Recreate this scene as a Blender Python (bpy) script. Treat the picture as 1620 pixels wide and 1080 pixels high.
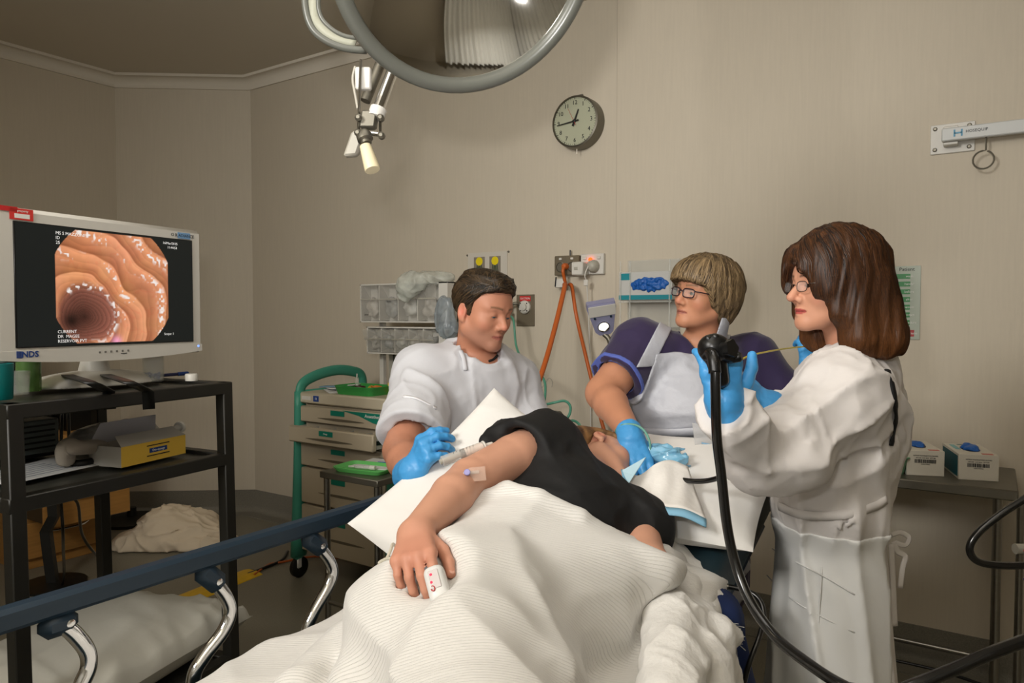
import bpy, math, random
import numpy as np
from mathutils import Vector, Matrix
random.seed(7); np.random.seed(7)
for _o in list(bpy.data.objects): bpy.data.objects.remove(_o, do_unlink=True)
SC = bpy.context.scene
COL = SC.collection
PI = math.pi

# ------------------------------------------------------------------ camera, light, exposure
CAM = np.array([0.0, 0.0, 1.42]); F = 1150.0; YAW = 33.4; PITCH = 1.99
cd = bpy.data.cameras.new('camera'); cam = bpy.data.objects.new('camera', cd); COL.objects.link(cam)
cd.sensor_width = 36.0; cd.lens = 36.0 * F / 1620.0; cd.clip_start = 0.03
cam.location = CAM; cam.rotation_euler = (math.radians(90 - PITCH), 0, math.radians(YAW))
SC.camera = cam

# ------------------------------------------------------------------ projection helpers (numbers read off the photograph)
_y = math.radians(YAW); _p = math.radians(PITCH)
RGT = np.array([math.cos(_y), math.sin(_y), 0.0]); FWH = np.array([-math.sin(_y), math.cos(_y), 0.0]); UPW = np.array([0, 0, 1.0])
def ray(px, py):
    x = (px - 810.0) / F; y = -(py - 540.0) / F
    fh = math.cos(_p) + y * math.sin(_p); up = -math.sin(_p) + y * math.cos(_p)
    return RGT * (x / fh) + FWH + UPW * (up / fh)
def C(px, py, d): return CAM + ray(px, py) * d
def D(x, y, z):
    v = RGT * x + FWH * y + UPW * z
    return v / np.linalg.norm(v)
VW = 3.355
def W(px, py, v=VW):
    r = ray(px, py); return CAM + r * (v / r[1])
def Z(px, py, z):
    r = ray(px, py); return CAM + r * ((z - CAM[2]) / r[2])
def nrm(v):
    v = np.asarray(v, float); return v / np.linalg.norm(v)

world = bpy.data.worlds.new('world'); SC.world = world; world.use_nodes = True
world.node_tree.nodes['Background'].inputs[0].default_value = (0.5, 0.5, 0.5, 1)
world.node_tree.nodes['Background'].inputs[1].default_value = 0.1

def area_light(name, loc, target, power, sx, sy, color, spread=180):
    l = bpy.data.lights.new(name, 'AREA'); l.energy = power; l.shape = 'RECTANGLE'; l.size = sx; l.size_y = sy
    l.color = color; l.spread = math.radians(spread)
    o = bpy.data.objects.new(name, l); COL.objects.link(o); o.location = loc
    d = Vector(target) - Vector(loc); o.rotation_euler = d.to_track_quat('-Z', 'Y').to_euler()
    return o
# on-camera flash tilted up and partly bounced off the ceiling, a fill lamp added behind the photographer to brighten the wall, and the room's ceiling panels
area_light('flash', tuple(CAM + np.array([-.12, -.02, .19])), tuple(W(900, 60)), 7.5, 0.09, 0.06, (1.0, 0.97, 0.94), 92)
area_light('flash_bounce', (0.0, -.35, 1.75), (-.1, -.7, 3.1), 72, 0.2, 0.2, (1.0, 0.97, 0.93), 160)
area_light('wall_fill_light', (-1.3, -1.6, 2.8), (-1.3, 3.3, 1.75), 40, 0.9, 0.9, (1.0, 0.97, 0.92), 105)
area_light('ceiling_panel_light', (-0.75, 0.95, 3.08), (-0.75, 1.1, 0), 10, 1.2, 1.2, (1.0, 0.96, 0.91))
area_light('ceiling_panel_light', (-3.2, 0.2, 3.08), (-3.2, 0.8, 0), 9, 1.2, 0.6, (1.0, 0.85, 0.62))
VS = SC.view_settings
VS.view_transform = 'Standard'; VS.look = 'None'; VS.gamma = 1.0; VS.use_curve_mapping = False
VS.exposure = -0.1

# ------------------------------------------------------------------ materials
def lin(c):
    return tuple(((x / 255.0) / 12.92 if x / 255.0 <= 0.04045 else ((x / 255.0 + 0.055) / 1.055) ** 2.4) for x in c)
MATS = {}
def mat(name, rgb, rough=0.6, metal=0.0, noise=0.0, nscale=20.0, stretch=(1, 1, 1), bump=0.0, bscale=60.0, bstretch=None, spec=0.5,
        attr=False, trans=0.0, alpha=1.0, emit=None, estr=0.0, coat=0.0, sss=0.0, ior=1.45, sheen=0.0, bdist=0.01):
    if name in MATS: return MATS[name]
    m = bpy.data.materials.new(name); m.use_nodes = True; MATS[name] = m
    nt = m.node_tree; n = nt.nodes; L = nt.links; b = n['Principled BSDF']
    c = lin(rgb) + (1,)
    b.inputs['Base Color'].default_value = c; b.inputs['Roughness'].default_value = rough; b.inputs['Metallic'].default_value = metal
    b.inputs['Specular IOR Level'].default_value = spec; b.inputs['Transmission Weight'].default_value = trans
    b.inputs['Alpha'].default_value = alpha; b.inputs['Coat Weight'].default_value = coat; b.inputs['IOR'].default_value = ior
    if sss: 
        b.inputs['Subsurface Weight'].default_value = sss; b.inputs['Subsurface Radius'].default_value = (1.0, 0.35, 0.2); b.inputs['Subsurface Scale'].default_value = 0.006
    if sheen: b.inputs['Sheen Weight'].default_value = sheen
    if emit is not None:
        b.inputs['Emission Color'].default_value = lin(emit) + (1,); b.inputs['Emission Strength'].default_value = estr
    tc = n.new('ShaderNodeTexCoord')
    src = None
    if attr:
        a = n.new('ShaderNodeAttribute'); a.attribute_name = 'Col'; src = a.outputs['Color']
        L.new(src, b.inputs['Base Color'])
    if noise:
        mp = n.new('ShaderNodeMapping'); mp.inputs['Scale'].default_value = stretch
        nz = n.new('ShaderNodeTexNoise'); nz.inputs['Scale'].default_value = nscale; nz.inputs['Detail'].default_value = 5
        L.new(tc.outputs['Object'], mp.inputs['Vector']); L.new(mp.outputs[0], nz.inputs['Vector'])
        mr = n.new('ShaderNodeMapRange'); mr.inputs['From Min'].default_value = 0.25; mr.inputs['From Max'].default_value = 0.75
        mr.inputs['To Min'].default_value = 1 - noise; mr.inputs['To Max'].default_value = 1 + noise
        L.new(nz.outputs['Fac'], mr.inputs['Value'])
        mx = n.new('ShaderNodeVectorMath'); mx.operation = 'SCALE'
        if src is not None: L.new(src, mx.inputs[0])
        else: mx.inputs[0].default_value = c[:3]
        L.new(mr.outputs[0], mx.inputs['Scale']); L.new(mx.outputs[0], b.inputs['Base Color'])
    if bump:
        mp2 = n.new('ShaderNodeMapping'); mp2.inputs['Scale'].default_value = bstretch or stretch
        nb = n.new('ShaderNodeTexNoise'); nb.inputs['Scale'].default_value = bscale; nb.inputs['Detail'].default_value = 4
        L.new(tc.outputs['Object'], mp2.inputs['Vector']); L.new(mp2.outputs[0], nb.inputs['Vector'])
        bp = n.new('ShaderNodeBump'); bp.inputs['Strength'].default_value = bump; bp.inputs['Distance'].default_value = bdist
        L.new(nb.outputs['Fac'], bp.inputs['Height']); L.new(bp.outputs[0], b.inputs['Normal'])
    return m

# ------------------------------------------------------------------ plain mesh builder
def frame_from(z, hint=(0, 0, 1)):
    z = nrm(z); h = np.asarray(hint, float)
    if abs(np.dot(z, nrm(h))) > 0.98: h = np.array([1.0, 0, 0])
    x = nrm(np.cross(h, z)); y = np.cross(z, x)
    return x, y, z
def catmull(pts, n=8):
    P = [np.asarray(p, float) for p in pts]
    if len(P) < 3: return P
    Q = [2 * P[0] - P[1]] + P + [2 * P[-1] - P[-2]]
    out = []
    for i in range(1, len(Q) - 2):
        a, b, c, d = Q[i - 1:i + 3]
        for k in range(n):
            t = k / n
            out.append(0.5 * (2 * b + (c - a) * t + (2 * a - 5 * b + 4 * c - d) * t * t + (3 * b - a - 3 * c + d) * t ** 3))
    out.append(P[-1]); return out
class MB:
    def __init__(s): s.v = []; s.f = []
    def add(s, vs, fs):
        o = len(s.v); s.v += [tuple(map(float, x)) for x in vs]; s.f += [tuple(i + o for i in f) for f in fs]; return s
    def box(s, c, size, ax=None, bev=0.0):
        c = np.asarray(c, float); hx, hy, hz = [x / 2 for x in size]
        X, Y, Zx = ax if ax is not None else ((1, 0, 0), (0, 1, 0), (0, 0, 1))
        X, Y, Zx = map(lambda a: np.asarray(a, float), (X, Y, Zx))
        b = min(bev, hx * .98, hy * .98, hz * .98)
        if b <= 0:
            vs = [c + X * hx * i + Y * hy * j + Zx * hz * k for i in (-1, 1) for j in (-1, 1) for k in (-1, 1)]
            return s.add(vs, [(0, 1, 3, 2), (4, 6, 7, 5), (0, 4, 5, 1), (2, 3, 7, 6), (0, 2, 6, 4), (1, 5, 7, 3)])
        vs = []; idx = {}
        for i in (-1, 1):
            for j in (-1, 1):
                for k in (-1, 1):
                    for a in range(3):
                        e = [hx - b, hy - b, hz - b]; e[a] = (hx, hy, hz)[a]
                        idx[(i, j, k, a)] = len(vs); vs.append(c + X * e[0] * i + Y * e[1] * j + Zx * e[2] * k)
        fs = []
        g = lambda i, j, k, a: idx[(i, j, k, a)]
        for q in (-1, 1):
            fs.append([g(q, -1, -1, 0), g(q, 1, -1, 0), g(q, 1, 1, 0), g(q, -1, 1, 0)][::q])
            fs.append([g(-1, q, -1, 1), g(1, q, -1, 1), g(1, q, 1, 1), g(-1, q, 1, 1)][::-q])
            fs.append([g(-1, -1, q, 2), g(1, -1, q, 2), g(1, 1, q, 2), g(-1, 1, q, 2)][::q])
        for p in (-1, 1):
            for q in (-1, 1):
                fs.append([g(p, q, -1, 0), g(p, q, -1, 1), g(p, q, 1, 1), g(p, q, 1, 0)][::-p * q])
                fs.append([g(p, -1, q, 0), g(p, -1, q, 2), g(p, 1, q, 2), g(p, 1, q, 0)][::p * q])
                fs.append([g(-1, p, q, 1), g(-1, p, q, 2), g(1, p, q, 2), g(1, p, q, 1)][::-p * q])
        for i in (-1, 1):
            for j in (-1, 1):
                for k in (-1, 1):
                    fs.append([g(i, j, k, 0), g(i, j, k, 1), g(i, j, k, 2)][::i * j * k])
        return s.add(vs, fs)
    def tube(s, pts, r, n=10, smooth=0, cap=True, flat=None, closed=False):
        P = catmull(pts, smooth) if smooth else [np.asarray(p, float) for p in pts]
        m = len(P); rs = [r] * m if np.isscalar(r) else list(np.interp(np.linspace(0, 1, m), np.linspace(0, 1, len(r)), r))
        T = []
        for i in range(m):
            if closed: t = P[(i + 1) % m] - P[i - 1]
            else: t = P[min(i + 1, m - 1)] - P[max(i - 1, 0)]
            T.append(nrm(t) if np.linalg.norm(t) > 1e-9 else np.array([0, 0, 1.0]))
        x, y, _ = frame_from(T[0]) if flat is None else (None, None, None)
        vs = []
        for i in range(m):
            if flat is not None:
                y = nrm(flat[0] - T[i] * np.dot(flat[0], T[i])); x = np.cross(y, T[i]); sx, sy = 1.0, flat[1]
            else:
                x = nrm(x - T[i] * np.dot(x, T[i])); y = np.cross(T[i], x); sx = sy = 1.0
            for k in range(n):
                a = 2 * PI * k / n
                vs.append(P[i] + (x * math.cos(a) * sx + y * math.sin(a) * sy) * rs[i])
        fs = []
        for i in range(m if closed else m - 1):
            j = (i + 1) % m
            for k in range(n):
                l = (k + 1) % n; fs.append((i * n + k, i * n + l, j * n + l, j * n + k))
        if cap and not closed:
            fs.append(tuple(range(n))[::-1]); fs.append(tuple((m - 1) * n + k for k in range(n)))
        return s.add(vs, fs)
    def lathe(s, o, axis, prof, n=28, hint=(0, 0, 1), arc=2 * PI):
        x, y, z = frame_from(axis, hint); o = np.asarray(o, float); vs = []; m = len(prof)
        for r, h in prof:
            for k in range(n):
                a = arc * k / n; vs.append(o + z * h + (x * math.cos(a) + y * math.sin(a)) * r)
        fs = [(i * n + k, i * n + (k + 1) % n, (i + 1) * n + (k + 1) % n, (i + 1) * n + k) for i in range(m - 1) for k in range(n)]
        return s.add(vs, fs)
    def cyl(s, a, b, r, n=20, r2=None):
        a = np.asarray(a, float); b = np.asarray(b, float); h = np.linalg.norm(b - a); r2 = r if r2 is None else r2
        e = min(0.0015, r * .2)
        return s.lathe(a, b - a, [(0, 0), (max(r - e, r * .8), 0), (r, e), (r2, h - e), (max(r2 - e, r2 * .8), h), (0, h)], n)
    def prism(s, poly, o, X, Y, N, t):
        o, X, Y, N = [np.asarray(q, float) for q in (o, X, Y, N)]; n = len(poly)
        vs = [o + X * p[0] + Y * p[1] for p in poly] + [o + X * p[0] + Y * p[1] + N * t for p in poly]
        fs = [tuple(range(n))[::-1], tuple(range(n, 2 * n))] + [(i, (i + 1) % n, (i + 1) % n + n, i + n) for i in range(n)]
        return s.add(vs, fs)
    def grid(s, fn, nu, nv):
        vs = [fn(i / (nu - 1), j / (nv - 1)) for j in range(nv) for i in range(nu)]
        return s.add(vs, [(j * nu + i, j * nu + i + 1, (j + 1) * nu + i + 1, (j + 1) * nu + i) for j in range(nv - 1) for i in range(nu - 1)])
    def ell(s, c, r, ax=None, n=16, m=10):
        X, Y, Zx = ax if ax is not None else ((1, 0, 0), (0, 1, 0), (0, 0, 1))
        X, Y, Zx = [np.asarray(a, float) for a in (X, Y, Zx)]; c = np.asarray(c, float); vs = []
        for j in range(m + 1):
            t = PI * j / m
            for k in range(n):
                a = 2 * PI * k / n
                vs.append(c + X * r[0] * math.sin(t) * math.cos(a) + Y * r[1] * math.sin(t) * math.sin(a) + Zx * r[2] * math.cos(t))
        return s.add(vs, [(j * n + k, (j + 1) * n + k, (j + 1) * n + (k + 1) % n, j * n + (k + 1) % n) for j in range(m) for k in range(n)])
    def build(s, name, m, parent=None, smooth=40, thick=0.0):
        me = bpy.data.meshes.new(name); me.from_pydata(s.v, [], s.f); me.update()
        return link(name, me, m, parent, smooth, thick)
def link(name, me, m, parent=None, smooth=40, thick=0.0):
    import bmesh
    if len(me.polygons) < 60000:
        bm = bmesh.new(); bm.from_mesh(me); bmesh.ops.remove_doubles(bm, verts=bm.verts, dist=1e-6)
        bmesh.ops.recalc_face_normals(bm, faces=bm.faces); bm.to_mesh(me); bm.free()
    me.materials.append(m)
    if smooth:
        me.polygons.foreach_set('use_smooth', [True] * len(me.polygons))
        if smooth < 180: me.set_sharp_from_angle(angle=math.radians(smooth))
    o = bpy.data.objects.new(name, me); COL.objects.link(o)
    if parent is not None: adopt(o, parent)
    if thick:
        md = o.modifiers.new('thickness', 'SOLIDIFY'); md.thickness = thick; md.offset = 0
    return o
def adopt(o, parent):
    o.parent = parent
    o.matrix_parent_inverse = Matrix.Translation(-parent.location) if parent.parent is None else Matrix.Identity(4)
def tag(o, label=None, cat=None, group=None, kind=None):
    if label: o['label'] = label
    if cat: o['category'] = cat
    if group: o['group'] = group
    if kind: o['kind'] = kind
    return o
def thing(name, label, cat, loc=(0, 0, 0), group=None):
    o = bpy.data.objects.new(name, None); COL.objects.link(o); o.location = tuple(map(float, loc)); o.empty_display_size = .05
    return tag(o, label, cat, group)
def text(s, size, o, X, Y, m, parent=None, name='lettering', align='CENTER', depth=0.0004, bold=0.0):
    cu = bpy.data.curves.new(name, 'FONT'); cu.body = s; cu.size = size; cu.align_x = align; cu.align_y = 'CENTER'; cu.extrude = depth; cu.resolution_u = 2
    cu.offset = bold
    tmp = bpy.data.objects.new('tmp', cu); COL.objects.link(tmp)
    dg = bpy.context.evaluated_depsgraph_get(); me = bpy.data.meshes.new_from_object(tmp.evaluated_get(dg))
    bpy.data.objects.remove(tmp, do_unlink=True)
    X = np.asarray(X, float); Y = np.asarray(Y, float); N = np.cross(X, Y)
    M = Matrix(((X[0], Y[0], N[0], o[0]), (X[1], Y[1], N[1], o[1]), (X[2], Y[2], N[2], o[2]), (0, 0, 0, 1)))
    me.transform(M); me.name = name
    me.materials.clear(); me.materials.append(m)
    ob = bpy.data.objects.new(name, me); COL.objects.link(ob)
    if parent is not None: adopt(ob, parent)
    return ob
# ------------------------------------------------------------------ signed-distance modelling: smooth shapes meshed with surface nets
f32 = np.float32
def smin(a, b, k):
    h = np.maximum(k - np.abs(a - b), 0) / k
    return np.minimum(a, b) - h * h * k * 0.25
def smax(a, b, k): return -smin(-a, -b, k)
def rc(p, a, b, r1, r2=None):
    r2 = r1 if r2 is None else r2
    a = np.asarray(a, f32); b = np.asarray(b, f32); ba = b - a; pa = p - a
    t = np.clip(pa @ ba / max(float(ba @ ba), 1e-9), 0, 1)
    return np.sqrt(((pa - t[:, None] * ba) ** 2).sum(1)) - (r1 + (r2 - r1) * t)
def erc(p, a, b, r1, r2, ax, s):
    """round cone squashed along ax by the factor s"""
    a = np.asarray(a, f32); ax = np.asarray(nrm(ax), f32)
    q = p + ((p - a) @ ax)[:, None] * ax * (1.0 / s - 1.0)
    b = np.asarray(b, f32); b2 = b + ((b - a) @ ax) * ax * (1.0 / s - 1.0)
    return rc(q, a, b2, r1, r2) * min(1.0, s)
def sph(p, c, r): return np.sqrt(((p - np.asarray(c, f32)) ** 2).sum(1)) - r
def ell(p, c, r, R=None):
    q = p - np.asarray(c, f32)
    if R is not None: q = q @ np.asarray(R, f32)
    r = np.asarray(r, f32); k0 = np.sqrt(((q / r) ** 2).sum(1)); k1 = np.sqrt(((q / (r * r)) ** 2).sum(1))
    return k0 * (k0 - 1.0) / np.maximum(k1, 1e-6)
def uni(ds, k):
    d = ds[0]
    for e in ds[1:]: d = smin(d, e, k)
    return d
def half(p, o, n): return (p - np.asarray(o, f32)) @ np.asarray(nrm(n), f32)     # <0 behind the plane
_perm = np.random.RandomState(3).rand(4096).astype(f32)
def vnoise(p):
    i = np.floor(p).astype(np.int64); f = (p - i).astype(f32); f = f * f * (3 - 2 * f)
    def h(a, b, c): return _perm[(a * 73856093 ^ b * 19349663 ^ c * 83492791) & 4095]
    x, y, z = i[:, 0], i[:, 1], i[:, 2]; fx, fy, fz = f[:, 0], f[:, 1], f[:, 2]
    c00 = h(x, y, z) * (1 - fx) + h(x + 1, y, z) * fx; c10 = h(x, y + 1, z) * (1 - fx) + h(x + 1, y + 1, z) * fx
    c01 = h(x, y, z + 1) * (1 - fx) + h(x + 1, y, z + 1) * fx; c11 = h(x, y + 1, z + 1) * (1 - fx) + h(x + 1, y + 1, z + 1) * fx
    return (c00 * (1 - fy) + c10 * fy) * (1 - fz) + (c01 * (1 - fy) + c11 * fy) * fz
def folds(p, along, across_scale, along_scale, seed=0.0, sharp=1.6):
    """cloth creases running along a direction: ridged stretched noise in -1..1"""
    x, y, z = frame_from(along)
    q = np.stack([p @ np.asarray(x, f32) * across_scale, p @ np.asarray(y, f32) * across_scale, p @ np.asarray(z, f32) * along_scale], 1) + f32(seed * 17.3 + 50)
    w = vnoise(q * 0.6 + 11.0); q = q + (w[:, None] - 0.5) * 1.4
    n = vnoise(q)
    return -np.clip(1.0 - np.abs(2 * n - 1.0) * sharp, 0, 1) ** 1.6
def streak(p, along, across, along_s, seed=0.0):
    x, y, z = frame_from(along)
    q = np.stack([p @ np.asarray(x, f32) * across, p @ np.asarray(y, f32) * across, p @ np.asarray(z, f32) * along_s], 1) + f32(seed * 13.7 + 40)
    return vnoise(q)
def surface(f, lo, hi, h, B=8, slack=1.6):
    lo = np.asarray(lo, float); hi = np.asarray(hi, float)
    nb = np.ceil((hi - lo) / (h * B)).astype(int); dim = nb * B
    bc = np.stack(np.meshgrid(*[np.arange(n) for n in nb], indexing='ij'), -1).reshape(-1, 3)
    ctr = (lo + (bc * B + (B - 1) / 2) * h).astype(f32)
    dc = f(ctr); keep = np.abs(dc) < h * B * 0.87 * slack
    V = np.empty((nb[0], nb[1], nb[2], B, B, B), f32)
    V[...] = np.where(dc.reshape(nb) < 0, -1, 1)[..., None, None, None]
    loc = np.stack(np.meshgrid(*[np.arange(B)] * 3, indexing='ij'), -1).reshape(-1, 3)
    kb = bc[keep]
    for s in range(0, len(kb), 600):
        c = kb[s:s + 600]
        pts = (lo + (c[:, None, :] * B + loc[None]) * h).reshape(-1, 3).astype(f32)
        V[c[:, 0], c[:, 1], c[:, 2]] = f(pts).reshape(len(c), B, B, B)
    V = V.transpose(0, 3, 1, 4, 2, 5).reshape(dim)
    V[0] = 1; V[-1] = 1; V[:, 0] = 1; V[:, -1] = 1; V[:, :, 0] = 1; V[:, :, -1] = 1
    S = V < 0
    n = dim - 1
    cnt = np.zeros(n, np.uint8)
    for i in (0, 1):
        for j in (0, 1):
            for k in (0, 1): cnt += S[i:i + n[0], j:j + n[1], k:k + n[2]]
    act = np.argwhere((cnt > 0) & (cnt < 8))
    idx = -np.ones(n, np.int32); idx[act[:, 0], act[:, 1], act[:, 2]] = np.arange(len(act))
    off = np.array([[i, j, k] for i in (0, 1) for j in (0, 1) for k in (0, 1)])
    cv = np.stack([V[act[:, 0] + o[0], act[:, 1] + o[1], act[:, 2] + o[2]] for o in off], 1)
    acc = np.zeros((len(act), 3)); m = np.zeros(len(act))
    for a in range(8):
        for b in range(a + 1, 8):
            if np.abs(off[a] - off[b]).sum() != 1: continue
            va, vb = cv[:, a], cv[:, b]; x = (va < 0) != (vb < 0)
            t = np.where(x, va / np.where(x, va - vb, 1), 0)
            acc += np.where(x[:, None], off[a] + t[:, None] * (off[b] - off[a]), 0); m += x
    verts = lo + (act + acc / m[:, None]) * h
    quads = []
    for ax in range(3):
        b, c = (ax + 1) % 3, (ax + 2) % 3
        sl0 = [slice(1, None)] * 3; sl1 = [slice(1, None)] * 3
        sl0 = [slice(0, n[i]) for i in range(3)]; sl1 = list(sl0); sl1[ax] = slice(1, n[ax] + 1)
        A, Bq = S[tuple(sl0)], S[tuple(sl1)]
        e = np.argwhere(A != Bq); e = e[(e[:, b] > 0) & (e[:, c] > 0)]
        if not len(e): continue
        ub = np.zeros(3, int); ub[b] = 1; uc = np.zeros(3, int); uc[c] = 1
        g = lambda o: idx[o[:, 0], o[:, 1], o[:, 2]]
        q = np.stack([g(e - ub - uc), g(e - uc), g(e), g(e - ub)], 1)
        flip = ~A[e[:, 0], e[:, 1], e[:, 2]]; q[flip] = q[flip][:, ::-1]
        quads.append(q)
    Q = np.concatenate(quads); Q = Q[(Q >= 0).all(1)]
    return verts, Q
def mesh_np(name, parts, m, parent=None, color=None, smooth=180):
    """parts: list of (verts, quads); one mesh object, optional colour function of the vertices"""
    vs = []; qs = []; o = 0
    for v, q in parts: vs.append(v); qs.append(q + o); o += len(v)
    v = np.concatenate(vs); q = np.concatenate(qs)
    me = bpy.data.meshes.new(name); me.vertices.add(len(v)); me.vertices.foreach_set('co', v.astype(f32).ravel())
    me.loops.add(len(q) * 4); me.loops.foreach_set('vertex_index', q.astype(np.int32).ravel())
    me.polygons.add(len(q)); me.polygons.foreach_set('loop_start', np.arange(0, len(q) * 4, 4, dtype=np.int32))
    me.update(calc_edges=True); me.validate()
    if color is not None:
        c = color(v); a = me.color_attributes.new('Col', 'FLOAT_COLOR', 'POINT')
        a.data.foreach_set('color', np.concatenate([c, np.ones((len(c), 1))], 1).astype(f32).ravel())
    me.materials.append(m); me.polygons.foreach_set('use_smooth', [True] * len(me.polygons))
    if smooth < 180: me.set_sharp_from_angle(angle=math.radians(smooth))
    ob = bpy.data.objects.new(name, me); COL.objects.link(ob)
    if parent is not None: adopt(ob, parent)
    return ob
def sdf_obj(name, f, lo, hi, h, m, parent=None, color=None): return mesh_np(name, [surface(f, lo, hi, h)], m, parent, color)
def bounds(pts, pad):
    p = np.array(pts, float); return p.min(0) - pad, p.max(0) + pad
# ------------------------------------------------------------------ materials of the room
M_wall = mat('vinyl_wallpaper', (194, 184, 166), .62, noise=.03, nscale=9, stretch=(10, 10, .5), bump=.12, bscale=26, bstretch=(12, 12, .7), bdist=.004)
M_ceil = mat('ceiling_paint', (200, 192, 176), .8)
M_corn = mat('cornice_paint', (205, 197, 182), .6)
M_floor = mat('floor_vinyl', (122, 117, 103), .42, noise=.16, nscale=160, bump=.03, bscale=200)
M_cove = mat('coved_skirting_vinyl', (118, 114, 103), .5, noise=.22, nscale=190)
M_steel = mat('stainless_steel', (150, 147, 140), .3, 1.0, noise=.06, nscale=6, stretch=(1, 1, 14))
M_steel_d = mat('brushed_steel_dull', (120, 116, 105), .45, .85, noise=.08, nscale=12)
M_chrome = mat('chrome', (225, 225, 225), .06, 1.0)
M_black = mat('black_metal', (20, 20, 18), .45, noise=.1, nscale=30)
M_cart = mat('cart_black_enamel', (33, 32, 28), .42, noise=.08, nscale=20)
M_plastic_w = mat('white_plastic', (205, 202, 194), .4)
M_plastic_g = mat('grey_plastic', (168, 164, 152), .45)
M_beige = mat('beige_plastic', (172, 160, 138), .5)
M_teal = mat('teal_plastic', (62, 140, 118), .4)
M_tealdk = mat('teal_label', (10, 118, 98), .5)
M_navy = mat('navy_plastic', (26, 46, 62), .45)
M_blackp = mat('black_plastic', (14, 14, 14), .35)
M_rubber = mat('black_rubber', (17, 17, 16), .28, coat=.3)
M_orange = mat('orange_hose', (186, 92, 36), .45)
M_glass = mat('clear_plastic', (214, 216, 210), .1, alpha=.26, spec=.7)
M_wood = mat('wood_laminate', (176, 128, 68), .45, noise=.14, nscale=5, stretch=(1.2, 1.2, 14))
M_paper = mat('paper', (200, 200, 198), .7)
M_white = mat('white_print', (225, 225, 220), .6)
M_ink = mat('dark_print', (25, 27, 30), .6)
M_blueink = mat('blue_print', (30, 62, 130), .6)
M_red = mat('red_label', (190, 40, 40), .5)
M_yellow = mat('yellow_plastic', (222, 178, 22), .5, noise=.08, nscale=20)
M_green = mat('green_plastic', (58, 148, 72), .4)
M_glove = mat('blue_nitrile', (66, 148, 208), .42, bump=.35, bscale=55, bstretch=(1, 1, 1), bdist=.004)
M_glovebox = mat('crumpled_blue_nitrile', (28, 92, 172), .45, bump=.5, bscale=60)

# ------------------------------------------------------------------ the room
ZC = 3.115
Cn = [(-5.2, -3.0), (-5.2, 2.79), (-4.45, VW), (2.2, VW), (2.2, -3.0)]
def wall(name, a, b):
    m = MB(); a = np.array([*a, 0.]); b = np.array([*b, 0.]); x = nrm(b - a); n = np.array([-x[1], x[0], 0])
    L = np.linalg.norm(b - a)
    m.prism([(-.1, -.1), (L + .1, -.1), (L + .1, ZC + .1), (-.1, ZC + .1)], a, x, (0, 0, 1), n, .1)
    o = m.build(name, M_wall, None, 0); o['kind'] = 'structure'; return o
wall('wall_left', Cn[0], Cn[1]); wall('wall_corner', Cn[1], Cn[2]); wall('wall_back', Cn[2], Cn[3]); wall('wall_right', Cn[3], Cn[4]); wall('wall_front', Cn[4], Cn[0])
m = MB(); m.box((-1.5, .2, -.05), (7.6, 6.6, .1)); o = m.build('floor', M_floor, None, 0); o['kind'] = 'structure'
m = MB(); m.box((-1.5, .2, ZC + .05), (7.6, 6.6, .1)); o = m.build('ceiling', M_ceil, None, 0); o['kind'] = 'structure'
def strip(name, idx, prof, mt):
    """a moulding with the profile prof (distance from wall, height) swept along the wall corners"""
    pts = [np.array(Cn[i]) for i in idx]; m = MB(); rows = []
    for i, p in enumerate(pts):
        dirs = []
        if i > 0: dirs.append(nrm(p - pts[i - 1]))
        if i < len(pts) - 1: dirs.append(nrm(pts[i + 1] - p))
        ns = [np.array([d[1], -d[0]]) for d in dirs]
        n = ns[0] if len(ns) == 1 else nrm(ns[0] + ns[1]) / np.dot(nrm(ns[0] + ns[1]), ns[0])
        rows.append([(p[0] + n[0] * a, p[1] + n[1] * a, z) for a, z in prof])
    k = len(prof); vs = [q for r in rows for q in r]
    fs = [(i * k + j, i * k + j + 1, (i + 1) * k + j + 1, (i + 1) * k + j) for i in range(len(rows) - 1) for j in range(k - 1)]
    m.add(vs, fs); o = m.build(name, mt, None, 50); o['kind'] = 'structure'; return o
cove = [(0, .16), (.006, .16), (.007, .05)] + [(.047 - .04 * math.cos(a), .05 - .045 * math.sin(a)) for a in np.linspace(0, PI / 2, 7)] + [(.12, .004), (.12, 0)]
strip('baseboard_back', [0, 1, 2, 3], cove, M_cove)
corn = [(0, ZC - .085), (.012, ZC - .085), (.014, ZC - .073)] + [(.014 + .05 * (1 - math.cos(a)), ZC - .073 + .055 * math.sin(a)) for a in np.linspace(0, PI / 2, 7)] + [(.078, ZC - .018), (.08, ZC)]
strip('trim_1', [0, 1, 2, 3], corn, M_corn)
# vinyl sheet seams on the walls
for k, (px) in enumerate((975,)):
    p = W(px, 300); m = MB(); m.box((p[0], VW - .0008, 1.6), (.004, .002, 2.86)); o = m.build('trim_%d' % (k + 2), mat('seam_vinyl', (186, 176, 160), .5), None, 0); o['kind'] = 'structure'

UX = np.array([1.0, 0, 0]); UY = np.array([0, 1.0, 0]); UZ = np.array([0, 0, 1.0])

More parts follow.
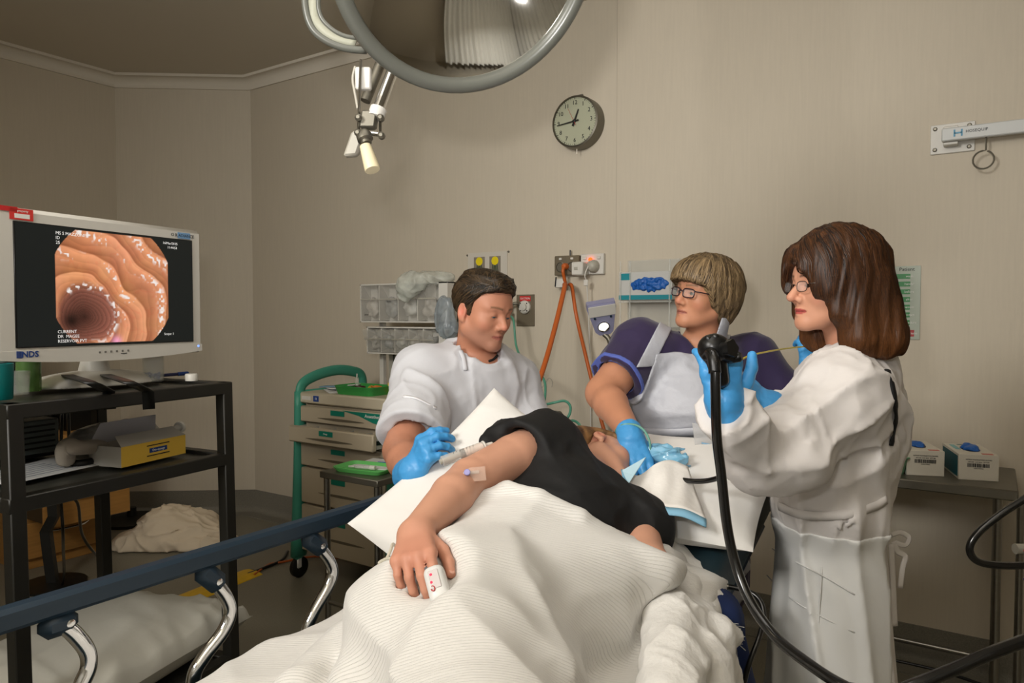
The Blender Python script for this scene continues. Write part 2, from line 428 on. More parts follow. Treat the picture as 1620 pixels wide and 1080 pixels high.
# ------------------------------------------------------------------ wall clock
c = W(920, 197); c[2] = c[2]
t = thing('wall_clock', 'round steel wall clock with pale face showing about a quarter to one', 'clock', c)
R = .128
MB().lathe((c[0], VW, c[2]), (0, -1, 0), [(R + .004, 0), (R + .004, .06), (R + .002, .075), (R - .006, .08), (R - .008, .074)], 48).build('case', M_steel_d, t)
MB().lathe((c[0], VW, c[2]), (0, -1, 0), [(R - .008, .072), (0, .072)], 48).build('face', mat('clock_face', (168, 170, 146), .5), t)
fy = VW - .0735
def clk(a, r): return np.array([c[0] + math.sin(a) * r, fy, c[2] + math.cos(a) * r])
for h in range(1, 13):
    text(str(h), .03, clk(h * PI / 6, R - .034), UX, UZ, M_ink, t, 'numeral')
m = MB()
for k in range(60):
    a = k * PI / 30; d = np.array([math.sin(a), 0, math.cos(a)]); q = np.array([math.cos(a), 0, -math.sin(a)])
    m.box(clk(a, R - .013), (.0035 if k % 5 == 0 else .0014, .001, .008 if k % 5 == 0 else .004), (q, UY, d))
m.build('minute_marks', M_ink, t, 0)
def hand(name, a, L, w, dy, mt):
    d = np.array([math.sin(a), 0, math.cos(a)]); q = np.array([math.cos(a), 0, -math.sin(a)])
    MB().prism([(-w, -.025), (w, -.025), (w * .5, L), (-w * .5, L)], (c[0], fy - dy, c[2]), q, d, (0, -1, 0), .0015).build(name, mt, t, 0)
hand('hour_hand', math.radians(22), .062, .006, .004, M_black); hand('minute_hand', math.radians(264), .1, .004, .007, M_black); hand('second_hand', math.radians(333), .075, .0008, .01, M_red)
MB().lathe((c[0], fy, c[2]), (0, -1, 0), [(.007, 0), (.007, .013), (.004, .014), (0, .014)], 16).build('hub', M_black, t)
MB().box((c[0], VW - .012, c[2] + R + .008), (.03, .004, .03), bev=.003).build('hanger', M_steel_d, t)
MB().cyl((c[0], VW - .05, c[2] - R - .032), (c[0], VW - .05, c[2] - R), .0022, 8).build('setting_stem', M_chrome, t)

# ------------------------------------------------------------------ hanging rail bracket, top right
c = W(1505, 219)
t = thing('wall_rail_bracket', 'white wall plate with a swing arm rail and a loose wire hook', 'bracket', c)
MB().box((c[0] + .004, VW - .004, c[2]), (.15, .008, .115), bev=.002).build('wall_plate', M_plastic_w, t)
for sx in (-.055, .06):
    for sz in (-.04, .042):
        MB().lathe((c[0] + sx, VW - .008, c[2] + sz), (0, -1, 0), [(.008, 0), (.008, .002), (.005, .005), (0, .005)], 12).build('screw', M_steel_d, t)
MB().box((c[0], VW - .03, c[2] - .028), (.05, .045, .012), bev=.003).build('pivot_lug', M_plastic_w, t)
MB().box((c[0], VW - .03, c[2] + .032), (.05, .045, .012), bev=.003).build('pivot_lug', M_plastic_w, t)
rail = MB().box((c[0] + .72, VW - .055, c[2] + .003), (1.5, .032, .05), bev=.004).build('rail_arm', mat('rail_white_enamel', (196, 198, 196), .4), t)
p = np.array([c[0] + .025, VW - .0722, c[2] + .004])
for q in (MB().box(p + (-.012, 0, 0), (.006, .001, .026)), MB().box(p + (.012, 0, 0), (.006, .001, .026)), MB().box(p, (.024, .001, .006))):
    q.build('emblem', mat('emblem_blue', (90, 150, 180), .5), rail, 0)
text('HOSEQUIP', .015, p + (.06, 0, .002), UX, UZ, M_ink, rail)
hk = [np.array([c[0] + .115, VW - .055, c[2] - .022 - .0])] + [np.array([c[0] + .115, VW - .055, c[2] - .07])]
for a in np.linspace(1.2, 7.0, 18): hk.append(np.array([c[0] + .108 + .034 * math.cos(a + .5), VW - .055, c[2] - .105 + .034 * math.sin(a + .5)]))
MB().tube(hk, .0032, 8).build('wire_hook', M_steel_d, t)

# ------------------------------------------------------------------ wall services
# flower picture
a = W(741, 402); b = W(803, 397); q = np.array([(a[0] + b[0]) / 2, VW - .004, a[2]]); w = b[0] - a[0]
t = thing('flower_picture', 'white card with two yellow flower pictures on the wall behind the seated man', 'picture', q)
MB().box((q[0], VW - .0025, q[2] - .13), (w, .005, .27)).build('card', mat('card_white', (196, 190, 178), .5), t)
for k in (-1, 1):
    o = np.array([q[0] + k * w * .2, VW - .0055, q[2] - .075])
    MB().box(o, (w * .28, .001, .11)).build('print_background', mat('print_grey', (128, 120, 108), .6), t)
    MB().lathe(o + (0, -.0006, .03), (0, -1, 0), [(.024, 0), (.024, .0006), (0, .0008)], 14).build('flower_print', mat('flower_yellow', (222, 200, 20), .5), t)
    for j in range(5):
        MB().box(o + ((j - 2) * .009, -.0007, -.015 - (j % 2) * .008), (.006, .001, .05), (nrm((1, 0, .1 * (j - 2))), UY, nrm((-.1 * (j - 2), 0, 1)))).build('leaf_print', mat('print_green', (52, 66, 40), .6), t)
for px, py in ((740, 404), (805, 398)):
    o = W(px, py); MB().lathe((o[0], VW, o[2]), (0, -1, 0), [(.006, 0), (.006, .004), (0, .005)], 10).build('mounting_screw', M_steel_d, t)
# suction outlet plate
a = W(818, 466); b = W(846, 516); q = np.array([(a[0] + b[0]) / 2, VW, (a[2] + b[2]) / 2])
t = thing('suction_outlet_plate', 'steel gas outlet plate with white round socket and red label', 'outlet', q)
MB().box(q + (0, -.003, 0), (abs(b[0] - a[0]), .006, abs(a[2] - b[2])), bev=.001).build('plate', mat('outlet_plate_steel', (122, 112, 94), .5, .5), t)
MB().box(q + (0, -.0068, .064), (.07, .001, .028)).build('label_strip', M_red, t)
text('SUCTION', .0145, q + (0, -.0076, .064), UX, UZ, M_white, t)
MB().lathe(q + (.0, -.006, .018), (0, -1, 0), [(.036, 0), (.036, .012), (.03, .018), (.022, .018), (.02, .03), (.01, .032), (0, .032)], 24).build('socket', M_plastic_w, t)
for k in range(4):
    an = PI / 4 + k * PI / 2; MB().lathe(q + (.028 * math.cos(an), -.0205, .018 + .028 * math.sin(an)), (0, -1, 0), [(.004, 0), (.004, .004), (0, .004)], 8).build('socket_pin', M_blackp, t)
# flowmeter left of it
q2 = W(811, 474); q2[1] = VW - .05
tf = thing('flowmeter', 'clear flowmeter tube plugged beside the steel outlet plate', 'flowmeter', q2)
MB().cyl(q2 + (0, 0, -.02), q2 + (0, 0, .085), .011, 16).build('tube', M_glass, tf)
MB().cyl(q2 + (0, 0, -.062), q2 + (0, 0, -.02), .015, 16).build('body', M_plastic_w, tf)
MB().tube([q2 + (0, 0, -.035), q2 + (.05, .012, -.02), (q[0] - .03, VW - .02, q[2] + .018)], .008, 10, 5).build('connector', M_steel_d, tf)
MB().box(q2 + (.004, -.01, -.075), (.04, .03, .026), bev=.004).build('outlet_nozzle', M_plastic_w, tf)

# gas outlet plate with orange hoses
a = W(883, 406); b = W(921, 435); q = np.array([(a[0] + b[0]) / 2, VW, (a[2] + b[2]) / 2]); w = b[0] - a[0]; h = a[2] - b[2]
t = thing('power_outlet_plate', 'steel double socket outlet plate with orange cable plugged in', 'outlet', q)
MB().box(q + (0, -.02, 0), (w, .04, h), bev=.003).build('housing', mat('socket_steel', (128, 118, 100), .4, .6), t)
for k in (-1, 1):
    MB().lathe(q + (k * .034, -.04, -.008), (0, -1, 0), [(.027, 0), (.027, .003), (.023, .004), (.022, .001), (0, .001)], 20).build('socket', M_steel_d, t)
    MB().box(q + (k * .034, -.043, .034), (.016, .007, .012), bev=.002).build('switch', M_plastic_w, t)
plug = MB().lathe(q + (0, -.04, -.006), (0, -1, 0), [(.017, 0), (.017, .02), (.012, .03), (0, .032)], 16).build('plug', M_orange, t)
MB().tube([q + (0, -.06, -.004), q + (0, -.075, -.03), q + (0, -.06, -.07), q + (0, -.05, -.09)], .009, 10, 5).build('plug_cord', M_orange, t)
MB().cyl(q + (.012, -.02, h / 2), q + (.012, -.02, h / 2 + .03), .004, 8).build('pin', M_blackp, t)
HOSE0 = q + (-.004, -.05, -.1)
tg = MB().box(q + (-.028, -.055, -.092), (.06, .012, .045), bev=.003).build('cable_tag', M_plastic_w); tag(tg, 'white cable tag where the two orange cables leave the wall socket', 'tag')
o = MB().box(q + (-.05, -.064, -.085), (.006, .004, .05), (nrm((1, 0, -.1)), UY, nrm((.1, 0, 1)))).build('marker_stripe', M_ink, tg)
# white power point with red light and plug packs
a = W(921, 404); b = W(957, 432); q = np.array([(a[0] + b[0]) / 2 + .004, VW, (a[2] + b[2]) / 2 + .0]); w = b[0] - a[0]
t = thing('power_point', 'white double power point with glowing red indicator', 'outlet', q)
MB().box(q + (0, -.012, 0), (w, .024, .105), bev=.003).build('housing', M_plastic_w, t)
for k in (-1, 1): MB().box(q + (k * .04, -.027, .03), (.018, .008, .014), bev=.002).build('switch', M_plastic_w, t)
MB().ell(q + (-.004, -.034, .022), (.011, .011, .011)).build('indicator', mat('red_neon', (255, 60, 20), .4, emit=(255, 70, 20), estr=4.0), t)
q3 = q + (.012, -.045, -.012)
t3 = thing('round_plug', 'round grey plug with thin white lead under the red indicator', 'plug', q3)
MB().lathe(q3, (0, -1, 0), [(.032, -.02), (.032, .0), (.024, .018), (.01, .026), (0, .026)], 20).build('body', M_plastic_g, t3)
MB().tube([q3 + (-.01, -.024, 0), q3 + (-.02, -.04, -.05), q3 + (-.018, -.02, -.12), q3 + (-.02, .02, -.5), q3 + (-.015, .03, -1.2), q3 + (0, .035, -1.9)], .0032, 8, 6).build('lead', M_plastic_w, t3)
MB().box(q3 + (-.02, -.03, -.085), (.024, .006, .03), bev=.002).build('lead_tag', M_plastic_w, t3)
q4 = q + (-.05, -.06, -.025)
t4 = thing('plug_pack', 'square white plug pack left of the red indicator', 'plug', q4)
MB().box(q4, (.066, .07, .068), bev=.006).build('body', M_plastic_w, t4)
MB().box(q4 + (-.005, -.036, 0), (.02, .002, .016), bev=.001).build('rating_plate', M_plastic_g, t4)

# orange cables
def cable(name, label, cat, pts, r, mt, smooth=8, group=None, n=10, parent=None):
    o = MB().tube(pts, r, n, smooth).build(name, mt, parent, 180); tag(o, label, cat, group); return o
cable('orange_cable', 'orange cable slanting down left from the wall socket to the suction canister', 'cable', [HOSE0, C(893, 455, 3.62), C(880, 510, 3.5), C(862, 575, 3.35), C(840, 638, 3.2)], .0125, M_orange)
cable('orange_cable', 'orange cable hanging down right from the wall socket behind the purple tunic', 'cable', [HOSE0 + (.03, 0, 0), C(905, 455, 3.7), C(912, 500, 3.64), C(926, 560, 3.64), C(938, 610, 3.62), C(950, 660, 3.6), C(962, 700, 3.56), C(985, 770, 3.45), C(1000, 850, 3.35)], .0095, M_orange)
cable('green_oxygen_tube', 'thin green oxygen tube looping down from the flowmeter', 'tube', [q2 + (0, -.01, -.09), C(812, 505, 3.8), C(817, 548, 3.75), C(833, 580, 3.6), C(852, 590, 3.5), C(862, 605, 3.45), C(862, 630, 3.4), C(858, 640, 3.35), C(875, 637, 3.3), C(893, 634, 3.3), C(902, 642, 3.3), C(901, 655, 3.3), C(894, 665, 3.3), C(888, 672, 3.3), C(905, 665, 3.3), C(917, 672, 3.3), C(922, 690, 3.25), C(924, 730, 3.2)], .006, mat('oxygen_tube_green', (96, 172, 146), .3, trans=.3))
cable('thin_clear_tube', 'thin clear tube curled on the wall behind the seated man', 'tube', [C(862, 593, 3.6), C(845, 592, 3.6), C(833, 603, 3.6), C(832, 615, 3.6), C(841, 617, 3.6), C(858, 612, 3.6), C(868, 598, 3.6), C(874, 604, 3.6), C(873, 612, 3.6)], .002, M_plastic_g, n=6)

# suction canister on its bracket behind the patient
q = C(856, 672, 3.15)
t = thing('suction_canister', 'clear suction canister with green lid below the orange cable', 'canister', q + (0, 0, -.25))
MB().lathe(q + (0, 0, -.25), UZ, [(0, 0), (.05, 0), (.055, .01), (.062, .25), (.058, .25), (.052, .012), (0, .012)], 28).build('jar', M_glass, t)
MB().lathe(q, UZ, [(.058, -.03), (.068, -.03), (.072, .0), (.068, .016), (.055, .02), (.05, .012), (0, .014)], 28).build('lid', mat('lid_green', (14, 110, 52), .35), t)
MB().tube([q + (-.02, 0, .015), q + (-.05, 0, .05), q + (-.085, 0, .06)], .01, 10, 5).build('spout', M_plastic_w, t)
MB().cyl(q + (.0, .0, -.24), q + (.0, .0, -.16), .048, 24).build('contents', mat('canister_fluid', (60, 80, 110), .2, trans=.4), t)
q = C(885, 690, 3.2)
t = thing('canister_pole', 'dark pole clamp standing beside the green canister lid', 'pole', (q[0], q[1], 0))
MB().cyl((q[0], q[1], .04), q + (0, 0, .1), .018, 14).build('pole', M_black, t)
MB().box(q + (-.04, 0, .04), (.09, .05, .14), bev=.008).build('clamp', M_steel_d, t)
MB().lathe((q[0], q[1], 0), UZ, [(.09, 0), (.09, .02), (.03, .045), (.018, .05)], 20).build('base', M_black, t)
MB().tube([q + (-.04, 0, -.2), q + (-.06, -.02, -.22), q + (-.09, -.03, -.25)], .008, 8, 4).build('canister_ring', M_black, t)

# examination lamp head
q = C(953, 503, 3.15)
t = thing('examination_lamp', 'grey blue wedge shaped examination lamp with bright lens beside the wall', 'lamp', C(965, 930, 3.2))
X = D(1, 0, .16); Yd = nrm(D(.16, -.85, -.5) - X * np.dot(D(.16, -.85, -.5), X)); Zd = np.cross(X, -Yd)
def head_pt(u, v, w): return q + X * u + Zd * v - (-Yd) * w
shell = [(-.062, .075), (.06, .075), (.062, .05), (.045, -.07), (.03, -.085), (-.02, -.085), (-.035, -.07), (-.064, .05)]
mb = MB(); mb.prism(shell, q - Yd * .03, X, Zd, Yd, .03); mb.prism([(a * .93, b * .95) for a, b in shell], q, X, Zd, Yd, .012)
mb.build('head_shell', mat('lamp_lilac_grey', (140, 140, 168), .4), t, 30)
MB().prism([(-.06, .07), (.058, .07), (.057, .02), (-.058, .02)], q + Yd * .012, X, Zd, Yd, .004).build('head_cover', M_plastic_w, t, 30)
MB().lathe(q + Zd * -.035 + Yd * .010, Yd, [(.026, 0), (.026, .007), (.022, .008), (.02, .005)], 24).build('lens_ring', M_chrome, t)
MB().lathe(q + Zd * -.035 + Yd * .0105, Yd, [(.021, 0), (.021, .004), (0, .006)], 24).build('lens', mat('lit_lens', (255, 252, 235), .3, emit=(255, 250, 235), estr=2.2), t)
for k in (-1, 1): MB().lathe(q + X * .035 * k + Yd * .014 + Zd * .012, Yd, [(.005, 0), (.005, .003), (0, .004)], 10).build('button', M_navy, t)
MB().tube([q + Zd * -.08, C(966, 545, 3.18), C(975, 620, 3.2), C(968, 800, 3.2), (C(965, 930, 3.2))], .011, 10, 6).build('gooseneck', M_steel_d, t)
b0 = C(965, 930, 3.2)
MB().lathe((b0[0], b0[1], 0), UZ, [(.11, 0), (.11, .02), (.03, .04), (.014, .05), (.014, b0[2] + .02), (0, b0[2] + .02)], 20).build('base', M_steel_d, t)

# glove box in a wire holder beside the nurse's head
a = W(996, 433); b = W(1062, 474); q = np.array([(a[0] + b[0]) / 2 + .02, VW - .06, (a[2] + b[2]) / 2])
t = thing('wall_glove_box', 'white and teal glove box with blue gloves on the wall behind the purple tunic', 'box', q)
MB().box(q, (.27, .1, .135), bev=.002).build('carton', mat('carton_white', (188, 188, 184), .6), t)
MB().box(q + (0, -.0505, -.055), (.27, .002, .022)).build('teal_band', mat('carton_teal', (0, 128, 140), .5), t)
MB().box(q + (-.1, -.0505, .045), (.05, .002, .032)).build('teal_panel', mat('carton_teal', (0, 128, 140), .5), t)
f = lambda p: ell(p, q + (.02, -.048, .005), (.1, .016, .033)) + (vnoise(p * 75) - .5) * .02
sdf_obj('blue_gloves', f, q + (-.1, -.08, -.05), q + (.14, -.02, .06), .004, M_glovebox, t)
th = thing('wire_rack', 'clear plastic rack holding the glove box on the wall', 'rack', q + (0, 0, -.25))
for x0 in (-.125, -.075, .125): MB().box(q + (x0, -.056, -.04), (.008, .004, .32), bev=.001).build('upright', M_glass, th)
MB().box(q + (0, -.0, -.2), (.27, .112, .006), bev=.001).build('shelf', M_glass, th)
MB().box(q + (0, -.056, -.075), (.27, .004, .01), bev=.001).build('front_lip', M_glass, th)
MB().box(q + (0, .052, -.05), (.27, .006, .36), bev=.001).build('back_panel', M_glass, th)

# green hygiene poster
a = W(1396, 422); b = W(1455, 537); w = b[0] - a[0]; q = np.array([(a[0] + b[0]) / 2, VW - .003, (a[2] + b[2]) / 2]); h = a[2] - b[2]
t = thing('green_banded_poster', 'laminated poster with green bands and one red band on the wall', 'poster', q)
MB().box(q, (w, .002, h), bev=.0005).build('sheet', mat('laminate_white', (176, 184, 172), .12), t)
words = ['wash', 'hands?', 'before', 'after', 'patient', 'contact', 'procedure']
for k in range(7):
    z = q[2] + h * (.36 - .105 * k)
    MB().box((q[0] - .02, q[1] - .0016, z), (w * .76, .0012, h * .068)).build('green_band', mat('band_green', (28, 122, 56), .4), t)
    text(words[k], .013, (q[0] + .03, q[1] - .0024, z), UX, UZ, M_white, t)
MB().box((q[0] - .01, q[1] - .0016, q[2] - h * .415), (w * .86, .0012, h * .09)).build('red_band', mat('band_red', (160, 44, 46), .4), t)
text('hygiene', .014, (q[0] + .04, q[1] - .0024, q[2] - h * .415), UX, UZ, M_white, t)
text('Patient', .02, (q[0] + .02, q[1] - .0018, q[2] + h * .455), UX, UZ, M_ink, t)
# ------------------------------------------------------------------ surgical lamp overhead
q = C(717, -94, 1.5); n = D(.40, -.80, -.66); X, Y, n = frame_from(n)
t = thing('surgical_lamp', 'large mirrored surgical lamp dish hanging overhead with a cream handle', 'lamp', q)
R = .252
mb = MB(); mb.lathe(q, n, [(R * a, -.008 + .108 * a * a) for a in np.linspace(0.0, 1, 22)], 72)
M_mirror = mat('mirror_reflector', (200, 198, 192), .035, 1.0)
mb.build('reflector', M_mirror, t, 180)
MB().lathe(q, n, [((R + .006) * math.sin(a), .112 - .15 * math.cos(a) - .02) for a in np.linspace(PI / 2, 0.0, 16)], 64).build('dish_shell', M_plastic_g, t, 180)
ring = [q + n * .1 + (X * math.cos(a) + Y * math.sin(a)) * (R + .006) for a in np.linspace(0, 2 * PI, 73)[:-1]]
MB().tube(ring, .0165, 14, closed=True).build('rim', mat('rim_grey_rubber', (92, 93, 86), .3), t, 180)
# centre post of the dish and yoke, loop handle on the left
MB().cyl(q + n * -.03, q + n * .05, .03, 20).build('bulb_housing', M_plastic_w, t)
U0 = lambda px, py, d=1.72: C(px, py, d)
for nm, pts, r in (('loop_handle', [(498, -70), (484, -20), (484, 15), (494, 45), (515, 64), (545, 76), (580, 80)], .0085), ('loop_handle', [(512, -70), (504, -10), (506, 22), (520, 42), (545, 57), (580, 62)], .0055)):
    MB().tube([U0(*p) for p in pts], r, 10, 6).build(nm, mat('rim_grey_rubber', (92, 93, 86), .3), t, 180)
def ribbon(a, b, off): return [p for pr in zip(a, b) for p in pr]
mb = MB(); A = catmull([U0(*p) for p in [(491, -70), (486, 15), (496, 44), (520, 65), (560, 76)]], 5); Bp = catmull([U0(*p) for p in [(512, -70), (505, 18), (514, 36), (536, 52), (566, 60)]], 5)
mb.add(A + Bp, [(i, i + 1, i + 1 + len(A), i + len(A)) for i in range(len(A) - 1)]); mb.build('handle_web', mat('web_grey', (150, 150, 134), .5), t, 180, .004)
# arm behind the dish
MB().tube([C(640, 60, 1.72), C(596, 180, 1.66)], .0135, 14).build('arm_tube', M_chrome, t)
MB().tube([C(622, 50, 1.78), C(578, 160, 1.74)], .0125, 14).build('arm_tube', M_steel_d, t)
MB().tube([C(599, 172, 1.662), C(594, 186, 1.657)], .019, 16).build('collar', M_plastic_w, t)
br = MB().tube([C(571, 95, 1.67), C(569, 150, 1.66), C(567, 208, 1.65)], .0065, 8, flat=(D(1, 0, 0), .5)).build('bracket_plate', M_steel, t)
MB().tube([C(601, 160, 1.68), C(602, 185, 1.67), C(602, 212, 1.66)], .0065, 8, flat=(D(1, 0, 0), .5)).build('bracket_plate', M_steel, t)
MB().box(C(575, 125, 1.68), (.035, .02, .05), (D(1, 0, 0), D(0, 1, 0), D(0, 0, 1)), .003).build('hinge_cover', M_plastic_w, t)
MB().tube([C(565, 209, 1.65), C(604, 213, 1.655)], .005, 8).build('cross_pin', M_chrome, t)
for px, py in ((567, 186), (602, 186), (566, 210), (603, 214)):
    a = C(px, py, 1.64); MB().lathe(a, -FWH, [(.008, -.01), (.008, .004), (.004, .008), (0, .008)], 10).build('pivot_bolt', M_steel_d, t)
MB().box(C(584, 190, 1.66), (.036, .03, .04), (D(1, 0, 0), D(0, 1, 0), D(.15, 0, 1)), .004).build('knuckle', M_steel_d, t)
MB().tube([C(566, 172, 1.66), C(562, 150, 1.68), C(558, 125, 1.7), C(562, 105, 1.7)], .003, 8, 5).build('lamp_lead', M_plastic_g, t)
ax = nrm(C(591, 273, 1.62) - C(578, 230, 1.64))
MB().lathe(C(576, 214, 1.65), ax, [(0, -.01), (.012, -.01), (.018, 0), (.018, .012), (.012, .016), (.012, .022), (0, .022)], 14).build('handle_mount', M_steel_d, t)
MB().lathe(C(578, 231, 1.645), ax, [(0, 0), (.013, 0), (.0135, .004), (.0175, .058), (.0165, .063), (0, .064)], 14).build('sterile_handle', mat('cream_plastic', (214, 202, 168), .45), t)
MB().box(C(562, 228, 1.72), (.032, .03, .062), (D(1, 0, .1), D(0, 1, 0), D(.35, 0, 1)), .005).build('counterweight', M_plastic_g, t)
# suspension: stem to the ceiling, out of frame
MB().tube([C(640, 60, 1.72), q + np.array([-.1, .12, .2]), q + np.array([-.1, .12, .4])], .02, 12, 4).build('suspension_arm', M_plastic_w, t)
MB().cyl(q + np.array([-.1, .12, .38]), (q[0] - .1, q[1] + .12, ZC), .03, 16).build('ceiling_stem', M_plastic_w, t)

# ------------------------------------------------------------------ equipment cart with the monitor
ctop = 1.2; cmid = .962
RF = Z(354, 604, ctop); LF = Z(17, 638, ctop); RF[2] = LF[2] = 0
cx = nrm(RF - LF); cy = nrm(np.array([-cx[1], cx[0], 0])); cl = np.linalg.norm(RF - LF); cdp = .66
if np.dot(cy, FWH) < 0 and cy[0] > 0: cy = -cy
if cy[0] > 0: cy = -cy
CA = (cx, cy, UZ)
def K(a, b, z): return LF + cx * a + cy * b + UZ * z
t = thing('equipment_cart', 'black steel tube cart with three shelves carrying the large monitor', 'cart', K(cl / 2, cdp / 2, 0))
for a, b in ((0, 0), (cl, 0), (0, cdp), (cl, cdp)):
    mb = MB(); sk = cx * (.02 if a else .012)
    p1 = K(a, b, .02) + sk; p2 = K(a, b, ctop)
    zz = nrm(p2 - p1); mb.box((p1 + p2) / 2, (.04, .04, np.linalg.norm(p2 - p1)), (cx, np.cross(zz, cx), zz), .003)
    mb.build('leg', M_cart, t)
for z, nm in ((ctop, 'top_rail'), (cmid, 'shelf_rail'), (.27, 'bottom_rail')):
    for b in (0, cdp): MB().box(K(cl / 2, b, z - .02), (cl + .04, .04, .04), CA, .003).build(nm, M_cart, t)
    for a in (0, cl): MB().box(K(a, cdp / 2, z - .02), (.04, cdp - .03, .04), CA, .003).build(nm, M_cart, t)
    MB().box(K(cl / 2, cdp / 2, z - .018), (cl - .02, cdp - .02, .012), CA, .002).build('shelf', mat('cart_shelf_grey', (58, 58, 52), .35, noise=.1, nscale=12), t)
def KP(px, py, z): return Z(px, py, z)

# monitor
R_ = C(321, 461, 2.53); L_ = C(-8, 450, 1.925); R_[2] = L_[2] = 1.505
mx = nrm(R_ - L_); mn = np.array([mx[1], -mx[0], 0])
if np.dot(mn, FWH) > 0: mn = -mn
mw = np.linalg.norm(R_ - L_); mh = .42; mc = (R_ + L_) / 2
def MP(px, py, off=0.0):
    r = ray(px, py); return CAM + r * (np.dot(mc + mn * off - CAM, mn) / np.dot(r, mn))
MA = (mx, -mn, UZ)
t = thing('medical_monitor', 'large white framed flat monitor showing an orange bowel picture', 'monitor', (mc[0], mc[1], ctop))
MB().box(mc - mn * .03, (mw, .056, mh), MA, .012).build('casing', M_plastic_w, t)
MB().box(mc - mn * .075, (mw * .6, .06, mh * .6), MA, .02).build('rear_cover', M_plastic_w, t)
chin = []
for k in np.linspace(-1, 1, 15): chin.append((k * mw * .49, -mh / 2 + .006 - .016 * (1 - k * k)))
MB().prism(chin + [(mw * .49, -mh / 2 + .03), (-mw * .49, -mh / 2 + .03)], mc - mn * .045, mx, UZ, mn, .0448).build('lower_bezel', M_plastic_w, t)
s00 = MP(22, 350.5, -.001); s11 = MP(304.5, 539, -.001)
sx0 = np.dot(s00 - mc, mx); sx1 = np.dot(s11 - mc, mx); sz1 = np.dot(MP(22, 350.5) - mc, UZ); sz0 = np.dot(MP(22, 549) - mc, UZ)
sw = sx1 - sx0; sh = sz1 - sz0; so = mc + mx * (sx0 + sx1) / 2 + UZ * (sz0 + sz1) / 2
MB().box(so + mn * -.002, (sw + .006, .008, sh + .006), MA, .001).build('screen_surround', M_blackp, t)
# the displayed picture: vertex-coloured panel, endoscope view of a folded bowel
NU, NV = 300, 200
uu, vv = np.meshgrid(np.linspace(0, 1, NU), np.linspace(0, 1, NV)); asp = sw / sh
ix = (uu - .158) / .70; iy = vv              # picture area in 0..1
cxp = (ix - .5) * 1.19; cyp = (iy - .5)
X1 = cxp; Y1 = cyp
pp = np.stack([X1.ravel() * 3, Y1.ravel() * 3, 0 * X1.ravel()], 1).astype(f32)
n1 = vnoise(pp + 5).reshape(X1.shape) - .5; n2 = vnoise(pp * 3 + 9).reshape(X1.shape) - .5; n3 = vnoise(pp * 9 + 3).reshape(X1.shape) - .5
lx, ly = -.30, -.26
dx, dy = X1 - lx, Y1 - ly
n0 = vnoise(pp * .7 + 31).reshape(X1.shape) - .5
rr = np.sqrt((dx * (1.0 - .25 * (dx > 0))) ** 2 + (dy * (1.05 - .2 * (dy > 0))) ** 2) * (1 + .30 * n0) + .015 * n2
th = np.arctan2(dy, dx)
ph = np.log(rr + .10) * 3.3 + .9 * n1 + .5 * np.sin(th * 2.2 + .6) + .06 * n2 + 6.0
saw = ph - np.floor(ph); saw2 = (ph * 2.7 + n1 * 1.6) % 1.0
fold = np.clip(saw / .94, 0, 1) ** .8 * np.clip((1 - saw) / .06, 0, 1); fold2 = saw2 ** .8 * np.clip((1 - saw2) / .12, 0, 1)
tube = 1 / (1 + np.exp((rr - .235) / .012))                 # the darker bowel lumen at the lower left
lit = (.42 + .46 * fold + .16 * fold2) * (1 + .12 * n3)
base_ = np.stack([.60 + .12 * fold, .205 + .10 * fold + .03 * n2, .085 + .065 * fold - .03 * n1], -1) * (lit * 1.38)[..., None]
fine = (np.log(rr + .05) * 7 + n1 * 2) % 1.0
tub_ = np.stack([.30 + 0 * rr, .105 + 0 * rr, .070 + 0 * rr], -1) * ((.22 + .95 * np.clip(rr / .24, 0, 1)) * (.6 + .5 * fine ** .7) * (.75 + .5 * np.clip((dx + .1) * 3, 0, 1)))[..., None]
img = base_ * (1 - tube[..., None]) + tub_ * tube[..., None]
hole = np.exp(-((dx + .12) ** 2 + (dy + .03) ** 2) / .006); img *= (1 - .85 * hole)[..., None]
edge_f = np.clip(1.15 - np.clip(np.sqrt(X1 ** 2 + Y1 ** 2) - .3, 0, 1) * 1.0, 0, 1); img *= edge_f[..., None]
vein = np.clip(1 - np.abs(n2 + .4 * n3) * 22, 0, 1) * .12; img[..., 1] *= 1 - vein; img[..., 2] *= 1 - vein
pink = np.exp(-((X1 - .0) ** 2 + (Y1 + .48) ** 2) / .002); img += pink[..., None] * np.array([.35, .15, .45])
spk = vnoise(np.stack([X1.ravel() * 46, Y1.ravel() * 46, 0 * X1.ravel() + 2], 1).astype(f32)).reshape(X1.shape)
crest = np.exp(-((saw - .72) / .16) ** 2) * (vnoise(pp * 1.5 + 21).reshape(X1.shape) > .38) * (1 - tube)
crest = np.maximum(crest, np.exp(-((rr - .225) / .018) ** 2) * (dx + dy > .06))
spec = np.clip((spk - .60) * 8, 0, 1) * crest
img = img * (1 - spec[..., None]) + spec[..., None] * np.array([1.0, .93, .88])
inside = (np.abs(cxp) < .55) & (np.abs(cyp) < .485) & (cxp ** 2 + (cyp * 1.0) ** 2 < .61 ** 2) & ((np.abs(cxp) + np.abs(cyp) * 1.0) < .89)
img = np.where(inside[..., None], np.clip(img, 0, 1), np.array([.010, .012, .011]))
mb = MB(); vs = [so + mx * ((i / (NU - 1) - .5) * sw) + UZ * ((j / (NV - 1) - .5) * sh) + mn * .0026 for j in range(NV) for i in range(NU)]
fq = np.array([[j * NU + i, j * NU + i + 1, (j + 1) * NU + i + 1, (j + 1) * NU + i] for j in range(NV - 1) for i in range(NU - 1)])
flat = img.reshape(-1, 3)
M_scr = bpy.data.materials.new('screen_picture'); M_scr.use_nodes = True; nt = M_scr.node_tree
bs = nt.nodes['Principled BSDF']; at_ = nt.nodes.new('ShaderNodeAttribute'); at_.attribute_name = 'Col'
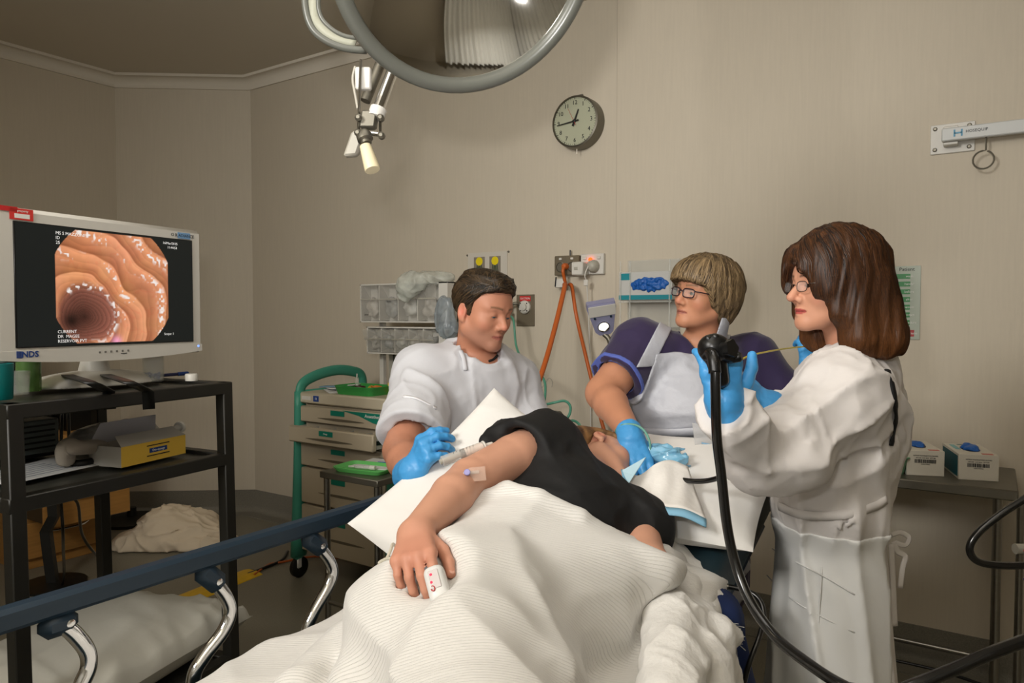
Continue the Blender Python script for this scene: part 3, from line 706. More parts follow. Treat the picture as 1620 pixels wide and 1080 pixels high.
bs.inputs['Base Color'].default_value = (.004, .004, .004, 1); bs.inputs['Specular IOR Level'].default_value = .2; bs.inputs['Roughness'].default_value = .35
nt.links.new(at_.outputs['Color'], bs.inputs['Emission Color']); bs.inputs['Emission Strength'].default_value = .95
mesh_np('screen', [(np.array(vs), fq)], M_scr, t, lambda v: flat)
M_scrtxt = mat('screen_text', (230, 230, 230), .5, emit=(215, 215, 215), estr=.6)
def scr(s, u, v, size): text(s, size, so + mx * ((u - .5) * sw) + UZ * ((v - .5) * sh) + mn * .0034, mx, UZ, M_scrtxt, t, 'screen_text', 'LEFT', .0001)
scr('MS S MAZZONI', .19, .945, .0125); scr('ID', .19, .905, .0125); scr('25', .19, .865, .0125)
scr('16/Mar/2015', .80, .955, .011); scr('11:44:53', .83, .915, .011); scr('CURRENT', .19, .115, .0125); scr('DR  MAGEE', .19, .075, .0125); scr('RESERVOIR PVT', .19, .035, .0125); scr('Scope: 1', .80, .075, .011)
p = MP(40, 561, .0005)
text('NDS', .023, MP(48, 560.5, .0008), mx, UZ, M_blueink, t, bold=.0006)
for k in range(5): MB().box(MP(27 + k * 1.9, 561, .0006), (.0022, .001, .019), MA).build('logo_bar', M_blueink, t, 0)
text('O R ADIANCE', .0145, MP(289, 373, .0008), mx, UZ, M_ink, t)
MB().box(MP(291, 373, .0004), (.05, .001, .02), MA).build('logo_panel', mat('logo_blue', (110, 150, 190), .5), t)
MB().box(MP(9, 329, .0006), (.06, .001, .013), MA).build('asset_sticker', M_red, t)
MB().box(MP(34, 339, .0006), (.062, .001, .031), MA).build('asset_sticker', mat('sticker_red', (204, 54, 48), .5), t)
MB().box(MP(35, 342, .001), (.04, .001, .012), MA).build('sticker_panel', M_white, t)
text('property', .008, MP(36, 334, .0014), mx, UZ, M_white, t)
for k in range(6): MB().box(MP(158 + k * 9, 557 - k * .6, .0006), (.007, .001, .006), MA, .001).build('menu_button', mat('button_grey', (120, 118, 112), .5), t)
MB().box(MP(196, 558.5, .0008), (.02, .001, .002), MA).build('menu_mark', M_ink, t)
MB().lathe(MP(314, 547, .0003), mn, [(.004, 0), (.004, .001), (0, .0015)], 10).build('power_light', mat('power_led', (120, 160, 240), .4, emit=(130, 170, 255), estr=1.2), t)
# stand
bc = KP(148, 612, ctop); bc = KP(150, 607, ctop); nk = bc + UZ * .0
MB().lathe((bc[0], bc[1], ctop), UZ, [(0, .03), (.05, .03), (.047, .045), (.04, .075), (.036, .08), (.036, .14)], 24).build('neck', M_plastic_w, t)
f = lambda p: np.maximum(ell((p - bc.astype(f32)) @ np.stack([mx, mn, UZ], 1).astype(f32), (0, 0, 0), (.215, .14, .046)), -(p[:, 2] - ctop - .001))
mesh_np('stand_base', [surface(f, bc + (-.26, -.26, -.01), bc + (.26, .26, .065), .006)], M_plastic_w, t)
t2 = thing('strap', 'pair of black straps holding the white monitor base to the cart', 'strap', bc)
for px in (110, 172):
    pts = [KP(px - 12, 590, ctop + .02), KP(px + 5, 596, ctop + .048), KP(px + 35, 606, ctop + .045), KP(px + 62, 619, ctop + .006)]
    e = KP(px + 66, 622, ctop); mb = MB()
    P = catmull(pts, 6); s_ = nrm(np.cross(UZ, P[-1] - P[0])); vs = [x + s_ * k for x in P for k in (-.016, .016)]
    last = P[-1]; 
    vs += [last - UZ * .05 + s_ * k + nrm(P[-1] - P[0]) * .008 for k in (-.016, .016)]
    mb.add(vs, [(2 * i, 2 * i + 1, 2 * i + 3, 2 * i + 2) for i in range(len(vs) // 2 - 1)]); mb.build('webbing', M_black, t2, 180, .003)

# things on top of the cart
p = KP(-6, 632, ctop); o = MB().lathe((p[0], p[1], ctop), UZ, [(0, 0), (.036, 0), (.038, .004), (.041, .095), (.038, .095), (.034, .006), (0, .006)], 28).build('teal_cup', mat('cup_teal', (0, 110, 110), .4)); tag(o, 'dark teal plastic cup at the outer end of the cart top', 'cup')
p = KP(29, 624, ctop); t3 = thing('clear_beaker', 'small clear beaker beside the teal cup', 'beaker', (p[0], p[1], ctop))
MB().lathe((p[0], p[1], ctop + .001), UZ, [(0, 0), (.026, 0), (.03, .065), (.028, .065), (.024, .004), (0, .004)], 24).build('glass', M_glass, t3)
p = KP(46, 619, ctop); t3 = thing('green_bottle', 'translucent green bottle under the monitor', 'bottle', (p[0], p[1], ctop))
MB().lathe((p[0], p[1], ctop + .001), UZ, [(0, 0), (.03, 0), (.032, .005), (.032, .1), (.025, .125), (.014, .135), (.014, .15), (0, .15)], 24).build('body', mat('green_translucent', (110, 150, 84), .2, trans=.5), t3)
p = KP(243, 603, ctop); t3 = thing('specimen_jar', 'tall clear jar with blue beads in the bottom beside the monitor base', 'jar', (p[0], p[1], ctop))
MB().lathe((p[0], p[1], ctop + .001), UZ, [(0, 0), (.03, 0), (.032, .003), (.034, .1), (.031, .1), (.03, .006), (0, .006)], 28).build('glass', M_glass, t3)
MB().lathe((p[0], p[1], ctop + .1), UZ, [(.036, 0), (.036, .014), (.03, .016), (0, .016)], 28).build('lid', M_plastic_w, t3)
mb = MB()
for k in range(26):
    a = random.random() * 6.28; r = random.random() ** .5 * .024; mb.ell((p[0] + r * math.cos(a), p[1] + r * math.sin(a), ctop + .011 + random.random() * .016), (.0055, .0055, .0055), n=8, m=6)
o = mb.build('beads', mat('beads_blue', (60, 70, 130), .3), t3); o['kind'] = 'stuff'
p = KP(270, 596, ctop); t3 = thing('pen', 'blue capped pen lying behind the clear jar', 'pen', p)
MB().cyl(p + UZ * .008 - cx * .06, p + UZ * .008 + cx * .03, .006, 10).build('barrel', mat('pen_blue', (26, 34, 84), .4), t3)
MB().cyl(p + UZ * .008 + cx * .03, p + UZ * .008 + cx * .075, .0075, 10).build('cap', M_blueink, t3)
p = KP(303, 602, ctop); o = MB().lathe((p[0], p[1], ctop), UZ, [(0, 0), (.02, 0), (.021, .02), (.018, .024), (0, .024)], 20).build('bottle_cap', M_plastic_w); tag(o, 'round white bottle cap on the cart top near its corner', 'cap')

# things on the middle shelf
def open_box(px, py, z, yaw, sx, sy, h):
    o = KP(px, py, z); X = cx * math.cos(yaw) + cy * math.sin(yaw); Y = -cx * math.sin(yaw) + cy * math.cos(yaw)
    return o, X, Y
o, X, Y = open_box(192, 740, cmid, .12, 0, 0, 0)
t = thing('mouthpiece_box', 'yellow fronted open cardboard box with a grey flap on the cart shelf', 'box', o)
w, d_, h = .255, .13, .062
for nm, c_, s_ in (('front_panel', X * w / 2, (w, .002, h)), ('back_panel', X * w / 2 + Y * d_, (w, .002, h)), ('side_panel', Y * d_ / 2, (.002, d_, h)), ('side_panel', X * w + Y * d_ / 2, (.002, d_, h))):
    MB().box(o + c_ + UZ * h / 2, s_, (X, Y, UZ)).build(nm, mat('carton_yellow', (228, 188, 72), .6) if nm == 'front_panel' else mat('carton_grey', (176, 172, 164), .65), t)
MB().box(o + X * w / 2 + Y * d_ / 2 + UZ * .002, (w, d_, .003), (X, Y, UZ)).build('bottom_panel', M_plastic_g, t)
fl = nrm(Y * .75 + UZ * .5)
MB().prism([(0, 0), (w, 0), (w * .94, .05), (w * .06, .05)], o + UZ * h, X, fl, np.cross(X, fl), .0015).build('flap', mat('carton_grey', (176, 172, 164), .65), t)
fl = nrm(-Y * .3 + UZ * .8)
MB().prism([(0, 0), (w, 0), (w * .92, .07), (w * .08, .07)], o + Y * d_ + UZ * h, X, fl, np.cross(X, fl), .0015).build('flap', mat('carton_lilac', (188, 188, 196), .65), t)
MB().box(o + X * w * .55 + UZ * .034 - Y * .0018, (.07, .001, .014), (X, Y, UZ)).build('label_band', M_blueink, t)
text('Oto-sponge', .0105, o + X * w * .55 + UZ * .034 - Y * .0026, X, UZ, M_white, t)
for z in (.05, .018): MB().box(o + X * w * .55 + UZ * z - Y * .0016, (.09, .001, .003), (X, Y, UZ)).build('print_line', M_ink, t)
f = lambda p: ell(p, o + X * .13 + Y * .06 + UZ * .035, (.1, .05, .03), np.stack([X, Y, UZ], 1)) + (vnoise(p * 60) - .5) * .02
# gloves-like pouch heap lying behind
oo = KP(205, 700, cmid)
t = thing('printed_pouch', 'crumpled clear pouch with dark print behind the yellow box', 'bag', oo)
def pch(p):
    q = (p - oo.astype(f32)) @ np.stack([cx, cy, UZ], 1).astype(f32)
    return ell(q, (-.02, .05, .035), (.17, .05, .042)) + folds(q, (1, .2, 0), 40, 12) * .006
sdf_obj('pouch_film', pch, oo + (-.25, -.25, -.03), oo + (.25, .25, .12), .006, mat('pouch_film', (150, 148, 146), .25, noise=.3, nscale=30), t)
oo = KP(255, 700, cmid)
t = thing('clear_syringe', 'clear plastic syringe leaning beside the yellow box', 'syringe', oo)
a = oo + UZ * .02; b = KP(283, 676, cmid + .04)
MB().cyl(a, b, .014, 14).build('barrel', mat('milky_plastic', (188, 186, 180), .3, trans=.4), t); MB().cyl(b, b + nrm(b - a) * .012, .022, 14).build('flange', M_plastic_w, t)
oo = KP(120, 712, cmid)
t = thing('curved_handpiece', 'pale grey curved handpiece with dark seam lying on the cart shelf', 'handpiece', oo)
pts = [KP(104, 728, cmid + .025), KP(104, 712, cmid + .06), KP(110, 706, cmid + .072), KP(125, 708, cmid + .066), KP(150, 706, cmid + .055), KP(175, 704, cmid + .04)]
MB().tube(pts, [.026, .028, .027, .022, .022, .018], 14, 6).build('body', mat('warm_grey_plastic', (170, 160, 146), .45), t, 180)
MB().tube([KP(99, 730, cmid + .012), KP(125, 733, cmid + .012), KP(160, 726, cmid + .012)], .012, 10, 5).build('dark_base', M_blackp, t, 180)
oo = KP(58, 746, cmid)
t = thing('chart_sheet', 'printed white chart sheets lying on the cart shelf', 'paper', oo)
def sheet(px, py, z, w, d_, yaw, m_, parent, nm='sheet'):
    o = KP(px, py, z); X = cx * math.cos(yaw) + cy * math.sin(yaw); Y = np.cross(UZ, X)
    return MB().grid(lambda a, b: o + X * (a - .5) * w + Y * (b - .5) * d_ + UZ * (.002 + .012 * a * a * b), 8, 8).build(nm, m_, parent, 180, .0008), o, X, Y
s1, o, X, Y = sheet(55, 746, cmid + .001, .3, .2, .1, M_paper, t)
for k in range(7): MB().box(o + Y * (-.08 + k * .026) + UZ * .008 - X * .03, (.2, .002, .0006), (X, Y, UZ)).build('print_line', mat('print_pale_blue', (110, 120, 140), .6), s1)
oo = KP(22, 722, cmid)
t = thing('light_source_unit', 'grey ribbed equipment box at the near end of the cart shelf', 'box', oo)
MB().box(oo + UZ * .06, (.2, .16, .12), CA, .004).build('housing', mat('unit_grey', (92, 100, 98), .45), t)
for k in range(5): MB().box(oo + UZ * (.03 + .018 * k) - cy * .081, (.17, .003, .006), CA).build('vent_slot', M_black, t)
MB().box(oo + UZ * .006 , (.21, .17, .012), CA, .002).build('base_plate', M_blackp, t)

# pillow on the bottom shelf
def pillow(name, label, o, X, Y, w, h, th, m_, seed=0, pinch=.10, hgt=.012, parent_thing=True, nu=56, nv=44):
    X = nrm(X); Y = nrm(Y - X * np.dot(X, Y)); N = np.cross(X, Y); vs = []; fs = []
    a = np.linspace(-1, 1, nu); b = np.linspace(-1, 1, nv)
    A, Bb = np.meshgrid(a, b); prof = np.clip((1 - np.abs(A) ** 3.2) * (1 - np.abs(Bb) ** 3.2), 0, 1) ** .52
    px_ = A * w / 2 * (1 - pinch * (1 - np.abs(A) ** 1) * 0 - pinch * .5 * (1 - Bb ** 2) * np.abs(A) ** 6); py_ = Bb * h / 2 * (1 - pinch * .5 * (1 - A ** 2) * np.abs(Bb) ** 6)
    P0 = np.stack([px_.ravel(), py_.ravel(), 0 * px_.ravel()], 1).astype(f32)
    rad = -folds(P0, (1, .4, 0), 9, 2.5, seed) * .5 - folds(P0, (.3, 1, 0), 11, 3, seed + 3) * .5
    ring_ = np.clip(1.6 - prof.ravel() * 1.2, .35, 1.4)
    top = prof.ravel() * th / 2 + rad * hgt * ring_ * np.clip(prof.ravel() * 6, 0, 1); bot = -prof.ravel() * th / 2
    v = np.concatenate([o + np.outer(px_.ravel(), X) + np.outer(py_.ravel(), Y) + np.outer(z, N) for z in (top, bot)])
    n = nu * nv; q1 = np.array([[j * nu + i, j * nu + i + 1, (j + 1) * nu + i + 1, (j + 1) * nu + i] for j in range(nv - 1) for i in range(nu - 1)])
    ob = mesh_np(name, [(v, np.concatenate([q1, q1[:, ::-1] + n]))], m_)
    return tag(ob, label, 'pillow')
M_pillow_g = mat('pillowcase_grey_white', (188, 186, 176), .8, bump=.1, bscale=30)
M_pillow_w = mat('pillowcase_white', (228, 226, 222), .8, bump=.08, bscale=30)
pillow('grey_pillow', 'pale grey pillow on the bottom shelf of the black cart', K(cl * .53, cdp * .40, .345), cx + cy * .16, cy - cx * .16, .84, .6, .17, M_pillow_g, 4, hgt=.035)

# ------------------------------------------------------------------ desk against the left wall and its things
du0, du1, dv0, dv1, dz = -5.14, -4.42, .7, 2.36, .74
t = thing('office_desk', 'wood laminate desk with an open drawer against the left wall', 'desk', ((du0 + du1) / 2, (dv0 + dv1) / 2, 0))
MB().box(((du0 + du1) / 2, (dv0 + dv1) / 2, dz - .015), (du1 - du0, dv1 - dv0, .03), bev=.002).build('worktop', M_wood, t)
MB().box(((du0 + du1) / 2, dv0 + .01, dz / 2 - .02), (du1 - du0 - .04, .02, dz - .04)).build('end_panel', M_wood, t)
pv0, pv1 = 1.83, 2.30
MB().box(((du0 + du1) / 2 - .02, (pv0 + pv1) / 2, .345), (du1 - du0 - .08, pv1 - pv0, .69), bev=.002).build('pedestal', M_wood, t)
fu = du1 - .05
for zc_, hh_, out_ in ((.165, .20, 0), (.39, .22, .25), (.605, .17, 0)):
    dr = MB().box((fu + .012 + out_, (pv0 + pv1) / 2, zc_), (.02, pv1 - pv0 - .006, hh_), bev=.002).build('drawer', M_wood, t)
    if out_: MB().box((fu + .12, (pv0 + pv1) / 2, zc_ - .03), (.28, pv1 - pv0 - .06, hh_ * .6)).build('drawer_body', mat('drawer_dark', (70, 56, 36), .6), dr)
    MB().tube([(fu + .022 + out_, pv0 + .12, zc_ + .045), (fu + .05 + out_, pv0 + .17, zc_ + .04), (fu + .05 + out_, pv1 - .17, zc_ + .04), (fu + .022 + out_, pv1 - .12, zc_ + .045)], .006, 8, 4).build('handle', M_chrome, dr)
pr = np.array([-4.75, 1.82, dz])
t = thing('printer', 'black desktop printer with a beige paper tray on the desk', 'printer', pr)
MB().box(pr + (0, 0, .1), (.38, .46, .2), bev=.015).build('body', M_blackp, t)
MB().box(pr + (.02, 0, .225), (.36, .44, .012), bev=.004).build('output_tray', mat('tray_tan', (176, 140, 88), .5), t)
MB().box(pr + (.195, 0, .13), (.012, .4, .05), bev=.003).build('control_panel', M_black, t)
MB().lathe(pr + (.2, -.07, .14), UX, [(.03, 0), (.03, .006), (0, .008)], 16).build('dial', M_plastic_g, t)
MB().box(pr + (.24, .02, .02), (.16, .3, .008), bev=.002).build('paper_stack', M_paper, t)
pr = np.array([-4.62, 2.22, dz])
t = thing('pencil_caddy', 'black desk caddy holding wooden sticks beside the printer', 'caddy', pr)
MB().box(pr + (0, 0, .09), (.14, .2, .18), bev=.005).build('tub', M_blackp, t)
for k in range(4): MB().cyl(pr + (.01 * k, .05 - .03 * k, .1), pr + (.03, .06 - .02 * k, .25 + .01 * k), .006, 8).build('stick', mat('stick_wood', (200, 170, 110), .6), t)
pr = np.array([-4.86, 2.2, dz])
t = thing('desk_telephone', 'black desk telephone behind the pencil caddy', 'telephone', pr)
MB().box(pr + (0, 0, .05), (.2, .2, .06), (nrm((1, 0, -.3)), UY, nrm((.3, 0, 1))), .01).build('base', M_blackp, t)
MB().tube([pr + (.02, -.1, .24), pr + (.05, -.05, .265), pr + (.05, .07, .265), pr + (.02, .12, .24)], .02, 10, 5).build('handset', M_blackp, t)
MB().cyl(pr + (.03, 0, .07), pr + (.04, 0, .25), .03, 12).build('cradle', M_blackp, t)
pr = np.array([-4.95, 1.75, dz])
t = thing('desk_monitor', 'black computer screen on the desk behind the white monitor', 'monitor', pr)
MB().box(pr + (.0, .12, .42), (.04, .56, .34), bev=.008).build('panel', M_blackp, t)
MB().cyl(pr + (-.02, .12, .02), pr + (-.02, .12, .3), .025, 12).build('stem', M_blackp, t); MB().lathe(pr + (0, .12, 0), UZ, [(0, 0), (.11, 0), (.1, .015), (.03, .03), (0, .03)], 20).build('foot', M_blackp, t)
pr = np.array([-4.6, 1.45, dz])
o = MB().box(pr + (0, 0, .012), (.3, .24, .024), bev=.004).build('yellow_folder', M_yellow); tag(o, 'yellow folder lying on the desk left of the printer', 'folder')
# black bent post and cables behind the cart
q = Z(84, 925, 0)
t = thing('bent_floor_stand', 'bent black metal post standing in front of the wooden drawers', 'stand', (q[0], q[1], 0))
dd = np.dot(q - CAM, FWH)
MB().tube([C(82, 690, dd), C(82, 770, dd), C(86, 815, dd), C(73, 840, dd), C(78, 880, dd), (q[0], q[1], .012)], .033, 4).build('post', M_black, t, 0)
MB().lathe((q[0], q[1], 0), UZ, [(.16, 0), (.16, .012), (.04, .02), (0, .02)], 20).build('foot', M_black, t)
cable('black_power_cable', 'black power cable hanging straight behind the bent black post', 'cable', [C(98, 650, 2.7), C(95, 760, 2.75), C(97, 800, 2.8), C(100, 860, 2.9), Z(98, 925, .006), Z(60, 950, .006)], .006, M_rubber)
cable('black_power_cable', 'black power cable curving onto the floor toward the white laundry', 'cable', [C(108, 650, 2.75), C(112, 770, 2.9), C(124, 800, 3.0), C(130, 845, 3.2), C(150, 875, 3.4), Z(172, 896, .006), Z(187, 912, .006), Z(200, 945, .006)], .006, M_rubber)
# laundry heap
lo_ = Z(265, 868, 0); lx_ = nrm(Z(350, 868, 0) - Z(180, 868, 0)); ly_ = np.array([-lx_[1], lx_[0], 0]); LR = np.stack([lx_, ly_, UZ], 1).astype(f32)
def laundry(p):
    q = (p - lo_.astype(f32)) @ LR
    d = uni([ell(q, (-.04, .12, .05), (.2, .19, .17)), ell(q, (-.2, .08, .0), (.17, .15, .09)), ell(q, (.18, .08, .0), (.2, .13, .09)), ell(q, (.1, .16, .06), (.15, .14, .12)), rc(q, (-.3, .0, .02), (-.1, -.03, .03), .03), rc(q, (.0, -.03, .03), (.3, -.02, .02), .03, .02), rc(q, (-.05, .02, .12), (.22, .05, .06), .03)], .05)
    d = d + folds(q, (.5, .2, -.6), 16, 5, 1) * .018 + folds(q, (1, .1, .2), 22, 7, 4) * .012
    return np.maximum(d, -(q[:, 2]) + .004)
o = sdf_obj('laundry_heap', laundry, lo_ + (-.5, -.5, -.01), lo_ + (.5, .6, .3), .007, mat('laundry_cotton', (222, 206, 182), .85)); tag(o, 'heap of crumpled cream laundry on the floor by the wall', 'laundry')
# yellow cable cover
a = Z(268, 958, 0); b = Z(400, 905, 0); d_ = nrm(b - a); s_ = np.cross(d_, UZ); L = np.linalg.norm(b - a)
t = thing('yellow_cable_cover', 'yellow floor cable cover strip between the cart and the teal trolley', 'cover', (a + b) / 2)
prof = [(-.075, 0), (-.07, .004), (-.03, .014), (.03, .014), (.07, .004), (.075, 0)]
mb = MB(); mb.prism(prof, a, s_, UZ, d_, L); mb.build('ramp', M_yellow, t, 0)
for k in (0, 1): MB().box(a + d_ * (L * k) + UZ * .007, (.04, .02, .012), (s_, d_, UZ), .002).build('end_cap', M_black, t)
cable('floor_cable', 'black cable on the floor from the yellow cover to the teal trolley', 'cable', [Z(392, 908, .008), Z(420, 897, .01), Z(445, 886, .01), Z(455, 872, .01)], .008, M_rubber)
cable('floor_cable', 'orange cable on the floor behind the trolley wheel', 'cable', [Z(402, 909, .008), Z(425, 893, .01), Z(450, 888, .01), Z(500, 880, .01), Z(560, 885, .01)], .006, M_orange)
o = MB().lathe(Z(205, 818, 0) + (.12, -.05, .0), UZ, [(.2, 0), (.2, .02), (.17, .03), (.03, .04), (.03, .1), (0, .1)], 28).build('round_stand_base', M_black); tag(o, 'round black stand base on the floor behind the laundry', 'base')

# ------------------------------------------------------------------ anaesthesia trolley
u0, u1, v0, v1 = -3.10, -2.455, 2.62, 3.13; zt = 1.015; uc = (u0 + u1) / 2
t = thing('anaesthesia_trolley', 'beige drawer trolley with teal side frames and one drawer pulled open', 'trolley', (uc, (v0 + v1) / 2, 0))
w = u1 - u0
MB().box((uc, (v0 + v1) / 2 + .01, .55), (w - .05, v1 - v0 - .03, .8), bev=.004).build('cabinet', M_beige, t)
MB().box((uc, (v0 + v1) / 2, zt - .03), (w - .012, v1 - v0, .06), bev=.008).build('worktop', mat('beige_top', (186, 176, 154), .45), t)
def drawer(z0, z1, out, label, txt=None):
    h = z1 - z0; zc = (z0 + z1) / 2; y = v0 - out
    d = MB().box((uc, y + .008, zc), (w - .035, .03, h - .006), bev=.006).build('drawer', M_beige, t)
    if out > .01:
        MB().box((u1 - .022, y + .12, zc), (.006, .2, h * .7)).build('drawer_side', M_plastic_g, d)
        MB().box((u0 + .022, y + .12, zc), (.006, .2, h * .7)).build('drawer_side', M_plastic_g, d)
        MB().box((u1 - .018, y + .12, zc), (.006, .2, .02)).build('slide', M_blackp, d)
        MB().box((uc, y + .12, zc - h * .2), (w - .05, .2, .006)).build('drawer_floor', M_black, d)
        for k in range(4): MB().box((u0 + w * (.2 + .2 * k), y + .12, zc + .005), (.004, .2, h * .6)).build('divider', M_plastic_g, d)
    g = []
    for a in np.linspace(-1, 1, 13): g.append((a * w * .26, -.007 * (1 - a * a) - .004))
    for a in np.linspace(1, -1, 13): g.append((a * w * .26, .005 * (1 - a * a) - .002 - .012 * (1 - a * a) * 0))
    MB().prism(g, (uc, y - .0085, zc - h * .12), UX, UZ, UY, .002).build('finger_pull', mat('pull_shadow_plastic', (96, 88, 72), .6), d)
    lx = uc - w * .03
    lb = MB().box((lx, y - .0085, zc + h * .22), (.1, .002, .026)).build('drawer_label', M_tealdk, d)
    if label: text(label, .012, (lx, y - .011, zc + h * .22), UX, UZ, M_white, d)
    return d, y, zc
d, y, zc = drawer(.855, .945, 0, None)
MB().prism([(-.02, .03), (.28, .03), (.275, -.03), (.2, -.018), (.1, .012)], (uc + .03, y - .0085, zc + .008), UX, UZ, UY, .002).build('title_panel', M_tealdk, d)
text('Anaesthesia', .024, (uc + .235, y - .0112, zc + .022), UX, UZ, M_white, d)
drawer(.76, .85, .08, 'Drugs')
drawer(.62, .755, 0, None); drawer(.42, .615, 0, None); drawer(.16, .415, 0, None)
MB().box((u0 + .06, v0 - .001, zt - .03), (.07, .002, .02)).build('maker_plate', M_plastic_w, t)
MB().box((u0 + .135, v0 - .001, zt - .03), (.04, .002, .03)).build('number_plate', M_blueink, t)
text('12', .016, (u0 + .135, v0 - .0025, zt - .03), UX, UZ, M_white, t)
for s, uu_ in ((-1, u0 - .012), (1, u1 + .012)):
    for vv_, nm in ((v0 + .02, 'side_post'), (v1 - .02, 'side_post')):
        pts = [(uu_ + s * .012, vv_ - .012, .12), (uu_ + s * .006, vv_, .6), (uu_, vv_, zt)]
        MB().tube(pts, [.05, .042, .036], 12, 5, flat=(UX, .62)).build(nm, M_teal, t, 180)
    arc = [(uu_, v0 + .02, zt - .06), (uu_, v0 + .03, zt + .03), (uu_, v0 + .12, zt + .075), (uu_, v0 + .27, zt + .098), (uu_, v0 + .40, zt + .085), (uu_, v1 - .03, zt + .05), (uu_, v1 - .02, zt - .06)]
    MB().tube(arc, .03, 12, 6, flat=(UX, .6)).build('push_handle', M_teal, t, 180)
    MB().box((uu_, (v0 + v1) / 2, zt - .01), (.03, v1 - v0 - .04, .03), bev=.006).build('side_rail', M_teal, t)
    for vv_ in (v0 + .0, v1 - .03):
        p = np.array([uu_ + s * .012, vv_, 0]); cs = MB().box(p + (0, 0, .125), (.05, .05, .05), bev=.012).build('caster', M_teal, t)
        MB().box(p + (0, .0, .085), (.044, .03, .06), bev=.006).build('fork', M_plastic_w, cs)
        MB().lathe(p + (-.014, .01, .058), UX, [(0, 0), (.05, 0), (.056, .004), (.056, .024), (.05, .028), (0, .028)], 24).build('wheel', M_black, cs)
MB().box((u0 - .05, v0 + .22, zt - .1), (.09, .3, .02), bev=.004).build('side_shelf', M_beige, t)
MB().box((u0 - .05, v0 + .22, zt - .16), (.05, .2, .1), bev=.01).build('side_bin', M_beige, t)
# bin rack bridge at the back of the trolley
ub0, ub1, vb = -2.99, -2.36, 2.97
for k in (0, 1):
    x = ub0 + .06 + (ub1 - ub0 - .06) * k * .9
    MB().box((x, vb + .12, 1.2), (.03, .03, .6), bev=.003).build('bridge_post', M_plastic_w, t)
MB().box((ub0 + .36, vb + .13, 1.17), (.52, .006, .36)).build('bridge_panel', M_plastic_g, t)
for k in range(3): MB().box((ub0 + .14 + .19 * k, vb + .125, 1.17), (.008, .008, .36)).build('panel_strip', mat('dark_strip', (70, 74, 66), .5), t)
def bins(name, label, z0, z1, n, tilt, ua, ubb):
    t = thing(name, label, 'organizer', ((ua + ubb) / 2, vb, z0)); wd = (ubb - ua)
    MB().box(((ua + ubb) / 2, vb + .085, (z0 + z1) / 2), (wd, .01, z1 - z0)).build('back_panel', M_plastic_w, t)
    for z in (z0 + .004, z1 - .004): MB().box(((ua + ubb) / 2, vb + .045, z), (wd, .09, .008), bev=.001).build('frame_panel', M_plastic_w, t)
    for x in (ua + .004, ubb - .03): MB().box((x, vb + .045, (z0 + z1) / 2), (.008 if x < uc - .1 else .06, .09, z1 - z0), bev=.001).build('side_panel', M_plastic_w, t)
    bw = (wd - .075) / n
    for k in range(n):
        x = ua + .01 + bw * (k + .5); h = z1 - z0 - .02; X = UX; a = math.radians(tilt); Zb = np.array([0, -math.sin(a), math.cos(a)]); Yb = np.array([0, math.cos(a), math.sin(a)])
        o = np.array([x, vb - .0, z0 + .012])
        b_ = MB().box(o + Zb * h / 2, (bw - .006, .003, h), (X, Yb, Zb)).build('bin', mat('bin_clear', (212, 208, 198), .12, alpha=.16), t)
        for s in (-1, 1): MB().prism([(0, 0), (0, h), (.02, h), (.085, h * .55), (.085, .0)], o + X * s * (bw / 2 - .005), Yb, Zb, X, .002).build('bin_side', mat('bin_clear', (212, 208, 198), .12, alpha=.16), b_)
        if k: MB().box((x - bw / 2, vb + .04, (z0 + z1) / 2), (.006, .08, h), bev=.001).build('divider', M_plastic_w, t)
        MB().box(o + Zb * (h * .6) - Yb * .002, (bw - .008, .003, .006), (X, Yb, Zb)).build('bin_lip', M_plastic_g, b_)
        c_ = o + Yb * .035 + Zb * h * .35
        f = lambda p: ell(p, c_, (bw * .36, .025, h * .28)) + (vnoise(p * 45 + k * 7) - .5) * .03
        sdf_obj('bin_contents', f, c_ - (.09, .06, .1), c_ + (.09, .06, .1), .008, mat('packet_%d' % (k % 3), [(176, 172, 164), (146, 148, 146), (190, 190, 184)][k % 3], .4, noise=.3, nscale=25), b_)
    return t
tb = bins('tilt_bin_rack', 'upper clear fronted tilt bin rack with a crumpled bag on top', 1.385, 1.60, 4, 4, ub0, ub1)
text('gauze', .014, (ub0 + .07, vb - .02, 1.43), UX, UZ, M_ink, tb); text('blades', .014, (ub0 + .24, vb - .02, 1.5), UX, UZ, M_ink, tb)
bins('tilt_bin_rack', 'lower clear fronted tilt bin rack with its bins tipped open', 1.21, 1.362, 5, 22, ub0 + .05, ub1)
bg = np.array([ub1 - .13, vb + .0, 1.60])
def bagf(p):
    q = p - bg.astype(f32)
    return uni([ell(q, (.0, .03, .02), (.14, .06, .03)), ell(q, (-.11, -.05, -.03), (.05, .04, .07)), ell(q, (-.05, -.04, -.0), (.06, .04, .05))], .04) + folds(q, (1, .3, -.6), 28, 9, 2) * .012
o = sdf_obj('plastic_bag', bagf, bg + (-.22, -.15, -.14), bg + (.2, .12, .09), .006, mat('bag_film', (206, 210, 200), .18, alpha=.5, noise=.25, nscale=22)); tag(o, 'crumpled clear plastic bag draped over the upper bin rack', 'bag')
bg2 = np.array([ub1 + .01, vb - .03, 1.42])
f = lambda p: uni([ell(p, bg2, (.05, .04, .1)), ell(p, bg2 + (.02, 0, -.06), (.05, .04, .05))], .03) + folds(p, (.2, 0, 1), 28, 8, 7) * .012
o = sdf_obj('hanging_bag', f, bg2 - .16, bg2 + .16, .006, mat('bag_film_blue', (150, 160, 166), .2, alpha=.6, noise=.3, nscale=24)); tag(o, 'clear bag with blue contents hanging beside the bin racks', 'bag')
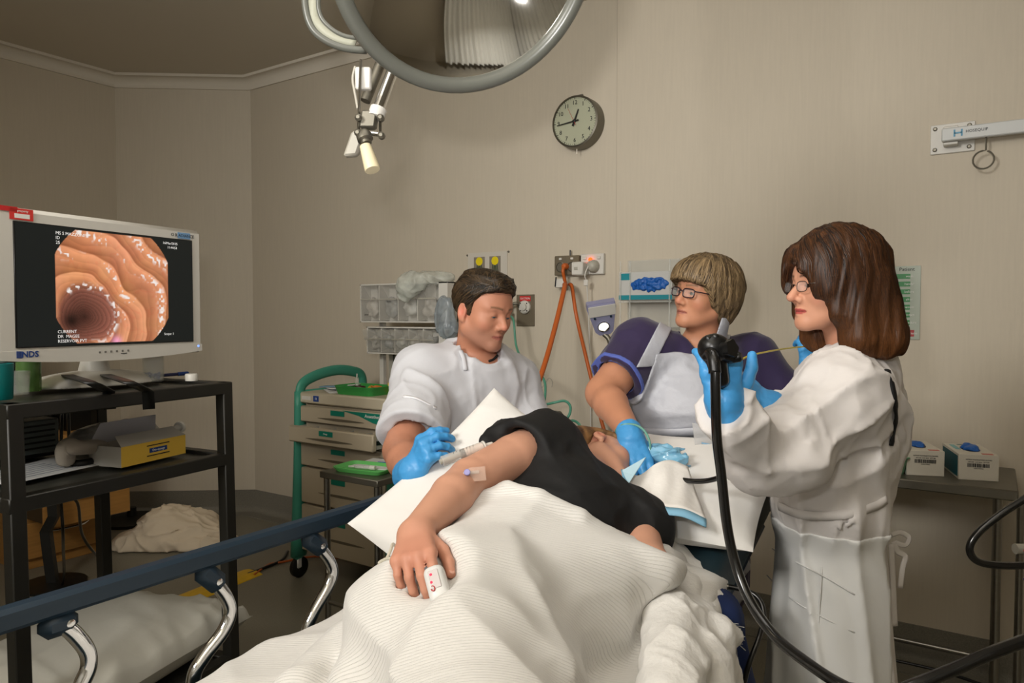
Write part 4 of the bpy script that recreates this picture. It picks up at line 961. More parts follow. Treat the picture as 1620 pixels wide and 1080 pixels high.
# things on the trolley top
p = np.array([-2.80, 2.72, zt])
def tray(name, label, p, w, d_, h, m_, yaw=0.0):
    X = np.array([math.cos(yaw), math.sin(yaw), 0]); Y = np.array([-math.sin(yaw), math.cos(yaw), 0]); rs = []
    for s, z in ((.9, .003), (1.0, h), (1.05, h), (1.05, h - .003), (1.03, h - .006), (.93, .0)):
        rs.append([p + X * a * w / 2 * s + Y * b * d_ / 2 * s + UZ * z for a, b in [(math.copysign(abs(math.cos(t_)) ** .3, math.cos(t_)), math.copysign(abs(math.sin(t_)) ** .3, math.sin(t_))) for t_ in np.linspace(0, 2 * PI, 33)[:-1]]])
    vs = [q for r in rs for q in r]; n = 32
    fs = [(i * n + k, i * n + (k + 1) % n, (i + 1) * n + (k + 1) % n, (i + 1) * n + k) for i in range(len(rs) - 1) for k in range(n)] + [tuple(range(n)), tuple((len(rs) - 1) * n + k for k in range(n))]
    mb = MB(); mb.add(vs, fs); o = mb.build(name, m_, None, 30); tag(o, label, 'tray'); return o
p = np.array([-2.73, 2.735, zt]); tray('green_tray', 'green plastic tray of coloured ampoules on the trolley top', p, .27, .18, .045, M_green)
cs_ = [(190, 60, 30), (210, 180, 40), (60, 30, 26), (220, 220, 214), (40, 110, 60), (200, 110, 40)]
AMP = ('orange-brown', 'yellow', 'dark brown', 'white', 'green', 'pale orange')
for k in range(6):
    a = p + np.array([.0 + .022 * k, -.035 + .05 * (k % 2), .016 + .010 * (k % 3)]); dr_ = nrm((.7 * math.cos(k * 2.1), .7 * math.sin(k * 2.1), .12))
    o = MB().lathe(a, dr_, [(0, 0), (.009, 0), (.010, .003), (.010, .034), (.005, .042), (.006, .054), (0, .056)], 12).build('ampoule', mat('ampoule_%d' % k, cs_[k], .3)); tag(o, AMP[k] + ' glass ampoule lying in the green tray on the trolley', 'ampoule', 'ampoules in the trolley tray')
sp = p + np.array([-.07, .02, .006])
t = thing('upright_syringe', 'clear syringe standing upright in the green trolley tray', 'syringe', sp)
MB().cyl(sp, sp + UZ * .075, .011, 14).build('barrel', M_glass, t); MB().cyl(sp + UZ * .075, sp + UZ * .095, .004, 10).build('tip', M_plastic_w, t); MB().cyl(sp - UZ * .002, sp + UZ * .003, .017, 14).build('flange', M_plastic_w, t)
p = np.array([-2.93, 2.74, zt])
t = thing('packet_pile', 'loose pile of blue and white packets left of the green trolley tray', 'packet', p)
for k in range(5):
    a = random.uniform(-.5, .5); X = np.array([math.cos(a), math.sin(a), .08 * (k - 2) * .5]); X = nrm(X); Y = nrm(np.cross(UZ, X))
    MB().box(p + (random.uniform(-.05, .05), random.uniform(-.05, .06), .006 + .007 * k), (.12, .07, .006), (X, Y, np.cross(X, Y)), .002).build('packet', mat('packet_blue', (110, 140, 160), .4) if k % 2 else M_paper, t)
p = np.array([-2.56, 2.82, zt])
t = thing('yellow_drug_box', 'yellow and white drug box at the end of the trolley top', 'box', p)
MB().box(p + UZ * .03, (.1, .07, .06), bev=.002).build('carton', mat('carton_yellow2', (230, 190, 30), .55), t); MB().box(p + (-.01, -.036, .035), (.05, .002, .022)).build('label', M_ink, t)
MB().box(p + (.03, .05, .045), (.16, .05, .09), bev=.002).build('inner_carton', mat('carton_cream', (214, 204, 170), .6), t)

# ------------------------------------------------------------------ small stainless instrument stand
a0, a1, b0_, b1_, zs = -2.40, -2.06, 2.135, 2.50, .755
t = thing('instrument_stand', 'small stainless steel stand holding the flat green tray', 'stand', ((a0 + a1) / 2, (b0_ + b1_) / 2, 0))
MB().box(((a0 + a1) / 2, (b0_ + b1_) / 2, zs - .014), (a1 - a0, b1_ - b0_, .028), bev=.003).build('top', M_steel_d, t)
for x in (a0 + .025, a1 - .02):
    for y in (b0_ + .02, b1_ - .02): MB().cyl((x, y, 0), (x, y, zs - .02), .0135, 14).build('leg', M_steel, t)
for y in (b0_ + .02, b1_ - .02): MB().cyl((a0 + .025, y, .185), (a1 - .02, y, .185), .009, 10).build('cross_bar', M_steel, t)
p = Z(580, 744, zs); p[2] = zs + .001; tray('green_tray', 'flat green tray on the small steel stand beside the seated man', p, .25, .16, .02, mat('green_tray_light', (92, 176, 92), .4), .15)
t = thing('small_syringe', 'small clear syringe lying in the flat green tray', 'syringe', p)
MB().cyl(p + (-.05, -.02, .014), p + (.02, .0, .014), .008, 12).build('barrel', M_glass, t); MB().cyl(p + (.02, .0, .014), p + (.045, .006, .014), .01, 12).build('plunger', M_plastic_w, t); MB().cyl(p + (-.08, -.028, .014), p + (-.05, -.02, .014), .003, 8).build('tip', M_plastic_w, t)
o, = [MB().box(p + (.0, .12, .004), (.26, .2, .004), (nrm((1, .2, 0)), nrm((-.2, 1, 0)), UZ)).build('paper_sheet', M_paper)]; tag(o, 'white paper under the green tray on the steel stand', 'paper')
t = thing('blue_pen', 'blue pen lying on the paper behind the flat green tray', 'pen', p)
MB().cyl(p + (-.03, .1, .012), p + (.09, .13, .012), .006, 10).build('barrel', mat('pen_barrel_blue', (50, 86, 150), .4), t); MB().cyl(p + (.09, .13, .012), p + (.115, .136, .012), .007, 10).build('cap', M_ink, t)

# ------------------------------------------------------------------ stainless table on the right
a0, a1, b0_, b1_, zs = -.62, .085, 2.87, 3.30, .85
t = thing('steel_table', 'long stainless steel table along the wall holding two glove boxes', 'table', ((a0 + a1) / 2, (b0_ + b1_) / 2, 0))
MB().box(((a0 + a1) / 2, (b0_ + b1_) / 2, zs - .0175), (a1 - a0, b1_ - b0_, .035), bev=.004).build('top', M_steel_d, t)
for x in (a0 + .03, a1 - .055):
    for y in (b0_ + .035, b1_ - .035):
        lg = MB().cyl((x, y, .12), (x, y, zs - .03), .0135, 14).build('leg', M_steel, t)
        MB().lathe((x, y, .10), UZ, [(0, 0), (.02, 0), (.022, .01), (.015, .03), (0, .03)], 14).build('caster_stem', M_chrome, lg)
        MB().lathe((x - .012, y, .05), UX, [(0, 0), (.045, 0), (.05, .004), (.05, .02), (.045, .024), (0, .024)], 20).build('wheel', M_black, lg)
MB().cyl((a0 + .03, b1_ - .035, .12), (a1 - .055, b1_ - .035, .12), .01, 10).build('cross_bar', M_steel, t)
MB().cyl((a1 + .01, b0_ + .1, .05), (a1 + .01, b0_ + .1, zs - .04), .012, 12).build('side_tube', M_steel, t)
def glove_box(label, p, X, accent, dz):
    X = nrm(X); Y = np.cross(UZ, X); w, d_, h = .122, .235, .09
    t = thing('glove_box', label, 'box', p, 'glove boxes on the steel table')
    c_ = p + X * w / 2 + Y * d_ / 2 + UZ * h / 2
    MB().box(c_, (w, d_, h), (X, Y, UZ), .0015).build('carton', mat('carton_ivory', (206, 200, 186), .6), t)
    pts = [(math.cos(a) * .028 * (1 if abs(math.cos(a)) > .3 else .9), math.sin(a) * .062) for a in np.linspace(0, 2 * PI, 25)[:-1]]
    MB().prism(pts, c_ + UZ * (h / 2 + .0002), X, Y, UZ, .0008).build('opening', M_black, t)
    f = lambda q: ell(q, c_ + UZ * (h / 2 - .002), (.026, .055, .016 + dz), np.stack([X, Y, UZ], 1)) + (vnoise(q * 80) - .5) * .016
    sdf_obj('glove', f, c_ + UZ * (h / 2) - (.09, .09, .004), c_ + UZ * (h / 2) + (.09, .09, .05), .004, M_glovebox, t)
    MB().box(c_ - X * (w / 2 + .0006) + UZ * .0, (.001, d_ * .9, h * .8), (X, Y, UZ)).build('side_print', mat('print_teal_%s' % label[:5], accent, .5), t)
    MB().box(c_ + UZ * (h / 2 + .0006) - X * .04 + Y * .03, (.016, .1, .001), (X, Y, UZ)).build('top_band', mat('band_teal_pale', (120, 176, 178), .5), t)
    MB().box(c_ + UZ * (h / 2 + .0006) + X * .03 - Y * .1, (.034, .02, .001), (X, Y, UZ)).build('corner_mark', mat('mark_red', (190, 96, 84), .5), t)
    MB().box(c_ + UZ * (h / 2 + .0006) + X * .0 + Y * .09, (.04, .014, .001), (X, Y, UZ)).build('corner_mark', mat('mark_green', (70, 110, 100), .5), t)
    fo = p + X * w / 2 - Y * .0008 + UZ * h * .55
    mb = MB(); x_ = -.034
    while x_ < .034:
        wd = random.choice((.0008, .0014, .002)); mb.box(fo + X * x_ + UZ * .003, (wd, .0006, .013), (X, Y, UZ)); x_ += wd + random.choice((.0008, .0014))
    mb.build('barcode', M_ink, t, 0)['kind'] = 'stuff'
    text('NITRILE EXAMINATION GLOVES', .0055, fo + UZ * .0225, X, UZ, M_ink, t); text('REF 6N0   LOT 2214   QTY 200', .0048, fo + UZ * .0145, X, UZ, M_ink, t); text('NON STERILE', .0048, fo - UZ * .008, X, UZ, M_ink, t)
p1 = Z(1434, 751, zs); p2 = Z(1494, 754, zs); glove_box('ivory glove box on the steel table, next to the white gown', p1, p2 - p1, (120, 160, 150), 0)
p1 = Z(1516, 758, zs); p2 = Z(1580, 762, zs); glove_box('second ivory glove box with teal side, at the outer end of the steel table', p1, p2 - p1, (0, 84, 96), .006)
p = Z(1412, 748, zs); o = MB().lathe((p[0], p[1], zs), UZ, [(0, 0), (.035, 0), (.05, .06), (.056, .06), (.056, .064), (.047, .064), (.033, .004), (0, .004)], 24).build('green_bowl', mat('green_bowl', (96, 150, 112), .4)); tag(o, 'pale green bowl on the steel table half hidden by the white gown', 'bowl')
cable('thin_black_cable', 'thin black cable lying on the floor under the steel table', 'cable', [Z(1300, 1020, .008), Z(1440, 1050, .008), Z(1500, 1065, .008), Z(1560, 1085, .008)], .007, M_rubber)

# unseen white curtain added behind the photographer to brighten the lamp dish reflection
mb = MB(); N_c = 180
vs = [(-3.6 + 5.6 * i / N_c, -2.6 + .05 * math.sin(i * 1.1) + .02 * math.sin(i * .37), z) for z in (.02, 2.95) for i in range(N_c + 1)]
mb.add(vs, [(i, i + 1, N_c + 2 + i, N_c + 1 + i) for i in range(N_c)])
vs = [(1.75 + .05 * math.sin(i * 1.1) + .02 * math.sin(i * .37), -2.45 + 3.1 * i / 100, z) for z in (.02, 2.95) for i in range(101)]
mb.add(vs, [(i, i + 1, 102 + i, 101 + i) for i in range(100)])
t = thing('added_curtain', 'white pleated curtain added to give the lamp dish a bright reflection', 'curtain', (-.8, -2.6, .25))
mb.build('added_curtain_cloth', mat('curtain_white', (226, 226, 222), .8), t, 180)
MB().cyl((-3.7, -2.6, 2.97), (2.1, -2.6, 2.97), .015, 10).build('added_curtain_rail', M_steel, t)
for x in (-3.2, -.8, 1.6): MB().cyl((x, -2.6, 2.97), (x, -2.6, ZC), .008, 8).build('added_rail_hanger', M_steel, t)
# ------------------------------------------------------------------ people: tools
M_skin = mat('skin', (214, 160, 132), .5, attr=True, bump=.08, bscale=160, bdist=.002, spec=.4)
M_hair = mat('hair', (80, 60, 40), .5, attr=True, bump=.6, bscale=11, bstretch=(24, 24, 1.2), bdist=.006, spec=.3)
M_hairH = mat('hair_lying', (80, 60, 40), .5, attr=True, bump=.5, bscale=11, bstretch=(24, 1.5, 24), bdist=.004, spec=.3)
M_eye = mat('eyeball', (230, 225, 220), .15, attr=True)
M_lens = mat('spectacle_lens', (235, 238, 240), .04, trans=.0, alpha=.06, spec=.3)
class Head:
    """local axes: l towards the person's left, f out of the face, u towards the crown; origin between the ears at eye height"""
    def __init__(s, O, fwd, up, sc=1.0, male=False, lidlow=0.0, jaw=1.0, nose=0.0):
        s.nose = nose
        s.O = np.asarray(O, float); s.F = nrm(fwd); s.U = nrm(np.asarray(up) - s.F * np.dot(up, s.F)); s.L = np.cross(s.U, s.F); s.R = np.stack([s.L, s.F, s.U], 1)
        s.sc = sc; s.male = male; s.lid = lidlow; s.jaw = jaw
    def w(s, l, f, u): return s.O + (s.L * l + s.F * f + s.U * u) * s.sc
    def loc(s, p): return ((p - s.O.astype(f32)) @ s.R.astype(f32)) / f32(s.sc)
    def cranium(s, q): return smin(ell(q, (0, -.014, .032), (.0755, .098, .083)), ell(q, (0, .035, .03), (.062, .053, .06)), .04)
    def sdf(s, p, neck=None):
        q = s.loc(p); a = q.copy(); a[:, 0] = np.abs(a[:, 0]); m = s.male; j = s.jaw
        d = s.cranium(q)
        d = smin(d, ell(q, (0, .03, -.035), (.060 * j, .058, .082)), .03)
        d = smin(d, rc(a, (.050 * j, -.002, -.060), (.012, .070, -.100), .022, .017), .03)
        d = smin(d, ell(a, (.043, .052, -.030), (.024, .026, .024)), .025)
        d = smin(d, rc(a, (.014, .083, .018), (.046, .066, .021), .0115 if m else .0095), .014)
        d = smax(d, -sph(a, (.032, .099, -.004), .0165), .014)
        lidd = sph(a, (.0315, .0735, -.002), .0150)
        op = ell(a, (.0315, .0885, -.004 - s.lid * .004), (.0125, .010, .0042 * (1 - s.lid * .62)))
        d = smin(d, lidd, .006); d = smax(d, -op, .002)
        nose = rc(q, (0, .084 + s.nose * .3, .004), (0, .106 + s.nose, -.034), .0078, .0115); nose = smin(nose, sph(a, (.0115, .095, -.040), .0088), .008)
        nose = smax(nose, -sph(a, (.0068, .101 + s.nose * .7, -.0495), .0042), .004)
        d = smin(d, nose, .011)
        d = smin(d, ell(q, (0, .061, -.066), (.032, .026, .026)), .018)
        lw = .0052 if m else .0062
        lips = smin(rc(a, (.004, .0925, -.0645), (.023, .080, -.0685), lw, .002), rc(a, (.0, .0905, -.0755), (.020, .080, -.0715), lw + .0008, .002), .002)
        d = smin(d, lips, .006)
        d = smax(d, -rc(a, (0, .0985, -.0698), (.024, .0835, -.0700), .0016), .002)
        d = smin(d, sph(q, (0, .073, -.100), .0185), .018)
        ear = ell(a - np.array([.0, 0, 0], f32), (.0785, -.014, -.010), (.009, .0185, .031)); ear = smax(ear, -ell(a, (.0865, -.010, -.006), (.006, .011, .020)), .005)
        ear = smin(ear, ell(a, (.0775, -.006, -.036), (.006, .009, .009)), .006)
        d = smin(d, ear, .007)
        d = d * s.sc
        if neck is not None:
            n0 = s.w(0, -.022, -.05); d = smin(d, rc(p, n0, neck[0], (.054 if m else .047) * s.sc, neck[1]), .03)
        return d
    def color(s, v, base, lip=(176, 84, 78), brow=(70, 50, 36), blush=.5, stubble=0.0):
        q = s.loc(v.astype(f32)); a = q.copy(); a[:, 0] = np.abs(a[:, 0]); base = np.array(lin(base)); c = np.tile(base, (len(v), 1))
        def mixc(c, col, w): return c * (1 - w[:, None]) + np.array(lin(col)) * w[:, None]
        n = vnoise(v.astype(f32) * 45) - .5
        c = c * (1 + .10 * n[:, None])
        red = (214, 122, 104)
        for ctr, r, k in (((.045, .06, -.035), .026, .55), ((0, .11, -.036), .016, .5), ((.08, -.012, -.01), .03, .6), ((0, .08, -.1), .018, .25)):
            c = mixc(c, red, np.clip(1 - np.sqrt(((a - np.array(ctr, f32)) ** 2).sum(1)) / r, 0, 1) * k * blush * 1.6)
        if stubble: c = mixc(c, (120, 92, 80), np.clip((-.045 - q[:, 2]) / .02, 0, 1) * np.clip((q[:, 1] - .0) / .03, 0, 1) * np.clip((q[:, 2] + .125) / .02, 0, 1) * stubble)
        hh = .0088 * np.sqrt(np.clip(1 - (a[:, 0] / .0255) ** 2, 0, 1)); du = np.abs(q[:, 2] + .0702)
        c = mixc(c, lip, np.clip((hh - du) / .0015, 0, 1) * (q[:, 1] > .065) * .85)
        c = mixc(c, (70, 30, 28), np.clip(1 - np.abs(q[:, 2] + .0699) / .0013, 0, 1) * (a[:, 0] < .0245) * (q[:, 1] > .065) * .7)
        bu = .0205 + .0035 * np.sin(np.clip((a[:, 0] - .012) / .042, 0, 1) * 2.6); bt = .0042 - .05 * np.clip(a[:, 0] - .03, 0, .05)
        c = mixc(c, brow, np.clip(1.3 - np.abs(q[:, 2] - bu) / np.maximum(bt, .001), 0, 1) * (a[:, 0] > .012) * (a[:, 0] < .052) * (q[:, 1] > .03) * .8)
        de = np.abs(np.sqrt(((a - np.array([.0315, .0735, -.002], f32)) ** 2).sum(1)) - .015); lash = np.abs(a[:, 2] + .002 + s.lid * .003) < .0042
        dx_ = ell(a, (.0315, .0885, -.004 - s.lid * .004), (.0125, .010, .0042 * (1 - s.lid * .62)))
        c = mixc(c, (60, 40, 34), np.clip(1 - np.abs(dx_) / .0016, 0, 1) * (a[:, 1] > .07) * (.75 if not s.male else .55))
        return c
    def eyes(s, parent, iris=(70, 90, 100), look=(0, 1, -.1)):
        for sg in (-1, 1):
            c0 = s.w(sg * .0315, .0735, -.003); g = nrm(s.L * look[0] + s.F * look[1] + s.U * look[2]); x, y, z = frame_from(g); vs = []; cs = []; n = 20; m_ = 14
            for jx in range(m_ + 1):
                t = PI * jx / m_
                for k in range(n):
                    an = 2 * PI * k / n; vs.append(c0 + (z * math.cos(t) + (x * math.cos(an) + y * math.sin(an)) * math.sin(t)) * .0132 * s.sc)
                    cs.append(lin((15, 12, 10)) if jx < 2 else lin(iris) if jx < 4 else lin((226, 216, 208)))
            q = np.array([[jx * n + k, (jx + 1) * n + k, (jx + 1) * n + (k + 1) % n, jx * n + (k + 1) % n] for jx in range(m_) for k in range(n)])
            cs = np.array(cs); mesh_np('eye', [(np.array(vs), q)], M_eye, parent, lambda v: cs)
    def hair_clip(s, q, line):
        f_, u_ = zip(*line); return np.interp(q[:, 1], f_, u_).astype(f32) - q[:, 2]
    def glasses(s, parent, m_, w=.048, h=.030, r=.0016, corner=.35, f0=.104, drop=-.004):
        g = thing_part = None
        fr = bpy.data.objects.new('glasses', None)
        mb = MB()
        for sg in (-1, 1):
            pts = []
            for t in np.linspace(0, 2 * PI, 29)[:-1]:
                cx_, cy_ = math.cos(t), math.sin(t); pw = corner + .15
                x = math.copysign(abs(cx_) ** pw, cx_) * w / 2; y = math.copysign(abs(cy_) ** pw, cy_) * h / 2
                pts.append(s.w(sg * (.0325 + x * 1.0), f0 - abs(.0325 + x) * .16, drop + y))
            mb.tube(pts, r, 6, closed=True)
            mb.tube([s.w(sg * .057, f0 - .010, drop + h * .28), s.w(sg * .073, f0 - .022, drop + h * .28), s.w(sg * .081, .03, drop + .006), s.w(sg * .082, -.01, drop + .006)], r * 1.05, 6, 4)
        mb.tube([s.w(-.0095, f0 - .001, drop + .004), s.w(0, f0 + .003, drop + .007), s.w(.0095, f0 - .001, drop + .004)], r, 6, 4)
        o = mb.build('glasses', m_, parent, 180)
        for sg in (-1, 1):
            vs = []
            for t in np.linspace(0, 2 * PI, 25)[:-1]:
                cx_, cy_ = math.cos(t), math.sin(t); pw = corner + .15
                x = math.copysign(abs(cx_) ** pw, cx_) * w / 2 * .97; y = math.copysign(abs(cy_) ** pw, cy_) * h / 2 * .97
                vs.append(s.w(sg * (.0325 + x), f0 - abs(.0325 + x) * .16, drop + y))
            l = MB(); l.add(vs, [tuple(range(len(vs)))]); l.build('lens', M_lens, o, 0, .0012)
        return o
def rotv(v, ax, a):
    ax = nrm(ax); return v * math.cos(a) + np.cross(ax, v) * math.sin(a) + ax * np.dot(ax, v) * (1 - math.cos(a))
class Hand:
    def __init__(s, W_, d, n, left, curl=((.3, .4, .3),) * 4, spread=.06, sc=1.0, thumb=((.55, .75, -.35), (.85, .45, -.35), (.95, .15, -.3)), extra=0.0, fan=0.0):
        d = nrm(d); n = nrm(np.asarray(n) - d * np.dot(n, d)); t = np.cross(d, n) * (1 if left else -1)
        s.W = np.asarray(W_, float); s.d, s.n, s.t = d, n, t; s.pal = []; s.fin = []; e = extra
        offs = ((.090, .030), (.094, .0095), (.089, -.0115), (.079, -.0305)); ln = (.072, .080, .074, .058); rad = (.0094, .0096, .0090, .0080)
        s.tips = []
        for i in range(4):
            kx, ty = offs[i]; k = s.W + (d * kx + t * ty + n * (.004 - abs(ty) * .12)) * sc
            s.pal.append((s.W + (t * ty * .55 + d * .004) * sc, k, (.0135 + e) * sc, (.0112 + e) * sc))
            dirn = nrm(d + t * (1.5 - i) * (spread + .001)); seg = []
            p = k; c = curl[i]; acc = 0
            for ph, fr in enumerate((.45, .30, .25)):
                acc += c[ph]; dv = rotv(dirn, np.cross(dirn, n), -acc)
                dv = nrm(dirn * math.cos(acc) - n * math.sin(acc)) if True else dv
                p2 = p + dv * ln[i] * fr * sc; r0 = (rad[i] + e) * sc * (1 - .08 * ph); r1 = (rad[i] + e) * sc * (1 - .08 * (ph + 1)); seg.append((p, p2, r0, r1)); p = p2
            s.fin.append(seg); s.tips.append((p, dv))
        p = s.W + (d * .018 + t * .020 - n * .008) * sc; seg = []
        for ph, (L, r0, r1) in enumerate(((.046, .0150, .0115), (.034, .0108, .0100), (.027, .0098, .0080))):
            a = thumb[ph]; dv = nrm(d * a[0] + t * a[1] + n * a[2]); p2 = p + dv * L * sc; seg.append((p, p2, (r0 + e) * sc, (r1 + e) * sc)); p = p2
        s.fin.append(seg); s.tips.append((p, dv))
        s.K = s.W + d * .09 * sc; s.sc = sc
    def sdf(s, p):
        pal = uni([rc(p, *c) for c in s.pal], .014 * s.sc); d = None
        fs = []
        for seg in s.fin: fs.append(uni([rc(p, *c) for c in seg], .003))
        f_ = fs[0]
        for g in fs[1:]: f_ = smin(f_, g, .0022)
        return smin(pal, f_, .009 * s.sc)
    def bounds(s, pad=.03):
        P = [s.W] + [c[k] for seg in s.fin for c in seg for k in (0, 1)]; return bounds(P, pad)
def hit(px, py, f, t0=.6, t1=4.0):
    """first point of the surface f on the ray through a pixel"""
    r = ray(px, py); L = np.linalg.norm(r); t = t0
    for _ in range(160):
        p = (CAM + r * t).astype(f32)[None]; dd = float(f(p)[0])
        if dd < .0008: break
        t += max(dd * .6, .0012) / L
        if t > t1: return None
    return CAM + r * t
def plain(c): 
    c = np.array(lin(c)); return lambda v: c * (1 + .14 * (vnoise(v.astype(f32) * 38)[:, None] - .5))
def nails(hand, parent, tips=(0, 1, 2, 3, 4), m_=None):
    for i in tips:
        p, dv = hand.tips[i]; n_ = nrm(hand.n - dv * np.dot(hand.n, dv)) if i < 4 else nrm(hand.n * .8 + hand.t * .5)
        n_ = nrm(n_ - dv * np.dot(n_, dv)); MB().ell(p + n_ * .0058 * hand.sc - dv * .001, (.0048, .0062, .0018), (np.cross(dv, n_), dv, n_), 12, 6).build('nail', m_ or mat('nail', (222, 170, 150), .3), parent, 180)

# ------------------------------------------------------------------ hospital trolley bed
bl, br_, bh, bf = -1.21, -.49, 2.07, .0
t = thing('hospital_bed', 'hospital trolley bed with dark teal mattress and raised chrome side rail', 'bed', (-.85, 1.1, 0))
prof = [(bf, .63), (1.24, .63), (bh, .63 + (bh - 1.24) * .31), (bh, .755 + (bh - 1.24) * .31), (1.24, .755), (bf, .755)]
def mattress(p):
    zt_ = np.where(p[:, 1] < 1.24, .69, .69 + (p[:, 1] - 1.24) * .31)
    d = np.maximum(np.maximum(np.abs(p[:, 0] - (bl + br_) / 2) - (br_ - bl) / 2, np.abs(p[:, 1] - (bf + bh) / 2) - (bh - bf) / 2), np.abs(p[:, 2] - zt_) - .065)
    return smax(smax(np.abs(p[:, 0] - (bl + br_) / 2) - (br_ - bl) / 2, np.abs(p[:, 1] - (bf + bh) / 2) - (bh - bf) / 2, .03), np.abs(p[:, 2] - zt_) - .065, .04)
M_matt = mat('mattress_vinyl', (26, 46, 54), .5, bump=.1, bscale=14)
sdf_obj('mattress', mattress, (bl - .03, bf - .03, .58), (br_ + .03, bh + .03, 1.12), .012, M_matt, t)
for y in (.1, 1.15): MB().box(((bl + br_) / 2, y, .58), (br_ - bl - .06, .06, .05), bev=.005).build('cross_frame', M_navy, t)
for x in (bl + .04, br_ - .04): MB().box((x, .62, .585), (.04, 1.22, .05), bev=.005).build('side_frame', M_navy, t)
for x in (bl + .04, br_ - .04):
    a, b = np.array([x, 1.22, .59]), np.array([x, bh - .03, .59 + (bh - 1.26) * .31]); MB().tube([a, b], .02, 8).build('backrest_frame', M_navy, t)
MB().box(((bl + br_) / 2, .9, .36), (.34, .9, .40), bev=.03).build('lift_column', M_navy, t)
MB().box(((bl + br_) / 2, .95, .17), (.58, 1.7, .06), bev=.01).build('base_frame', M_navy, t)
for x in (bl + .08, br_ - .08):
    for y in (.15, 1.75):
        cs = MB().cyl((x, y, .13), (x, y, .2), .02, 12).build('caster', M_steel, t)
        MB().lathe((x - .02, y, .076), UX, [(0, 0), (.07, 0), (.075, .006), (.075, .034), (.07, .04), (0, .04)], 24).build('wheel', M_black, cs)
ur = -1.275
def U(px, py, u=ur):
    r = ray(px, py); return CAM + r * (u / r[0])
a = U(-60, 993); b = U(640, 788); zr = .948; a[2] = b[2] = zr
dv_ = nrm(b - a)
pr = [(-.0165, -.012), (-.0165, .012), (-.010, .019), (.010, .019), (.0165, .012), (.0165, -.012), (.010, -.019), (-.010, -.019)]
MB().prism(pr, a, UX, UZ, dv_, np.linalg.norm(b - a) + .06).build('rail_bar', M_navy, t, 0)
posts = [((88, 958), [(95, 985), (118, 1003), (138, 1030), (140, 1055), (128, 1085), (112, 1130), (108, 1200)]),
         ((327, 892), [(338, 917), (358, 945), (364, 970), (352, 1000), (322, 1040), (306, 1075), (302, 1160)]),
         ((492, 840), [(503, 862), (520, 885), (526, 905), (518, 930), (496, 970), (485, 1005), (487, 1070), (489, 1130)]),
         ((628, 800), [(636, 818), (648, 840), (646, 870), (636, 900), (630, 960)])]
for (bx, by), pts in posts:
    P = [U(*q) for q in pts]; P.append(np.array([ur + .02, P[-1][1], .56]))
    o = MB().tube(P, .0135, 14, 6).build('rail_post', M_chrome, t, 180)
    p0 = U(bx, by); p0[2] = zr - .034
    q = P[0]; ax_ = nrm(q - p0)
    MB().box((p0 + q) / 2, (.034, .042, np.linalg.norm(q - p0) + .055), (UX, np.cross(ax_, UX), ax_), .014).build('rail_bracket', M_navy, o)
    MB().lathe((p0 + q) / 2 + UX * .015 + ax_ * .012, UX, [(.007, 0), (.007, .004), (.004, .006), (0, .006)], 12).build('rivet', M_chrome, o)
MB().box((ur + .03, .66, .55), (.03, 1.3, .05), bev=.006).build('rail_mount', M_navy, t)
# lowered rail on the doctor's side
MB().tube([(br_ + .045, .2, .52), (br_ + .045, 1.2, .52)], .016, 8).build('lowered_rail', M_navy, t)
for y in (.35, .75, 1.1): MB().tube([(br_ + .045, y, .52), (br_ + .05, y, .42), (br_ + .0, y, .4)], .011, 10, 5).build('lowered_rail_post', M_chrome, t)

# pillows on the bed
mt_ = lambda v: .755 + max(0, v - 1.24) * .31
Yp = nrm((0, 1, .31)); Np = nrm(np.cross(UX, Yp))
cp = np.array([-.80, 1.82, mt_(1.82)]) + Np * .045
pillow('white_head_pillow', 'white pillow lying under the patient head and the absorbent pad', cp, UX + UY * .05, Yp - UX * .05, .73, .48, .12, M_pillow_w, 1, hgt=.008)
A_ = C(565, 832, 1.60); B_ = C(787, 624, 1.90)
edge = B_ - A_; dn = nrm(D(.82, -.35, -.62)); dn = nrm(dn - nrm(edge) * np.dot(dn, nrm(edge)))
pillow('white_back_pillow', 'white pillow propped behind the patient back, one corner pointing up', (A_ + B_) / 2 + dn * .23, dn, edge, .50, np.linalg.norm(edge) * 1.04, .10, M_pillow_w, 8, hgt=.006)

# ------------------------------------------------------------------ the patient
hp = Head(C(946, 731, 1.89), (.90, .35, -.25), (-.36, .93, .05), .92)
Msh = np.array([-.775, 1.50, 1.03]); HIP = np.array([-.79, .97, .865]); WST = np.array([-.80, 1.24, .905])
SHR = C(862, 703, 1.74); SHL = C(1010, 835, 1.63); ELR = C(742, 757, 1.50); WRR = C(657, 842, 1.27)
ELL = C(1028, 890, 1.46)
KNR = np.array([-.50, .70, .87]); KNL = np.array([-.52, .78, .82]); FTR = np.array([-.86, .34, .80])
sax = nrm(SHL - SHR); CHS = Msh + (WST - Msh) * .38
hnd = Hand(WRR, C(652, 922, 1.115) - WRR, D(-.25, -.62, .85), False, curl=((.12, .30, .25), (.45, .6, .4), (.6, .7, .4), (.6, .7, .4)), spread=.05, sc=.98, thumb=((.80, .55, -.30), (.95, .22, -.22), (.98, .05, -.25)))
def pat_torso(p):
    return uni([erc(p, CHS, WST, .100, .092, sax, 1.22), erc(p, WST, HIP, .092, .11, sax, 1.2), sph(p, SHR, .058), sph(p, SHL, .055), rc(p, SHR, SHL, .05)], .05)
def pat_legs(p):
    return uni([rc(p, HIP + (.02, 0, .02), KNR, .095, .062), rc(p, HIP + (.02, 0, -.06), KNL, .085, .058), rc(p, KNR, FTR, .058, .04), rc(p, KNL, FTR + (.1, .06, -.02), .055, .035), rc(p, FTR, FTR + (.12, -.1, 0), .04, .03)], .04)
